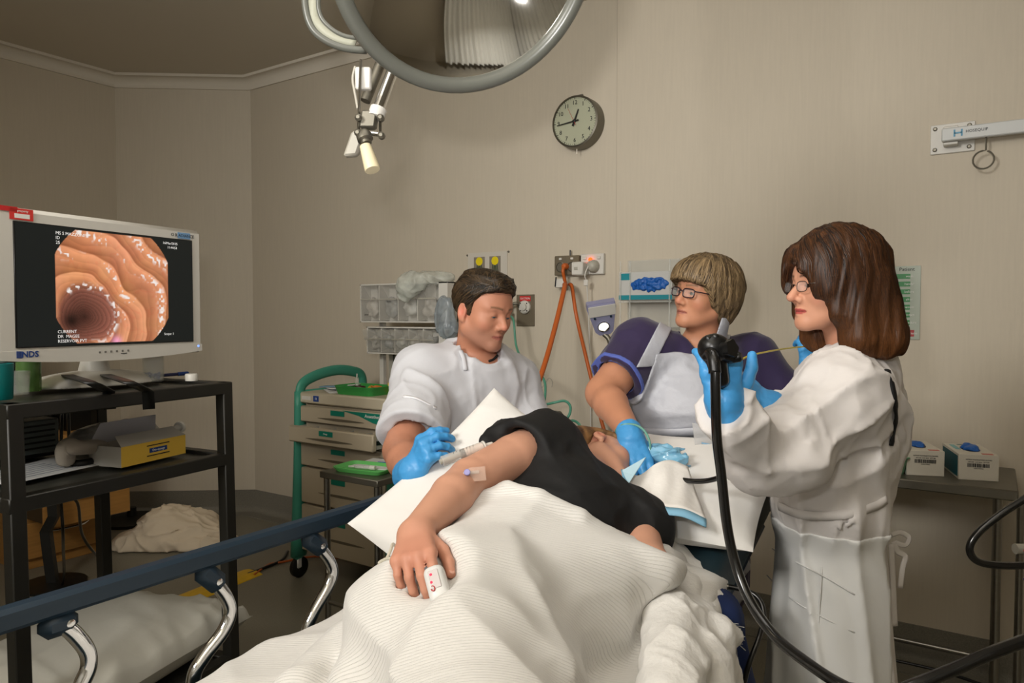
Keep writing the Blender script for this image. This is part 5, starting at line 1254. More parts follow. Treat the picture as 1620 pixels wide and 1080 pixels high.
def pat_armR(p): return uni([rc(p, SHR, SHR + (ELR - SHR) * .45, .062, .053), rc(p, SHR + (ELR - SHR) * .45, ELR, .053, .042), rc(p, ELR, ELR + (WRR - ELR) * .35, .042, .042), rc(p, ELR + (WRR - ELR) * .35, WRR, .042, .0265)], .008)
def pat_armL(p): return smin(rc(p, SHL, ELL, .043, .036), rc(p, ELL, ELL + np.array([-.10, -.16, -.02]), .034, .03), .02)
NCK = (Msh + np.array([-.02, .03, .0]), .056)
def pat_body(p): return uni([pat_torso(p), pat_armR(p), pat_armL(p), hp.sdf(p, NCK)], .02)
pt = thing('person', 'patient in a black shirt lying on one side under a white blanket', 'person', (-.8, 1.2, .755))
skinP = (204, 152, 126)
parts = []
lo, hi = bounds([hp.w(0, 0, 0), hp.w(0, 0, -.12), NCK[0]], .145); parts.append(surface(lambda p: smin(hp.sdf(p, NCK), pat_torso(p), .03), lo, hi, .0032))
lo, hi = bounds([SHR, ELR, WRR] + [x for sg in hnd.fin for c in sg for x in c[:2]], .08); parts.append(surface(lambda p: smin(pat_armR(p), hnd.sdf(p), .02), lo, hi, .0034))
lo, hi = bounds([SHL, ELL, ELL + np.array([-.12, -.18, -.02])], .08); parts.append(surface(pat_armL, lo, hi, .006))
lo, hi = bounds([Msh, HIP, KNR, KNL, FTR, SHL], .18); parts.append(surface(lambda p: smin(pat_torso(p), pat_legs(p), .04), lo, hi, .012))
def pcol(v):
    c = hp.color(v, skinP, lip=(206, 110, 116), blush=.8)
    kn = np.zeros(len(v))
    for sg in hnd.fin[:4]: kn = np.maximum(kn, np.clip(1 - np.linalg.norm(v - sg[0][0], axis=1) / .022, 0, 1))
    for tp in hnd.tips: kn = np.maximum(kn, np.clip(1 - np.linalg.norm(v - tp[0], axis=1) / .02, 0, 1))
    hnear = np.clip(1 - np.linalg.norm(v - hnd.K, axis=1) / .12, 0, 1) * .5; kn = np.maximum(kn * .7, hnear)
    return c * (1 - kn[:, None]) + np.array(lin((206, 130, 108))) * kn[:, None]
mesh_np('body', parts, M_skin, pt, pcol); nails(hnd, pt, (0, 4))
# patient hair
def phair(p):
    q = hp.loc(p); d = hp.cranium(q) - .010
    d = smin(d, ell(q, (.0, -.075, .02), (.07, .06, .085)), .03)
    d = smin(d, ell(q, (-.04, -.10, -.03), (.045, .045, .06)), .03)
    d = smax(d, hp.hair_clip(q, [(-.12, -.14), (-.06, -.085), (-.035, -.05), (-.030, .02), (.01, .032), (.03, .03), (.05, .045), (.075, .068), (.1, .08)]), .006)
    return d * hp.sc - streak(q, (0, -.6, 1), 90, 7, 3) * .003
lo, hi = bounds([hp.w(0, 0, 0)], .19)
def hcol(h_, dark, light, ax, lo_u=None, tip=None):
    def f_(v):
        q = h_.loc(v.astype(f32)); n = streak(q, ax, 120, 7, 5) * .55 + streak(q, ax, 50, 4, 8) * .45
        w = np.clip((n - .28) * 2.1, 0, 1)
        if tip is not None: w = np.clip(w * .55 + np.clip((tip[0] - q[:, 2]) / tip[1], 0, 1) * .55, 0, 1)
        return np.array(lin(dark)) * (1 - w[:, None]) + np.array(lin(light)) * w[:, None]
    return f_
sdf_obj('hair', phair, lo, hi, .004, M_hairH, pt, hcol(hp, (62, 42, 26), (136, 100, 62), (0, -.5, 1)))
# black shirt
slv = SHR + (ELR - SHR) * .38; sdn = nrm(ELR - SHR)
M_blackcloth = mat('black_jersey', (11, 11, 12), .75, bump=.2, bscale=24)
rn_ = nrm(np.array([-.62, .78, .0])); r0_ = np.array([-.85, 1.24, 1.0])
def shirt(p):
    body = uni([erc(p, CHS, WST, .112, .100, sax, 1.24), erc(p, WST, HIP, .100, .11, sax, 1.2), sph(p, SHL, .066), rc(p, SHR, SHL, .058)], .06)
    body = smax(body, -(half(p, r0_ - rn_ * .10, rn_)), .01)
    s_ = smax(rc(p, SHR, slv + sdn * .06, .079, .088), half(p, slv, sdn), .01)
    s_ = np.maximum(s_, -smax(rc(p, slv - sdn * .05, slv + sdn * .1, .066, .082), -half(p, slv - sdn * .045, sdn), .01))
    flap = uni([rc(p, C(846, 683, 1.76), C(800, 680, 1.70), .018, .012), rc(p, C(800, 672, 1.74), C(768, 697, 1.66), .010, .007), rc(p, C(815, 684, 1.72), C(770, 700, 1.655), .012, .008), rc(p, C(840, 672, 1.80), C(800, 668, 1.78), .012, .008)], .02)
    s2 = smax(rc(p, SHL, SHL + (ELL - SHL) * .9, .064, .060), half(p, SHL + (ELL - SHL) * .25, ELL - SHL), .012)
    d = uni([body, s_, s2], .035); d = smin(d, flap, .03)
    d = smax(d, -rc(p, hp.w(.0, -.01, -.08), hp.w(.0, -.03, -.185), .060, .066), .02)
    return d + folds(p, ELL - SHR, 11, 3, 2) * .006 + folds(p, (1, -.6, 0), 18, 5, 6) * .005
lo, hi = bounds([Msh, WST, HIP, SHR, SHL, slv, C(765, 690, 1.66)], .2); lo[1] = 1.0
o = sdf_obj('shirt', shirt, lo, hi, .0065, M_blackcloth, pt)
# pulse oximeter on the index finger
tp, dv_ = hnd.tips[0]; dv_ = nrm(dv_); n_ = nrm(hnd.n - dv_ * np.dot(hnd.n, dv_)); x_ = np.cross(dv_, n_)
op = thing('pulse_oximeter', 'white finger clip pulse oximeter with small red light on the patient index finger', 'oximeter', tp)
def oxf(p):
    q = (p - (tp - dv_ * .004).astype(f32)) @ np.stack([x_, dv_, n_], 1).astype(f32)
    b = np.maximum(np.maximum(np.abs(q[:, 0]) - .0155, np.abs(q[:, 1] - .004) - .029), np.abs(q[:, 2]) - .0165); sm = smax(smax(np.abs(q[:, 0]) - .0165, np.abs(q[:, 1] - .004) - .031, .012), np.abs(q[:, 2]) - .0185, .014)
    return sm
lo, hi = bounds([tp], .055); sdf_obj('clip_body', oxf, lo, hi, .0022, mat('oximeter_white', (226, 226, 224), .35), op)
f0 = tp + n_ * .0186 - dv_ * .004
MB().box(f0 + dv_ * -.002, (.016, .030, .002), (x_, dv_, n_), .0008).build('display_panel', mat('panel_pale', (214, 206, 206), .3), op)
for k, (a_, b_) in enumerate(((.004, -.010), (.006, .002))): MB().ell(f0 + x_ * a_ + dv_ * b_ + n_ * .0012, (.0022, .0022, .001), (x_, dv_, n_), 10, 6).build('red_light', mat('red_led', (255, 40, 60), .4, emit=(255, 40, 70), estr=1.6), op)
MB().tube([f0 + x_ * (.006 + .003 * math.cos(t_)) + dv_ * (.012 + .004 * math.sin(t_)) + n_ * .0012 for t_ in np.linspace(0, 5.2, 10)], .0008, 5).build('display_mark', M_red, op)
MB().tube([tp - dv_ * .022 - x_ * .012 + n_ * .004, C(637, 900, 1.19), C(632, 893, 1.2)], .005, 8, 4).build('strain_relief', mat('relief_grey', (100, 104, 110), .5), op)
MB().tube([C(637, 902, 1.19), C(630, 890, 1.2), C(617, 883, 1.22), C(606, 886, 1.24), C(600, 890, 1.25), C(603, 893, 1.25), C(611, 884, 1.27), C(618, 870, 1.29), C(622, 860, 1.33), C(630, 872, 1.38)], .0028, 8, 6).build('lead', mat('cream_lead', (214, 208, 190), .4), op)
# cannula on the arm
cpos = hit(739, 748, pat_armR, .8); 
if cpos is None: cpos = C(739, 748, 1.46)
cn = thing('cannula', 'small lilac capped cannula taped at the patient elbow crease', 'cannula', cpos)
nn = nrm(CAM - cpos)
MB().cyl(cpos - nn * .002, cpos + nn * .012 + D(0, 0, 1) * .002, .0065, 12).build('cap', mat('cannula_lilac', (150, 146, 200), .35), cn)
MB().tube([cpos + D(-1, 0, -.2) * .014, cpos + nn * .004, cpos + D(1, 0, .1) * .024], .0035, 8, 4).build('hub', M_glass, cn)
MB().box(cpos + D(1, 0, -.1) * .02 + nn * .0005, (.034, .028, .0012), (D(1, 0, .1), np.cross(nn, D(1, 0, .1)), nn), .0003).build('dressing', mat('clear_film', (220, 190, 170), .25, alpha=.25), cn)

# ------------------------------------------------------------------ blanket
M_blank = mat('cellular_blanket', (226, 224, 220), .9, bump=.0, sheen=.2)
nt = M_blank.node_tree; N_ = nt.nodes; Lk = nt.links; bsdf = N_['Principled BSDF']
tc = N_.new('ShaderNodeTexCoord'); mp = N_.new('ShaderNodeMapping'); mp.inputs['Rotation'].default_value = (0, 0, math.radians(33)); wv = N_.new('ShaderNodeTexWave'); wv.bands_direction = 'X'
wv.inputs['Scale'].default_value = 52; wv.inputs['Distortion'].default_value = .7; wv.inputs['Detail'].default_value = 1; wv.inputs['Detail Scale'].default_value = .6
nz = N_.new('ShaderNodeTexNoise'); nz.inputs['Scale'].default_value = 170; mm = N_.new('ShaderNodeMath'); mm.operation = 'MULTIPLY'; rp = N_.new('ShaderNodeMapRange'); rp.inputs['From Min'].default_value = .86; rp.inputs['From Max'].default_value = 1.0
bp = N_.new('ShaderNodeBump'); bp.inputs['Strength'].default_value = .6; bp.inputs['Distance'].default_value = -.004
dt = N_.new('ShaderNodeVectorMath'); dt.operation = 'DOT_PRODUCT'; dt.inputs[1].default_value = (-.48, .73, .48); cx3 = N_.new('ShaderNodeCombineXYZ'); Lk.new(tc.outputs['Object'], dt.inputs[0]); Lk.new(dt.outputs['Value'], cx3.inputs[0]); Lk.new(cx3.outputs[0], wv.inputs['Vector']); Lk.new(tc.outputs['Object'], nz.inputs['Vector']); Lk.new(wv.outputs['Fac'], rp.inputs['Value']); Lk.new(rp.outputs[0], mm.inputs[0]); Lk.new(nz.outputs['Fac'], mm.inputs[1]); Lk.new(mm.outputs[0], bp.inputs['Height']); Lk.new(bp.outputs[0], bsdf.inputs['Normal'])
rimpx = [(735, 812), (765, 788), (802, 772), (850, 784), (915, 815), (960, 845), (1005, 862), (1050, 872), (1085, 893), (1105, 925)]
undr = lambda p: smin(pat_torso(p) - .030, pat_legs(p) - .02, .06)
RIM = []
for px, py in rimpx:
    h_ = hit(px, py + 6, undr, .8, 2.6)
    RIM.append(h_ if h_ is not None and h_[1] < 1.75 else Z(px, py, .80))
RIM[-2] = Z(1085, 893, .83); RIM[-1] = Z(1108, 925, .81)
rn = nrm(np.array([-.62, .78, .0])); r0 = RIM[2]
TC = D(0, -.7, .7).astype(f32)
cl1 = np.cross(ray(802, 766), ray(1050, 872)); cl1 = cl1 * np.sign(cl1[2]); cl2 = np.cross(ray(720, 818), ray(806, 766)); cl2 = cl2 * np.sign(cl2[2])
def blanket(p):
    core = uni([pat_torso(p) - .030, pat_legs(p) - .024, pat_armL(p) - .016, rc(p, HIP + (.03, 0, 0), HIP + (.19, -.02, -.06), .11, .10), rc(p, HIP + (.08, .1, 0), WST + (.15, .0, -.09), .10, .085)], .09)
    slab = smax(smax(mattress(p) - .014, np.abs(p[:, 0] + .775) - .405, .03), np.abs(p[:, 1] - .86) - .74, .02)
    slab = smax(slab, -(p[:, 2] - .68), .01)
    d = smin(core, slab, .045)
    lump = uni([rc(p, Z(536, 1018, .785), Z(470, 1090, .78), .026, .035), rc(p, Z(575, 1010, .80), Z(600, 1070, .83), .035, .045), rc(p, Z(632, 1005, .86), Z(570, 1090, .82), .04, .05)], .05)
    d = smin(d, lump, .03)
    d = d + folds(p, (.75, .5, -.3), 5.5, 1.3, 3) * .013 + folds(p, (.9, -.45, -.1), 6, 1.5, 9) * .010 + folds(p, (.6, .6, 0), 14, 3, 12) * .004
    hc = hnd.K + hnd.d * .02
    d = smax(d, -ell(p, hc + TC * .045, (.085, .10, .075)), .03)
    d = smax(d, -(smin(pat_armR(p), hnd.sdf(p), .02) - .0015), .006)
    d = smax(d, -(smin(pat_armR(p - TC * f32(.035)), hnd.sdf(p - TC * f32(.03)), .02) - .004), .008)
    d = smax(d, half(p, CAM, cl1), .02); d = smax(d, half(p, CAM, cl2), .02)
    rim = uni([rc(p, RIM[i], RIM[i + 1], .022, .022) for i in range(len(RIM) - 1)], .01)
    d = smin(d, rim, .012)
    return np.maximum(d, -(p[:, 2] - .60))
blk = sdf_obj('white_blanket', blanket, (-1.32, .12, .58), (-.30, 1.72, 1.16), .0075, M_blank); tag(blk, 'white cellular blanket covering the patient from the waist down', 'blanket')
# bunched end of the blanket at the bed edge
def bunch(p):
    a = [Z(1022, 872, .87), Z(1060, 885, .85), Z(1100, 930, .81), Z(1085, 985, .80), Z(1110, 1050, .78), Z(1120, 1110, .74)]
    b = [Z(1105, 880, .82), Z(1130, 905, .82), Z(1128, 950, .81), Z(1112, 985, .80)]
    c = [Z(1045, 930, .82), Z(1062, 985, .82), Z(1065, 1050, .81), Z(1060, 1120, .79)]
    a2 = [Z(1012, 872, .885), Z(1050, 892, .865), Z(1082, 940, .83)]
    e = [Z(1105, 1000, .80), Z(1135, 1000, .80), Z(1160, 1005, .79)]
    g = [Z(1130, 1040, .76), Z(1140, 1080, .70), Z(1145, 1140, .66)]
    L_ = []
    for ch, r1, r2 in ((a, .038, .045), (b, .022, .024), (c, .046, .055), (a2, .030, .036), (e, .034, .012), (g, .035, .045)):
        for i in range(len(ch) - 1): L_.append(rc(p, ch[i], ch[i + 1], r1 + (r2 - r1) * i / (len(ch) - 1), r1 + (r2 - r1) * (i + 1) / (len(ch) - 1)))
    d = uni(L_, .016)
    return d + folds(p, (.2, -.9, -.3), 24, 6, 5) * .007 + folds(p, (.8, -.3, -.3), 26, 8, 15) * .005
lo, hi = bounds([Z(1060, 885, .83), Z(1160, 1005, .79), Z(1145, 1140, .66), Z(1060, 1120, .79)], .09)
o = sdf_obj('bunched_blanket', bunch, lo, hi, .006, mat('blanket_plain', (226, 224, 220), .9, sheen=.2, bump=.25, bscale=90)); tag(o, 'bunched white blanket end twisted along the bed edge', 'blanket')
fr = MB()
for k in range(22):
    a = Z(1158 + random.uniform(-6, 8), 985 + k * 1.6, .79 - .001 * k); fr.tube([a, a + np.array([random.uniform(.005, .03), random.uniform(-.02, .01), random.uniform(-.02, .012)])], .0009, 4)
f_ = fr.build('fringe', M_paper, o, 180); f_['kind'] = 'stuff'
# navy cloth under the bunched blanket
def navycloth(p):
    d = uni([ell(p, Z(1125, 962, .79), (.05, .07, .035)), rc(p, Z(1112, 945, .81), Z(1146, 972, .79), .03, .02), rc(p, Z(1140, 990, .76), Z(1158, 1090, .6), .04, .05)], .03)
    return d + folds(p, (.3, -.5, -.7), 20, 5, 2) * .008
lo, hi = bounds([Z(1115, 945, .80), Z(1158, 1090, .6)], .11)
o = sdf_obj('navy_cloth', navycloth, lo, hi, .006, mat('navy_cotton', (24, 42, 88), .8)); tag(o, 'navy blue cloth hanging off the bed edge under the bunched blanket', 'cloth')
MB().box(hit(1139, 977, navycloth, .8) if hit(1139, 977, navycloth, .8) is not None else Z(1139, 977, .77), (.012, .02, .004), bev=.001).build('white_tag', M_paper, o)
# ------------------------------------------------------------------ staff
def rib(f, pix, w, name, m_, parent, off=.003, thick=.002, wdir=None, d_fallback=2.0):
    """a strip of cloth lying on the surface f along a row of pixels"""
    P = []
    for px, py in pix:
        h_ = hit(px, py, f); P.append(h_ if h_ is not None else C(px, py, d_fallback))
    P = catmull(P, 5); vs = []
    for i, p in enumerate(P):
        T = nrm(P[min(i + 1, len(P) - 1)] - P[max(i - 1, 0)]); e = .004
        g = np.array([float(f((p + e * a).astype(f32)[None])[0] - f((p - e * a).astype(f32)[None])[0]) for a in np.eye(3)]); N = nrm(g) if np.linalg.norm(g) > 1e-6 else -FWH
        s_ = nrm(np.cross(T, N)); 
        for k in (-1, 0, 1): vs.append(p + N * (off + (.0 if k else .001)) + s_ * w / 2 * k)
    mb = MB(); mb.add(vs, [(3 * i + k, 3 * i + k + 1, 3 * i + k + 4, 3 * i + k + 3) for i in range(len(P) - 1) for k in (0, 1)])
    return mb.build(name, m_, parent, 180, thick)

def strands(f, head, N, dirf, steps, dl, parent, dark, light, name='hair_strand', r=.0011, ulim=-.5, seed=1, fmin=-.3, tip=None):
    """fine locks following the hair surface"""
    rs = np.random.RandomState(seed); v = rs.randn(N, 3); v[:, 2] = np.abs(v[:, 2]) * .9 - .25; v /= np.linalg.norm(v, axis=1)[:, None]
    c = head.w(0, -.03, .03); D_ = v @ head.R.T; p = c + D_ * .19
    for _ in range(60): p = p - D_ * np.clip(f(p.astype(f32)), -.01, .02)[:, None] * .8
    q = head.loc(p.astype(f32)); ok = (np.abs(f(p.astype(f32))) < .002) & (q[:, 2] > ulim + .03) & (q[:, 1] > fmin); p = p[ok]; q = q[ok]
    path = [p]; alive = np.ones(len(p), bool); wob = rs.randn(len(p), 3) * .12
    def grad(x):
        e_ = .003; g = np.stack([f((x + e_ * a).astype(f32)) - f((x - e_ * a).astype(f32)) for a in np.eye(3)], 1); return g / np.maximum(np.linalg.norm(g, axis=1), 1e-6)[:, None]
    for s_ in range(steps):
        g = grad(p); ql = head.loc(p.astype(f32)); d_ = (dirf(ql) + wob) @ head.R.T; d_ = d_ - g * (d_ * g).sum(1)[:, None]; d_ /= np.maximum(np.linalg.norm(d_, axis=1), 1e-6)[:, None]
        pn = p + d_ * dl; pn = pn - g * np.clip(f(pn.astype(f32)) - .0006, -.004, .004)[:, None]
        alive = alive & (head.loc(pn.astype(f32))[:, 2] > ulim) & (np.abs(f(pn.astype(f32))) < .0022) & ((d_ @ head.U) < .75); p = np.where(alive[:, None], pn, p); path.append(p)
    P = np.stack(path, 1); n, m, _ = P.shape; T = np.gradient(P, axis=1); T /= np.maximum(np.linalg.norm(T, axis=2), 1e-7)[..., None]
    G = np.stack([grad(P[:, k]) for k in range(0, m)], 1); S_ = np.cross(T, G); rad = r * np.interp(np.linspace(0, 1, m), [0, .15, .8, 1], [.3, 1, .9, .15])[None, :, None]
    V = np.stack([P + S_ * rad * 1.5, P + G * rad, P - S_ * rad * 1.5], 2).reshape(-1, 3)
    i = np.arange(n)[:, None, None] * m * 3 + np.arange(m - 1)[None, :, None] * 3 + np.arange(2)[None, None, :]
    Q = np.stack([i, i + 1, i + 4, i + 3], -1).reshape(-1, 4)
    w = rs.rand(n)[:, None].repeat(m, 1); 
    if tip is not None: w = np.clip(w * .38 + np.clip((tip[0] - head.loc(P.reshape(-1, 3).astype(f32))[:, 2].reshape(n, m)) / tip[1], 0, 1) * .5, 0, 1)
    w = w.reshape(-1).repeat(3); cc = np.array(lin(dark)) * (1 - w[:, None]) + np.array(lin(light)) * w[:, None]
    o = mesh_np(name, [(V, Q)], mat('hair_strand', (70, 50, 35), .42, attr=True, spec=.35), parent, lambda v: cc); o['kind'] = 'stuff'; return o

# ---------------- the man by the bedside
hm = Head(C(764, 491, 2.22), D(.72, -.66, -.20), D(.10, -.02, 1), .94, True, lidlow=.8, jaw=1.06)
mp_ = thing('person', 'short haired man in a white tunic looking down at a syringe', 'person', (C(735, 600, 2.25)[0], C(735, 600, 2.25)[1], 0))
mN = C(752, 562, 2.28); mSR = C(669, 596, 2.17); mSL = C(806, 604, 2.37); mW = C(742, 800, 2.24); mER = C(636, 712, 1.94); mWR = C(651, 757, 1.71)
mF = np.array([mW[0], mW[1], .0]); msx = nrm(mSL - mSR)
mEL = C(842, 700, 2.30); mWL = C(820, 760, 2.1)
gS = C(712, 725, 1.585); gT = C(764, 706, 1.62); gd = nrm(gT - gS)
hR = Hand(mWR, D(.40, -.28, .86), D(-.68, -.64, .36), False, curl=((.75, .5, .3), (.9, .55, .35), (1.0, .6, .4), (1.0, .6, .4)), spread=.07, sc=1.0, extra=.0008, thumb=((.75, .5, -.45), (.75, .1, -.6), (.6, .0, -.8)))
def m_torso(p, o=0.0): return uni([erc(p, mN + UZ * -.10, mW, .112 + o, .118 + o, msx, 1.42), sph(p, mSR, .07 + o), sph(p, mSL, .066 + o), rc(p, mN + UZ * -.03, mSR, .06 + o, .065 + o), rc(p, mN + UZ * -.03, mSL, .055 + o, .06 + o), ell(p, mN + FWH * .05 - UZ * .08 - RGT * .03, (.15 + o, .12 + o, .11 + o))], .05)
def m_armR(p): return uni([rc(p, mSR, mER, .058, .050), rc(p, mER, mER + (mWR - mER) * .4, .050, .047), rc(p, mER + (mWR - mER) * .4, mWR, .046, .031)], .012)
def m_armL(p): return smin(rc(p, mSL, mEL, .055, .045), rc(p, mEL, mWL, .044, .03), .015)
m_neck = (mN + UZ * -.02, .066)
def m_legs(p): return uni([rc(p, mW - msx * .09, mF - msx * .1 + UZ * .06, .095, .05), rc(p, mW + msx * .09, mF + msx * .1 + UZ * .06, .095, .05), rc(p, mF - msx * .1 + UZ * .05, mF - msx * .1 + UZ * .04 + RGT * .14, .045, .035), rc(p, mF + msx * .1 + UZ * .05, mF + msx * .1 + UZ * .04 + RGT * .14, .045, .035)], .04)
parts = []
lo, hi = bounds([hm.w(0, 0, 0), hm.w(0, 0, -.15), mN], .15); parts.append(surface(lambda p: smin(hm.sdf(p, m_neck), m_torso(p, -.012), .02), lo, hi, .0032))
lo, hi = bounds([mSR, mER, mWR], .08); parts.append(surface(lambda p: smin(m_armR(p), hR.sdf(p) + .002, .01), lo, np.maximum(hi, hR.bounds()[1]), .005))
lo, hi = bounds([mSL, mEL, mWL], .08); parts.append(surface(m_armL, lo, hi, .008))
lo, hi = bounds([mN, mSR, mSL, mF], .2); parts.append(surface(lambda p: smin(m_torso(p, -.012), m_legs(p), .05), lo, hi, .016))
mesh_np('body', parts, M_skin, mp_, lambda v: hm.color(v, (182, 126, 100), lip=(150, 84, 74), brow=(96, 70, 48), blush=.75, stubble=.35))
hm.eyes(mp_, (80, 100, 110), (0, 1, -.75))
def mhair(p):
    q = hm.loc(p); t_ = np.interp(q[:, 2], [-.06, .0, .06, .11], [.003, .005, .011, .014]).astype(f32)
    d = hm.cranium(q) - t_
    d = smin(d, rc(q, (.045, .050, .092), (-.03, .070, .086), .014, .017), .02); d = smin(d, ell(q, (-.0, .0, .103), (.062, .075, .018)), .03)
    d = smax(d, hm.hair_clip(q, [(-.12, -.085), (-.06, -.07), (-.028, -.035), (-.022, .018), (-.004, .022), (.0, -.022), (.018, -.018), (.028, .03), (.045, .056), (.06, .066), (.085, .074), (.11, .082)]), .005)
    return d * hm.sc - streak(q, (.2, 1, .1), 90, 9, 3) * .004
lo, hi = bounds([hm.w(0, 0, .02)], .17); oh = sdf_obj('hair', mhair, lo, hi, .0036, M_hair, mp_, hcol(hm, (24, 19, 14), (72, 56, 38), (.2, 1, .3)))
strands(mhair, hm, 900, lambda q: np.stack([-.35 + 0 * q[:, 0], .25 - 1.3 * (q[:, 2] < .075), .15 - 1.1 * (q[:, 2] < .075)], 1), 9, .005, oh, (20, 16, 12), (74, 58, 40), r=.0010, ulim=-.06, seed=3)
M_tunic_w = mat('white_tunic_cotton', (196, 197, 202), .85, bump=.15, bscale=40, bdist=.004, sheen=.1)
hem = C(654, 690, 1.97); hdn = nrm(hem - mSR + D(-.1, 0, 0) * .02); mC = C(752, 566, 2.24); mCn = D(.26, -.30, 1)
def ring_sdf(p, c, n, Rr, r, fl=1.0):
    q = p - c.astype(f32); z = q @ n.astype(f32); rad = np.sqrt(np.maximum((q * q).sum(1) - z * z, 0)); return np.sqrt((rad - Rr) ** 2 + (z / fl) ** 2) - r
def tunic(p):
    b = uni([m_torso(p, .012), erc(p, mW, mW - UZ * .25, .135, .14, msx, 1.42), ell(p, C(700, 640, 2.16), (.085, .085, .12))], .05)
    s_ = smax(rc(p, mSR, hem + hdn * .04, .082, .096), half(p, hem, hdn), .008); s_ = np.maximum(s_, -smax(rc(p, hem - hdn * .08, hem + hdn * .05, .060, .074), -half(p, hem - hdn * .03, hdn), .01))
    sl = smax(rc(p, mSL, mEL, .078, .082), half(p, mSL + (mEL - mSL) * .8, mEL - mSL), .01)
    d = uni([b, s_, sl], .03)
    d = smin(d, smax(rc(p, mC - mCn * .08, mC + mCn * .05, .10, .086), half(p, mC, mCn), .01), .03)
    d = np.maximum(d, -smax(rc(p, mC - mCn * .012, mC + mCn * .2, .076, .082), -half(p, mC - mCn * .012, mCn), .004))
    d = smin(d, ring_sdf(p, mC + mCn * .004, mCn, .082, .0075, 1.7), .004)
    return d + folds(p, (.15, .1, -1), 11, 2.2, 2) * .007 + folds(p, (-.5, -.2, -.8), 16, 3.4, 7) * .004 + folds(p, (.9, 0, -.3), 20, 5, 9) * .002
lo, hi = bounds([mN, mSR, mSL, mW - UZ * .22, mEL, hem], .19); hi[2] = mN[2] + .12
sdf_obj('tunic', tunic, lo, hi, .0058, M_tunic_w, mp_)
rib(tunic, [(728, 556), (733, 568), (736, 586)], .014, 'neck_tie', M_tunic_w, mp_, .004, .003)
rib(tunic, [(638, 627), (660, 631), (690, 646)], .009, 'sleeve_seam', mat('seam_white', (226, 226, 230), .8), mp_, .001, .002)
o = MB().tube([C(774, 571, 2.185), C(781, 568, 2.20), C(787, 562, 2.22)], .004, 8, 4).build('undershirt_edge', M_blackcloth, mp_, 180)
def glove(hd, f_fore, parent, cuff_end, name='glove', h=.0026, r=.036):
    def f(p): 
        d = hd.sdf(p) - .0006
        cf = smax(rc(p, hd.W + hd.d * .02, cuff_end, r * .92, r), half(p, cuff_end, cuff_end - hd.W), .004)
        return smin(d, cf, .012) + (vnoise(p * 95) - .5) * .0016 + folds(p, hd.t, 70, 25, 2) * .0010
    lo, hi = hd.bounds(.035); lo = np.minimum(lo, cuff_end - r - .01); hi = np.maximum(hi, cuff_end + r + .01)
    return sdf_obj(name, f, lo, hi, h, M_glove, parent)
glove(hR, None, mp_, mWR + nrm(mER - mWR) * .03, r=.044)
# the syringe in his hand
sg = thing('large_syringe', 'large clear syringe with milky white liquid held in the blue gloved hand', 'syringe', gS)
MB().cyl(gS - gd * .02, gT, .0115, 20).build('barrel', mat('syringe_clear', (226, 222, 214), .1, alpha=.4), sg)
MB().cyl(gS + gd * .035, gT - gd * .001, .0105, 20).build('liquid', mat('milky_liquid', (226, 206, 192), .3), sg)
MB().cyl(gS + gd * .026, gS + gd * .036, .0108, 20).build('stopper', M_blackp, sg); MB().cyl(gS - gd * .025, gS + gd * .027, .006, 12).build('plunger_rod', M_plastic_g, sg)
MB().cyl(gT, gT + gd * .005, .0125, 16).build('shoulder', M_plastic_w, sg); MB().lathe(gT + gd * .004, gd, [(.005, 0), (.004, .014), (.003, .02), (0, .02)], 10).build('tip', M_plastic_w, sg)
mb = MB()
for k in range(7): mb.tube([gS + gd * (.012 + .008 * k) + (nrm(np.cross(gd, FWH)) * math.cos(a) - FWH * math.sin(a)) * .0117 for a in np.linspace(.2, 1.6 + (k % 2) * .6, 8)], .0005, 4)
mb.build('graduations', M_ink, sg)

# ---------------- the nurse in the purple tunic
hn = Head(C(1114, 466, 2.26), D(-.87, -.47, .11), D(.16, -.06, 1), .90, False, jaw=1.02)
np_t = thing('person', 'nurse with a short brown bob, glasses and a purple tunic under a plastic apron', 'person', (C(1100, 600, 2.3)[0], C(1100, 600, 2.3)[1], 0))
nN = C(1108, 545, 2.32); nSR = C(1012, 550, 2.28); nSL = C(1188, 570, 2.39); nW = C(1090, 770, 2.33); nER = C(955, 622, 2.15); nWR = C(996, 684, 1.91)
nEL = C(1262, 655, 2.30); nWL = C(1284, 590, 2.15); nsx = nrm(nSL - nSR); nF = np.array([nW[0], nW[1], 0])
nR = Hand(nWR, D(.10, -.66, -.70), D(.0, -.74, .66), False, curl=((.2, .35, .25), (.25, .3, .25), (.3, .35, .3), (.15, .3, .2)), spread=.13, sc=.95, extra=.0012, thumb=((.7, .65, -.3), (.9, .35, -.25), (.95, .15, -.3)))
nL = Hand(nWL, D(-.02, -.05, 1), D(.1, -1, 0), True, curl=((.9, .9, .5), (.8, .9, .5), (.8, .9, .5), (.8, .9, .5)), sc=.95, extra=.0012)
def n_torso(p, o=0.0): return uni([erc(p, nN + UZ * -.13, nW, .118 + o, .128 + o, nsx, 1.38), sph(p, nSR, .066 + o), sph(p, nSL, .066 + o), rc(p, nN + UZ * -.045, nSR, .055 + o, .06 + o), rc(p, nN + UZ * -.045, nSL, .055 + o, .06 + o), ell(p, C(1080, 640, 2.27), (.15 + o, .10 + o, .09 + o))], .05)
def n_armR(p): return uni([rc(p, nSR, nER, .062, .053), rc(p, nER, nER + (nWR - nER) * .3, .051, .048), rc(p, nER + (nWR - nER) * .3, nWR, .048, .030)], .014)
def n_armL(p): return smin(rc(p, nSL, nEL, .062, .05), rc(p, nEL, nWL, .045, .03), .015)
n_neck = (nN + UZ * -.01, .062)
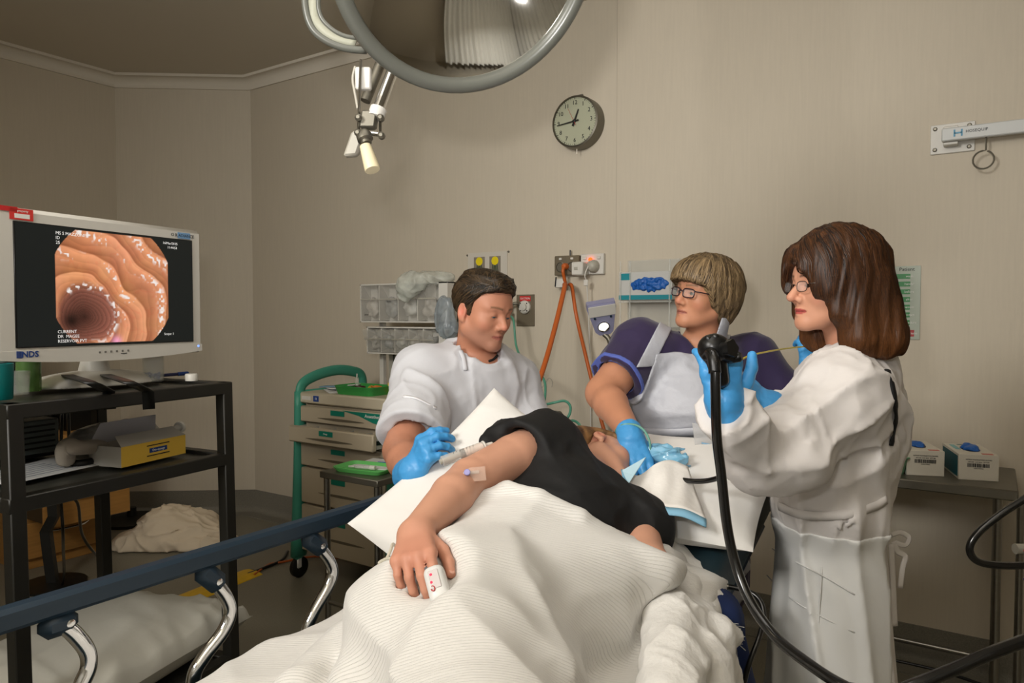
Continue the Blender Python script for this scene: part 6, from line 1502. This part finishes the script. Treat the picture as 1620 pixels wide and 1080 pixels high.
def n_legs(p): return uni([rc(p, nW - nsx * .09, nF - nsx * .1 + UZ * .06, .1, .05), rc(p, nW + nsx * .09, nF + nsx * .1 + UZ * .06, .1, .05), rc(p, nF - nsx * .1 + UZ * .05, nF - nsx * .1 + UZ * .04 - FWH * .14, .045, .035), rc(p, nF + nsx * .1 + UZ * .05, nF + nsx * .1 + UZ * .04 - FWH * .14, .045, .035)], .04)
parts = []
lo, hi = bounds([hn.w(0, 0, 0), hn.w(0, 0, -.15), nN - UZ * .04], .15); parts.append(surface(lambda p: smin(hn.sdf(p, n_neck), n_torso(p, -.004), .03), lo, hi, .0032))
lo, hi = bounds([nSR, nER, nWR], .08); parts.append(surface(lambda p: smin(n_armR(p), nR.sdf(p) + .002, .01), np.minimum(lo, nR.bounds()[0]), np.maximum(hi, nR.bounds()[1]), .005))
lo, hi = bounds([nSL, nEL, nWL], .08); parts.append(surface(lambda p: smin(n_armL(p), nL.sdf(p) + .002, .01), lo, np.maximum(hi, nL.bounds()[1]), .007))
lo, hi = bounds([nN, nSR, nSL, nF], .2); parts.append(surface(lambda p: smin(n_torso(p, -.012), n_legs(p), .05), lo, hi, .016))
mesh_np('body', parts, M_skin, np_t, lambda v: hn.color(v, (186, 130, 100), lip=(150, 84, 72), brow=(120, 92, 64), blush=.7))
hn.eyes(np_t, (90, 84, 70), (-.1, 1, .1))
def nhair(p):
    q = hn.loc(p); d = smin(hn.cranium(q) - .020, ell(q, (0, -.018, .045), (.100, .122, .095)), .02)
    d = smin(d, ell(q, (0, -.045, -.005), (.092, .085, .085)), .03); d = smin(d, ell(q, (0, -.075, -.055), (.060, .045, .05)), .03)
    d = smin(d, ell(q, (0, .055, .055), (.075, .060, .050)), .03)
    d = smax(d, hn.hair_clip(q, [(-.14, -.125), (-.07, -.105), (-.03, -.072), (.0, -.05), (.025, -.030), (.045, .000), (.062, .022), (.085, .034), (.11, .040), (.13, .045)]), .006)
    d = smax(d, -ell(q, (0, .085, -.06), (.070, .050, .085)), .01)
    return d * hn.sc - streak(q, (.0, .25, 1), 95, 5, 3) * .006
lo, hi = bounds([hn.w(0, 0, 0)], .19); oh = sdf_obj('hair', nhair, lo, hi, .0036, M_hair, np_t, hcol(hn, (56, 44, 30), (126, 104, 74), (0, .25, 1)))
strands(nhair, hn, 1300, lambda q: np.stack([q[:, 0] * 5, (q[:, 1] + .02) * 5, -1.0 + 0 * q[:, 0]], 1), 20, .007, oh, (52, 40, 28), (150, 126, 92), r=.0012, ulim=-.115, seed=4)
hn.glasses(np_t, mat('glasses_dark', (44, 26, 34), .3), .047, .029, .0019)
M_trou = mat('navy_scrub_trousers', (30, 38, 66), .85)
for lg_, w_, f_, par, ax_ in ((n_legs, nW, nF, np_t, nsx), (m_legs, mW, mF, mp_, msx)):
    tf = lambda p: np.maximum(smin(lg_(p) - .014, erc(p, w_ - UZ * .16, w_ - UZ * .02, .128, .128, ax_, 1.38), .05), -(p[:, 2] - .085))
    lo, hi = bounds([w_, f_], .28); lo[2] = .05; hi[2] = w_[2] + .02; sdf_obj('trousers', tf, lo, hi, .012, M_trou, par)
M_tunic_p = mat('purple_tunic_cotton', (42, 30, 66), .8, bump=.12, bscale=40, sheen=.15)
nhem = nSR + (nER - nSR) * .66; nhd = nrm(nER - nSR); lhem = nSL + (nEL - nSL) * .8
vneck = C(1102, 548, 2.12)
def ntunic_raw(p):
    s_ = smax(rc(p, nSR, nER, .078, .080), half(p, nhem, nhd), .006); s_ = np.maximum(s_, -smax(rc(p, nhem - nhd * .05, nhem + nhd * .1, .064, .068), -half(p, nhem - nhd * .04, nhd), .008))
    sl = smax(rc(p, nSL, nEL, .078, .080), half(p, lhem, nEL - nSL), .006)
    return uni([n_torso(p, .010), s_, sl, erc(p, nW, nW - UZ * .3, .14, .15, nsx, 1.35)], .03)
def ntunic(p):
    d = ntunic_raw(p)
    q = (p - nN.astype(f32)); x = q @ nsx.astype(f32); z = q[:, 2]; fr = q @ (-FWH).astype(f32)
    vee = np.maximum(np.abs(x + .008) - (.062 + np.clip(z * .62, -.2, .02)), -(fr + .00)); vee = np.maximum(vee, z - .2)
    d = smax(d, -vee, .006); d = smax(d, -rc(p, nN + UZ * .01, hn.w(0, -.02, -.05), .070, .072), .008)
    return d + folds(p, (.1, 0, -1), 14, 3, 4) * .005 + folds(p, nER - nSR, 16, 4, 8) * .004
lo, hi = bounds([nN, nSR, nSL, nW - UZ * .28, nER, nEL], .16); sdf_obj('tunic', ntunic, lo, hi, .006, M_tunic_p, np_t)
def nband(p): return np.maximum(np.maximum(np.maximum(ntunic(p) - .0025, -(rc(p, nSR, nER, .06, .06))), half(p, nhem + nhd * .002, nhd)), -half(p, nhem - nhd * .013, nhd))
lo, hi = bounds([nhem], .12); sdf_obj('sleeve_trim', nband, lo, hi, .003, mat('trim_blue', (84, 100, 176), .8), np_t)
M_apron = mat('plastic_apron', (178, 180, 188), .42, bump=.4, bscale=22, bdist=.01, spec=.45)
def apron(p):
    q = p - nN.astype(f32); x = q @ nsx.astype(f32); z = q[:, 2]; fr = q @ (-FWH).astype(f32)
    wdt = np.interp(z, [-.6, -.30, -.2, -.12, -.03], [.215, .20, .18, .155, .135]).astype(f32)
    d = np.maximum(ntunic_raw(p) - .009, np.maximum(np.abs(x + .06) - wdt, np.maximum(z + .025, -(fr + .02))))
    d = np.maximum(d, -(half(p, nSR + (nER - nSR) * .2, nSR - nER)) * 0 - 1)
    return d + folds(p, (1, .1, -.15), 13, 3, 4) * .011 * np.clip((-z - .10) * 6, .4, 1.5) + folds(p, (.5, 0, -1), 10, 2.4, 5) * .007 + folds(p, (1, 0, .2), 24, 6, 15) * .003
lo, hi = bounds([nN - UZ * .04, nW - UZ * .28, nSR, nSL], .16); ap = sdf_obj('apron', apron, lo, hi, .0055, M_apron, np_t)
def strap(pa, pb, w, zlo, zhi):
    na = nrm(np.cross(ray(*pa), ray(*pb))); o_ = (C(*pa, 2.2) + C(*pb, 2.2)) / 2
    def f(p):
        b_ = np.minimum(ntunic_raw(p), uni([n_torso(p, .0), rc(p, n_neck[0], hn.w(0, -.03, -.09), .062, .060)], .03)) - .011
        return np.maximum(np.maximum(np.maximum(b_, -(b_ + .018)), np.abs(half(p, o_, na)) - w / 2), np.maximum(np.abs(p[:, 2] - (zlo + zhi) / 2) - (zhi - zlo) / 2, (p - nN.astype(f32)) @ FWH.astype(f32) - .09))
    return f
for pa, pb, z0_, z1_ in (((1024, 572), (1066, 490), 1.27, 1.45), ((1130, 575), (1152, 508), 1.285, 1.415)):
    lo, hi = bounds([C(*pa, 2.2), C(*pb, 2.25)], .09); sdf_obj('neck_strap', strap(pa, pb, .042, z0_, z1_), lo, hi, .0034, M_apron, np_t)
rib(apron, [(1014, 682), (1045, 684), (1080, 683), (1115, 681), (1135, 680)], .03, 'waist_tie', M_apron, np_t, .004, .004)
glove(nR, None, np_t, nWR + nrm(nER - nWR) * .012, r=.035); glove(nL, None, np_t, nWL + nrm(nEL - nWL) * .07, r=.038)
MB().tube([C(1272, 530, 2.08), C(1275, 534, 2.05), C(1284, 534, 2.05), C(1290, 530, 2.08)], .004, 8, 5).build('bracelet', M_chrome, np_t)
# oxygen tube loop by her wrist
cable('oxygen_tube', 'pale green tube looping round the blue glove over the patient face', 'tube', [C(976, 690, 1.93), C(975, 680, 1.92), C(985, 672, 1.90), C(1005, 672, 1.89), C(1020, 682, 1.88), C(1028, 700, 1.87), C(1028, 718, 1.87), C(1022, 735, 1.87)], .0032, mat('oxygen_tube_pale', (130, 190, 172), .25, trans=.4))

# ---------------- the doctor in the white gown
hd_ = Head(C(1313, 451, 1.72), D(-.98, -.19, .01), D(.02, 0, 1), .89, False, jaw=.96, nose=.007)
dp = thing('person', 'doctor with shoulder length brown hair, glasses and a white gown holding the endoscope', 'person', (C(1320, 800, 1.76)[0], C(1320, 800, 1.76)[1], 0))
dN = C(1352, 566, 1.77); dSL = C(1334, 628, 1.61); dSR = C(1322, 618, 1.92); dW = C(1318, 800, 1.765); dEL = C(1200, 718, 1.53); dWL = C(1148, 650, 1.41)
dER = C(1292, 705, 1.78); dWR = C(1228, 652, 1.60); dF = np.array([dW[0], dW[1], 0]); dsx = nrm(dSR - dSL)
dHL = Hand(dWL, D(-.10, .08, 1), D(.12, -1, .1), True, curl=((.9, 1.0, .6), (1.0, 1.0, .6), (.8, .9, .6), (.30, .5, .4)), spread=.06, sc=1.0, extra=.001, thumb=((.62, .70, -.1), (.85, .50, -.15), (.95, .30, -.3)))
dHR = Hand(dWR, D(-.80, -.12, .58), D(.42, -.60, .66), False, curl=((.55, .7, .4), (.65, .75, .5), (.7, .8, .5), (.7, .8, .5)), spread=.04, sc=1.0, extra=.001, thumb=((.8, .5, -.3), (.95, .15, -.3), (.95, -.05, -.3)))
def d_torso(p, o=0.0): return uni([erc(p, dN + UZ * -.12 + RGT * -.03, dW - RGT * .01, .090 + o, .086 + o, dsx, 1.45), sph(p, dSL, .056 + o), sph(p, dSR, .056 + o), rc(p, dN - UZ * .03, dSL, .045 + o, .055 + o), rc(p, dN - UZ * .03, dSR, .045 + o, .055 + o), ell(p, C(1285, 690, 1.74), (.085 + o, .105 + o, .075 + o))], .05)
def d_armL(p): return smin(rc(p, dSL, dEL, .05, .042), rc(p, dEL, dWL, .041, .028), .012)
def d_armR(p): return smin(rc(p, dSR, dER, .05, .042), rc(p, dER, dWR, .041, .028), .012)
d_neck = (dN + UZ * -.02, .055)
def d_legs(p): return uni([rc(p, dW - dsx * .055, dF - dsx * .09 + UZ * .06, .07, .045), rc(p, dW + dsx * .055, dF + dsx * .09 + UZ * .06, .07, .045), rc(p, dF - dsx * .09 + UZ * .045, dF - dsx * .09 + UZ * .035 - RGT * .15, .04, .03), rc(p, dF + dsx * .09 + UZ * .045, dF + dsx * .09 + UZ * .035 - RGT * .15, .04, .03)], .04)
parts = []
lo, hi = bounds([hd_.w(0, 0, 0), hd_.w(0, 0, -.14), dN], .15); parts.append(surface(lambda p: smin(hd_.sdf(p, d_neck), d_torso(p, -.01), .02), lo, hi, .0027))
lo, hi = bounds([dSL, dEL, dWL], .08); parts.append(surface(lambda p: smin(d_armL(p), dHL.sdf(p) + .002, .01), lo, np.maximum(hi, dHL.bounds()[1]), .008))
lo, hi = bounds([dSR, dER, dWR], .08); parts.append(surface(lambda p: smin(d_armR(p), dHR.sdf(p) + .002, .01), np.minimum(lo, dHR.bounds()[0]), np.maximum(hi, dHR.bounds()[1]), .008))
lo, hi = bounds([dN, dSL, dSR, dF], .2); parts.append(surface(lambda p: smin(d_torso(p, -.012), d_legs(p), .05), lo, hi, .016))
mesh_np('body', parts, M_skin, dp, lambda v: hd_.color(v, (204, 148, 120), lip=(160, 48, 54), brow=(58, 38, 30), blush=.7))
hd_.eyes(dp, (50, 36, 26), (0, 1, -.05))
def dhair(p):
    q = hd_.loc(p); a = q.copy(); a[:, 0] = np.abs(a[:, 0])
    d = smin(hd_.cranium(q) - .016, ell(q, (0, -.030, .066), (.100, .120, .092)), .02)
    side = uni([rc(a, (.072, -.012, .02), (.083, -.030, -.135), .032, .042), rc(a, (.060, -.075, .0), (.066, -.10, -.135), .055, .060), rc(q, (0, -.09, 0), (0, -.115, -.13), .07, .07), rc(a, (.066, .040, .052), (.080, .030, -.075), .013, .017), rc(a, (.055, .070, .070), (.070, .05, -.01), .014, .012)], .03)
    d = smin(d, side, .03); d = smin(d, rc(q, (-.03, .085, .078), (-.055, .083, .0), .013, .006), .02)
    d = smax(d, -ell(q, (0, .108, -.045), (.066, .056, .112)), .008)
    d = smax(d, -(q[:, 2] + .182 + .018 * np.sin(q[:, 1] * 60) * .3 + (q[:, 1] + .1) * .12), .012)
    d = smax(d, -rc(q, (0, .0, -.10), (0, -.005, -.25), .046, .05), .01)
    x, y, z = q[:, 0], q[:, 1], q[:, 2]
    return d * hd_.sc - streak(q, (.0, -.12, 1), 48, 4, 3) * .008 - streak(q, (.05, -.15, 1), 120, 6, 6) * .004
lo, hi = bounds([hd_.w(0, -.03, -.03)], .215); oh = sdf_obj('hair', dhair, lo, hi, .0036, M_hair, dp, hcol(hd_, (24, 15, 12), (104, 64, 34), (0, -.12, 1), tip=(-.03, .20)))
strands(dhair, hd_, 1900, lambda q: np.stack([np.sign(q[:, 0] + .015) * .7 * (q[:, 2] > .06), -.12 + 0 * q[:, 0], -1.0 + 0 * q[:, 0]], 1), 34, .0085, oh, (22, 13, 10), (116, 72, 38), r=.0013, ulim=-.20, seed=5, tip=(-.03, .20))
hd_.glasses(dp, mat('glasses_brown', (70, 56, 46), .3), .036, .026, .0011, .5, .108, -.006)
M_gown = mat('white_gown_cotton', (214, 209, 206), .85, bump=.2, bscale=34, bdist=.005, sheen=.1)
wl = nrm(dWL - dEL); wr = nrm(dWR - dER); dC0 = dN
def gown(p):
    arm = smin(rc(p, dSL, dEL, .078, .066), rc(p, dEL, dWL - wl * .0, .062, .043), .022); arm = smin(arm, ell(p, dEL + RGT * .06 - UZ * .02 + FWH * .01, (.08, .06, .045)), .04); arm = smax(arm, half(p, dWL - wl * .005, wl), .008)
    ar = smin(rc(p, dSR, dER, .085, .075), rc(p, dER, dWR, .07, .044), .03); ar = smax(ar, half(p, dWR - wr * .002, wr), .008)
    body = uni([d_torso(p, .022), ell(p, C(1360, 690, 1.78), (.080, .14, .14)), erc(p, dN + UZ * -.15 - RGT * .03, dW + UZ * .03 - RGT * .01, .104, .108, dsx, 1.4)], .06)
    sk = erc(p, dW - UZ * .02, dF + UZ * .12 + RGT * .012, .108, .172, dsx, 1.3); sk = smax(sk, -(p[:, 2] - .12), .01)
    hz = p[:, 2] - (dW[2] + .005)
    d = smin(uni([body, arm, ar], .028), sk, .025)
    d = smax(d, -rc(p, dN + D(-.4, 0, 0) * .015 + UZ * .028, hd_.w(0, -.01, -.06), .060, .066), .008)
    up = np.clip(hz * 8, 0, 1)
    f1 = folds(p, dEL - dSL, 12, 2.4, 3) * .011 + folds(p, (-.75, -.1, -.6), 10, 2.4, 8) * .010 + folds(p, D(-.3, -.2, .8), 24, 6, 12) * .005 + folds(p, dWL - dEL, 22, 5, 21) * .004
    f2 = folds(p, (.12, .05, -1), 8, 1.0, 5) * .014 + folds(p, (.6, .2, -.5), 8, 2.2, 14) * .005
    gather = folds(p, (0, .1, -1), 26, 5, 9) * .007 * np.exp(-(hz / .06) ** 2)
    return d + f1 * up + f2 * (1 - up) + gather
lo = np.array([dW[0] - .45, dW[1] - .48, .09]); hi = np.array([dW[0] + .36, dW[1] + .42, dN[2] + .11])
lo = np.minimum(lo, dWL - .12); sdf_obj('gown', gown, lo, hi, .0062, M_gown, dp)
M_gown_p = mat('plastic_apron_white', (222, 222, 220), .35, bump=.15, bscale=22, bdist=.005)
rib(gown, [(1232, 800), (1262, 812), (1300, 816), (1345, 812), (1385, 800), (1402, 790)], .02, 'waist_tie', M_gown, dp, .001, .003)
rib(gown, [(1403, 585), (1411, 610), (1416, 640), (1416, 670), (1409, 705)], .014, 'back_opening', M_blackcloth, dp, .001, .004)
tk = hit(1412, 850, gown); tk = C(1416, 850, 1.76) if tk is None else tk
for pts, w in (([(1410, 846), (1424, 842), (1438, 850), (1432, 862), (1416, 858)], .012), ([(1414, 856), (1420, 872), (1432, 880), (1428, 898), (1424, 930)], .014), ([(1410, 860), (1412, 900), (1414, 950), (1416, 990)], .014)):
    P = catmull([C(a, b, 1.70) for a, b in pts], 6); MB().tube(P, w * .5, 8, flat=(FWH, .22)).build('gown_tie', M_gown, dp, 180)
# plastic apron over the skirt: a flat panel with fold lines
def skirt_panel(p):
    q = p - dW.astype(f32); x = q @ RGT.astype(f32); y = q @ FWH.astype(f32)
    d = np.maximum(gown(p) - .0035, np.maximum(q[:, 2] + .03, np.maximum(x - .075 - .0 * q[:, 2], -(p[:, 2] - .2))))
    return d
lo2 = np.array([dW[0] - .3, dW[1] - .35, .19]); hi2 = np.array([dW[0] + .3, dW[1] + .3, dW[2]])
sdf_obj('apron', skirt_panel, lo2, hi2, .0075, M_gown_p, dp)
for pix in ([(1222, 868), (1262, 890), (1310, 915), (1352, 940)], [(1214, 910), (1250, 945), (1300, 975), (1352, 1000)], [(1298, 830), (1300, 900), (1296, 970), (1290, 1060)]):
    rib(skirt_panel, pix, .0025, 'fold_crease', M_gown_p, dp, .0005, .002)
glove(dHL, None, dp, dWL - wl * .03, r=.041, h=.0024); glove(dHR, None, dp, dWR - wr * .03, r=.041, h=.0024)

# ---------------- endoscope
e0 = C(1138, 590, 1.37); e1 = C(1134, 545, 1.37)
en = thing('endoscope', 'black endoscope control head with a long black tube hanging in front of the gown', 'endoscope', e0)
def endo(p):
    d = uni([rc(p, C(1140, 600, 1.38), C(1130, 556, 1.37), .016, .021), rc(p, C(1122, 552, 1.375), C(1138, 546, 1.37), .018, .018), sph(p, C(1126, 548, 1.365), .0225)], .015)
    return d
lo, hi = bounds([e0, e1], .06); sdf_obj('control_body', endo, lo, hi, .0026, M_blackp, en)
ex = D(.55, -.8, .2)
for px, py, r in ((1147, 556, .021), (1151, 552, .016)):
    c0 = C(px, py, 1.355 - (r < .02) * .012); mb = MB(); x, y, z = frame_from(ex); n = 40; prof = [(r * (1 + .10 * (math.cos(5 * 2 * PI * k / n))) * math.cos(2 * PI * k / n), r * (1 + .10 * math.cos(5 * 2 * PI * k / n)) * math.sin(2 * PI * k / n)) for k in range(n)]
    mb.prism(prof, c0, x, y, z, .012); mb.build('angulation_knob', M_blackp, en, 40)
for px, py in ((1120, 538), (1131, 535)): MB().lathe(C(px, py + 4, 1.36), D(0, -.3, 1), [(.008, 0), (.008, .01), (.006, .013), (0, .014)], 14).build('valve_button', M_blackp, en)
MB().lathe(C(1160, 566, 1.36), D(.8, -.5, .2), [(.010, -.01), (.010, .012), (.007, .016), (0, .016)], 14).build('lock_knob', M_blackp, en)
tubeM = mat('endoscope_rubber', (12, 12, 12), .22, coat=.5)
MB().tube([C(1118, 562, 1.365), C(1124, 556, 1.345), C(1131, 572, 1.325), C(1132, 620, 1.32), C(1134, 690, 1.325), C(1141, 750, 1.33), C(1150, 830, 1.33), C(1163, 890, 1.32), C(1186, 950, 1.28), C(1225, 1005, 1.22), C(1280, 1050, 1.14), C(1345, 1090, 1.06), C(1450, 1130, 1.0)], .0092, 14, 8).build('light_guide_tube', tubeM, en, 180)
MB().tube([C(1118, 562, 1.365), C(1124, 558, 1.35), C(1129, 568, 1.33), C(1131, 590, 1.322)], .0115, 14, 6).build('strain_relief', M_blackp, en, 180)
MB().tube([C(1142, 610, 1.39), C(1146, 660, 1.45), C(1150, 715, 1.54), C(1164, 738, 1.58), C(1152, 749, 1.62), C(1125, 759, 1.66), C(1098, 761, 1.69), C(1070, 757, 1.73), C(1040, 752, 1.77), C(1014, 757, 1.79)], .0062, 12, 8).build('insertion_tube', tubeM, en, 180)
cable('biopsy_wire', 'thin yellow wire arcing from the doctor hands to the raised blue glove', 'wire', [C(1150, 610, 1.5), C(1156, 590, 1.50), C(1166, 574, 1.53), C(1185, 563, 1.60), C(1215, 556, 1.75), C(1245, 551, 1.92), C(1282, 547, 2.06)], .0021, mat('wire_yellow', (206, 186, 48), .35), n=6)
# looped cables at the right
cable('black_scope_cable', 'thick black cable looping in from the edge in front of the steel table', 'cable', [C(2050, 520, 1.75), C(1850, 640, 1.72), C(1690, 740, 1.7), C(1630, 783, 1.7), C(1585, 812, 1.7), C(1548, 842, 1.7), C(1534, 867, 1.7), C(1546, 887, 1.7), C(1580, 894, 1.7), C(1630, 894, 1.7), C(1700, 892, 1.7), C(1850, 880, 1.72), C(2050, 850, 1.75)], .0088, tubeM)
cable('black_scope_cable', 'thick black cable crossing the lower corner beside the white gown', 'cable', [C(1345, 1090, 1.06), C(1400, 1098, 1.05), C(1450, 1082, 1.05), C(1510, 1058, 1.06), C(1565, 1034, 1.07), C(1630, 1010, 1.08), C(1700, 985, 1.08), C(1900, 930, 1.15), C(2100, 900, 1.25)], .0098, tubeM)
cable('thin_video_cable', 'thin black cable with a metal connector lying across the teal mattress', 'cable', [C(1100, 927, 1.62), C(1130, 926, 1.62), C(1160, 929, 1.61), C(1190, 938, 1.59), C(1205, 955, 1.57), C(1208, 980, 1.55), C(1200, 1010, 1.52), C(1185, 1050, 1.5), C(1175, 1090, 1.5)], .0055, M_rubber)
o = MB().tube([C(1138, 926, 1.62), C(1152, 928, 1.615)], .0075, 12).build('cable_connector', M_steel); tag(o, 'short metal connector on the thin cable across the teal mattress', 'connector')
q = C(1612, 868, 2.2); t = thing('grey_connector', 'grey hose connector hanging beside the steel table leg', 'connector', q)
MB().tube([q + D(-1, 0, 0) * .012, q + D(1, 0, 0) * .05], .016, 12).build('body', M_plastic_g, t); MB().ell(q + D(-1, 0, 0) * -.01 - FWH * .016, (.007, .007, .007)).build('red_mark', M_red, t)
MB().tube([q + D(1, 0, 0) * .04, q + D(1, 0, -1.5) * .08, q + D(.6, 0, -3) * .1], .006, 8, 5).build('hose', mat('hose_violet', (80, 66, 110), .4), t)

# ---------------- absorbent pad and wrappers by the patient's mouth
M_pad = mat('pad_white', (232, 228, 222), .85, bump=.15, bscale=60); M_padb = mat('pad_blue', (134, 186, 214), .6)
pdm = thing('absorbent_pad', 'white absorbent pad with a blue border under the patient mouth', 'pad', C(1060, 790, 1.75))
def nearer(P, n): return catmull([CAM + (p - CAM) * .962 for p in P], n)
top = nearer([C(985, 742, 1.775), C(1010, 752, 1.775), C(1038, 733, 1.79), C(1062, 728, 1.81), C(1088, 738, 1.81)], 6)
mid_ = nearer([C(990, 765, 1.73), C(1022, 776, 1.74), C(1050, 770, 1.745), C(1076, 772, 1.75), C(1104, 786, 1.75)], 6)
bot = nearer([C(1000, 778, 1.69), C(1025, 796, 1.675), C(1052, 801, 1.67), C(1082, 805, 1.665), C(1116, 820, 1.66)], 6)
def strip_mesh(rows, nm, m_, parent, th=.003):
    n = len(rows[0]); vs = [p for r in rows for p in r]; mb = MB(); mb.add(vs, [(j * n + i, j * n + i + 1, (j + 1) * n + i + 1, (j + 1) * n + i) for j in range(len(rows) - 1) for i in range(n - 1)]); return mb.build(nm, m_, parent, 180, th)
def rows_between(a, b, c, k=12):
    out = []
    for j in range(k + 1):
        t_ = j / k; out.append([(1 - t_) * (1 - 2 * t_) * p + 4 * t_ * (1 - t_) * q + t_ * (2 * t_ - 1) * r + UZ * .006 * math.sin(i * .9 + j * .5) * t_ * (1 - t_) * 2 for i, (p, q, r) in enumerate(zip(a, b, c))])
    return out
strip_mesh(rows_between(top, mid_, bot), 'pad_sheet', M_pad, pdm)
bb = nearer([C(983, 742, 1.76), C(990, 772, 1.68), C(1012, 795, 1.66), C(1045, 812, 1.648), C(1082, 818, 1.642), C(1117, 834, 1.637)], 6); b2 = nearer([C(986, 748, 1.768), C(1000, 772, 1.69), C(1024, 793, 1.675), C(1052, 802, 1.666), C(1084, 806, 1.661), C(1117, 821, 1.656)], 6)
strip_mesh([b2, [a * .5 + b * .5 - FWH * .002 for a, b in zip(b2, bb)], bb], 'blue_border', M_padb, pdm)
fl = [C(983, 745, 1.69), C(1022, 723, 1.70), C(1003, 752, 1.665), C(990, 772, 1.63)]
mb = MB(); mb.add(fl, [(0, 1, 2), (0, 2, 3)]); mb.build('turned_corner', mat('pad_pale_blue', (176, 206, 218), .7), pdm, 0, .002)
bl_ = C(1053, 722, 1.87)
f = lambda p: uni([ell(p, bl_, (.052, .035, .016)), ell(p, C(1042, 716, 1.90), (.03, .03, .014)), ell(p, C(1066, 730, 1.85), (.022, .02, .012))], .02) + folds(p, (1, .4, .2), 50, 16, 3) * .012 + (vnoise(p * 60) - .5) * .014
o = sdf_obj('blue_wrapper', f, bl_ - .1, bl_ + .1, .0035, mat('wrapper_blue', (130, 190, 222), .15, trans=.15, spec=.8)); tag(o, 'shiny crumpled pale blue wrapper on the white pillow beside the glove', 'wrapper')
wp = C(1113, 692, 1.98); t = thing('clear_pouch', 'clear plastic pouch with blue print standing behind the white pillow', 'pouch', wp)
X = D(1, 0, -.2); Yd = D(.15, .3, 1); 
MB().prism([(-.018, -.045), (.04, -.045), (.05, .03), (-.035, .035)], wp, X, Yd, -FWH, .002).build('film', mat('pouch_clear', (206, 206, 206), .15, alpha=.45), t)
for k in range(3): MB().box(wp + X * .015 + Yd * (-.015 - k * .009) - FWH * .003, (.04, .001, .004), (X, FWH, Yd)).build('blue_print', mat('print_blue_pale', (120, 160, 190), .5), t)
MB().box(wp + X * .012 + Yd * .012 - FWH * .003, (.016, .001, .004), (X, FWH, Yd)).build('dark_print_line', M_ink, t)
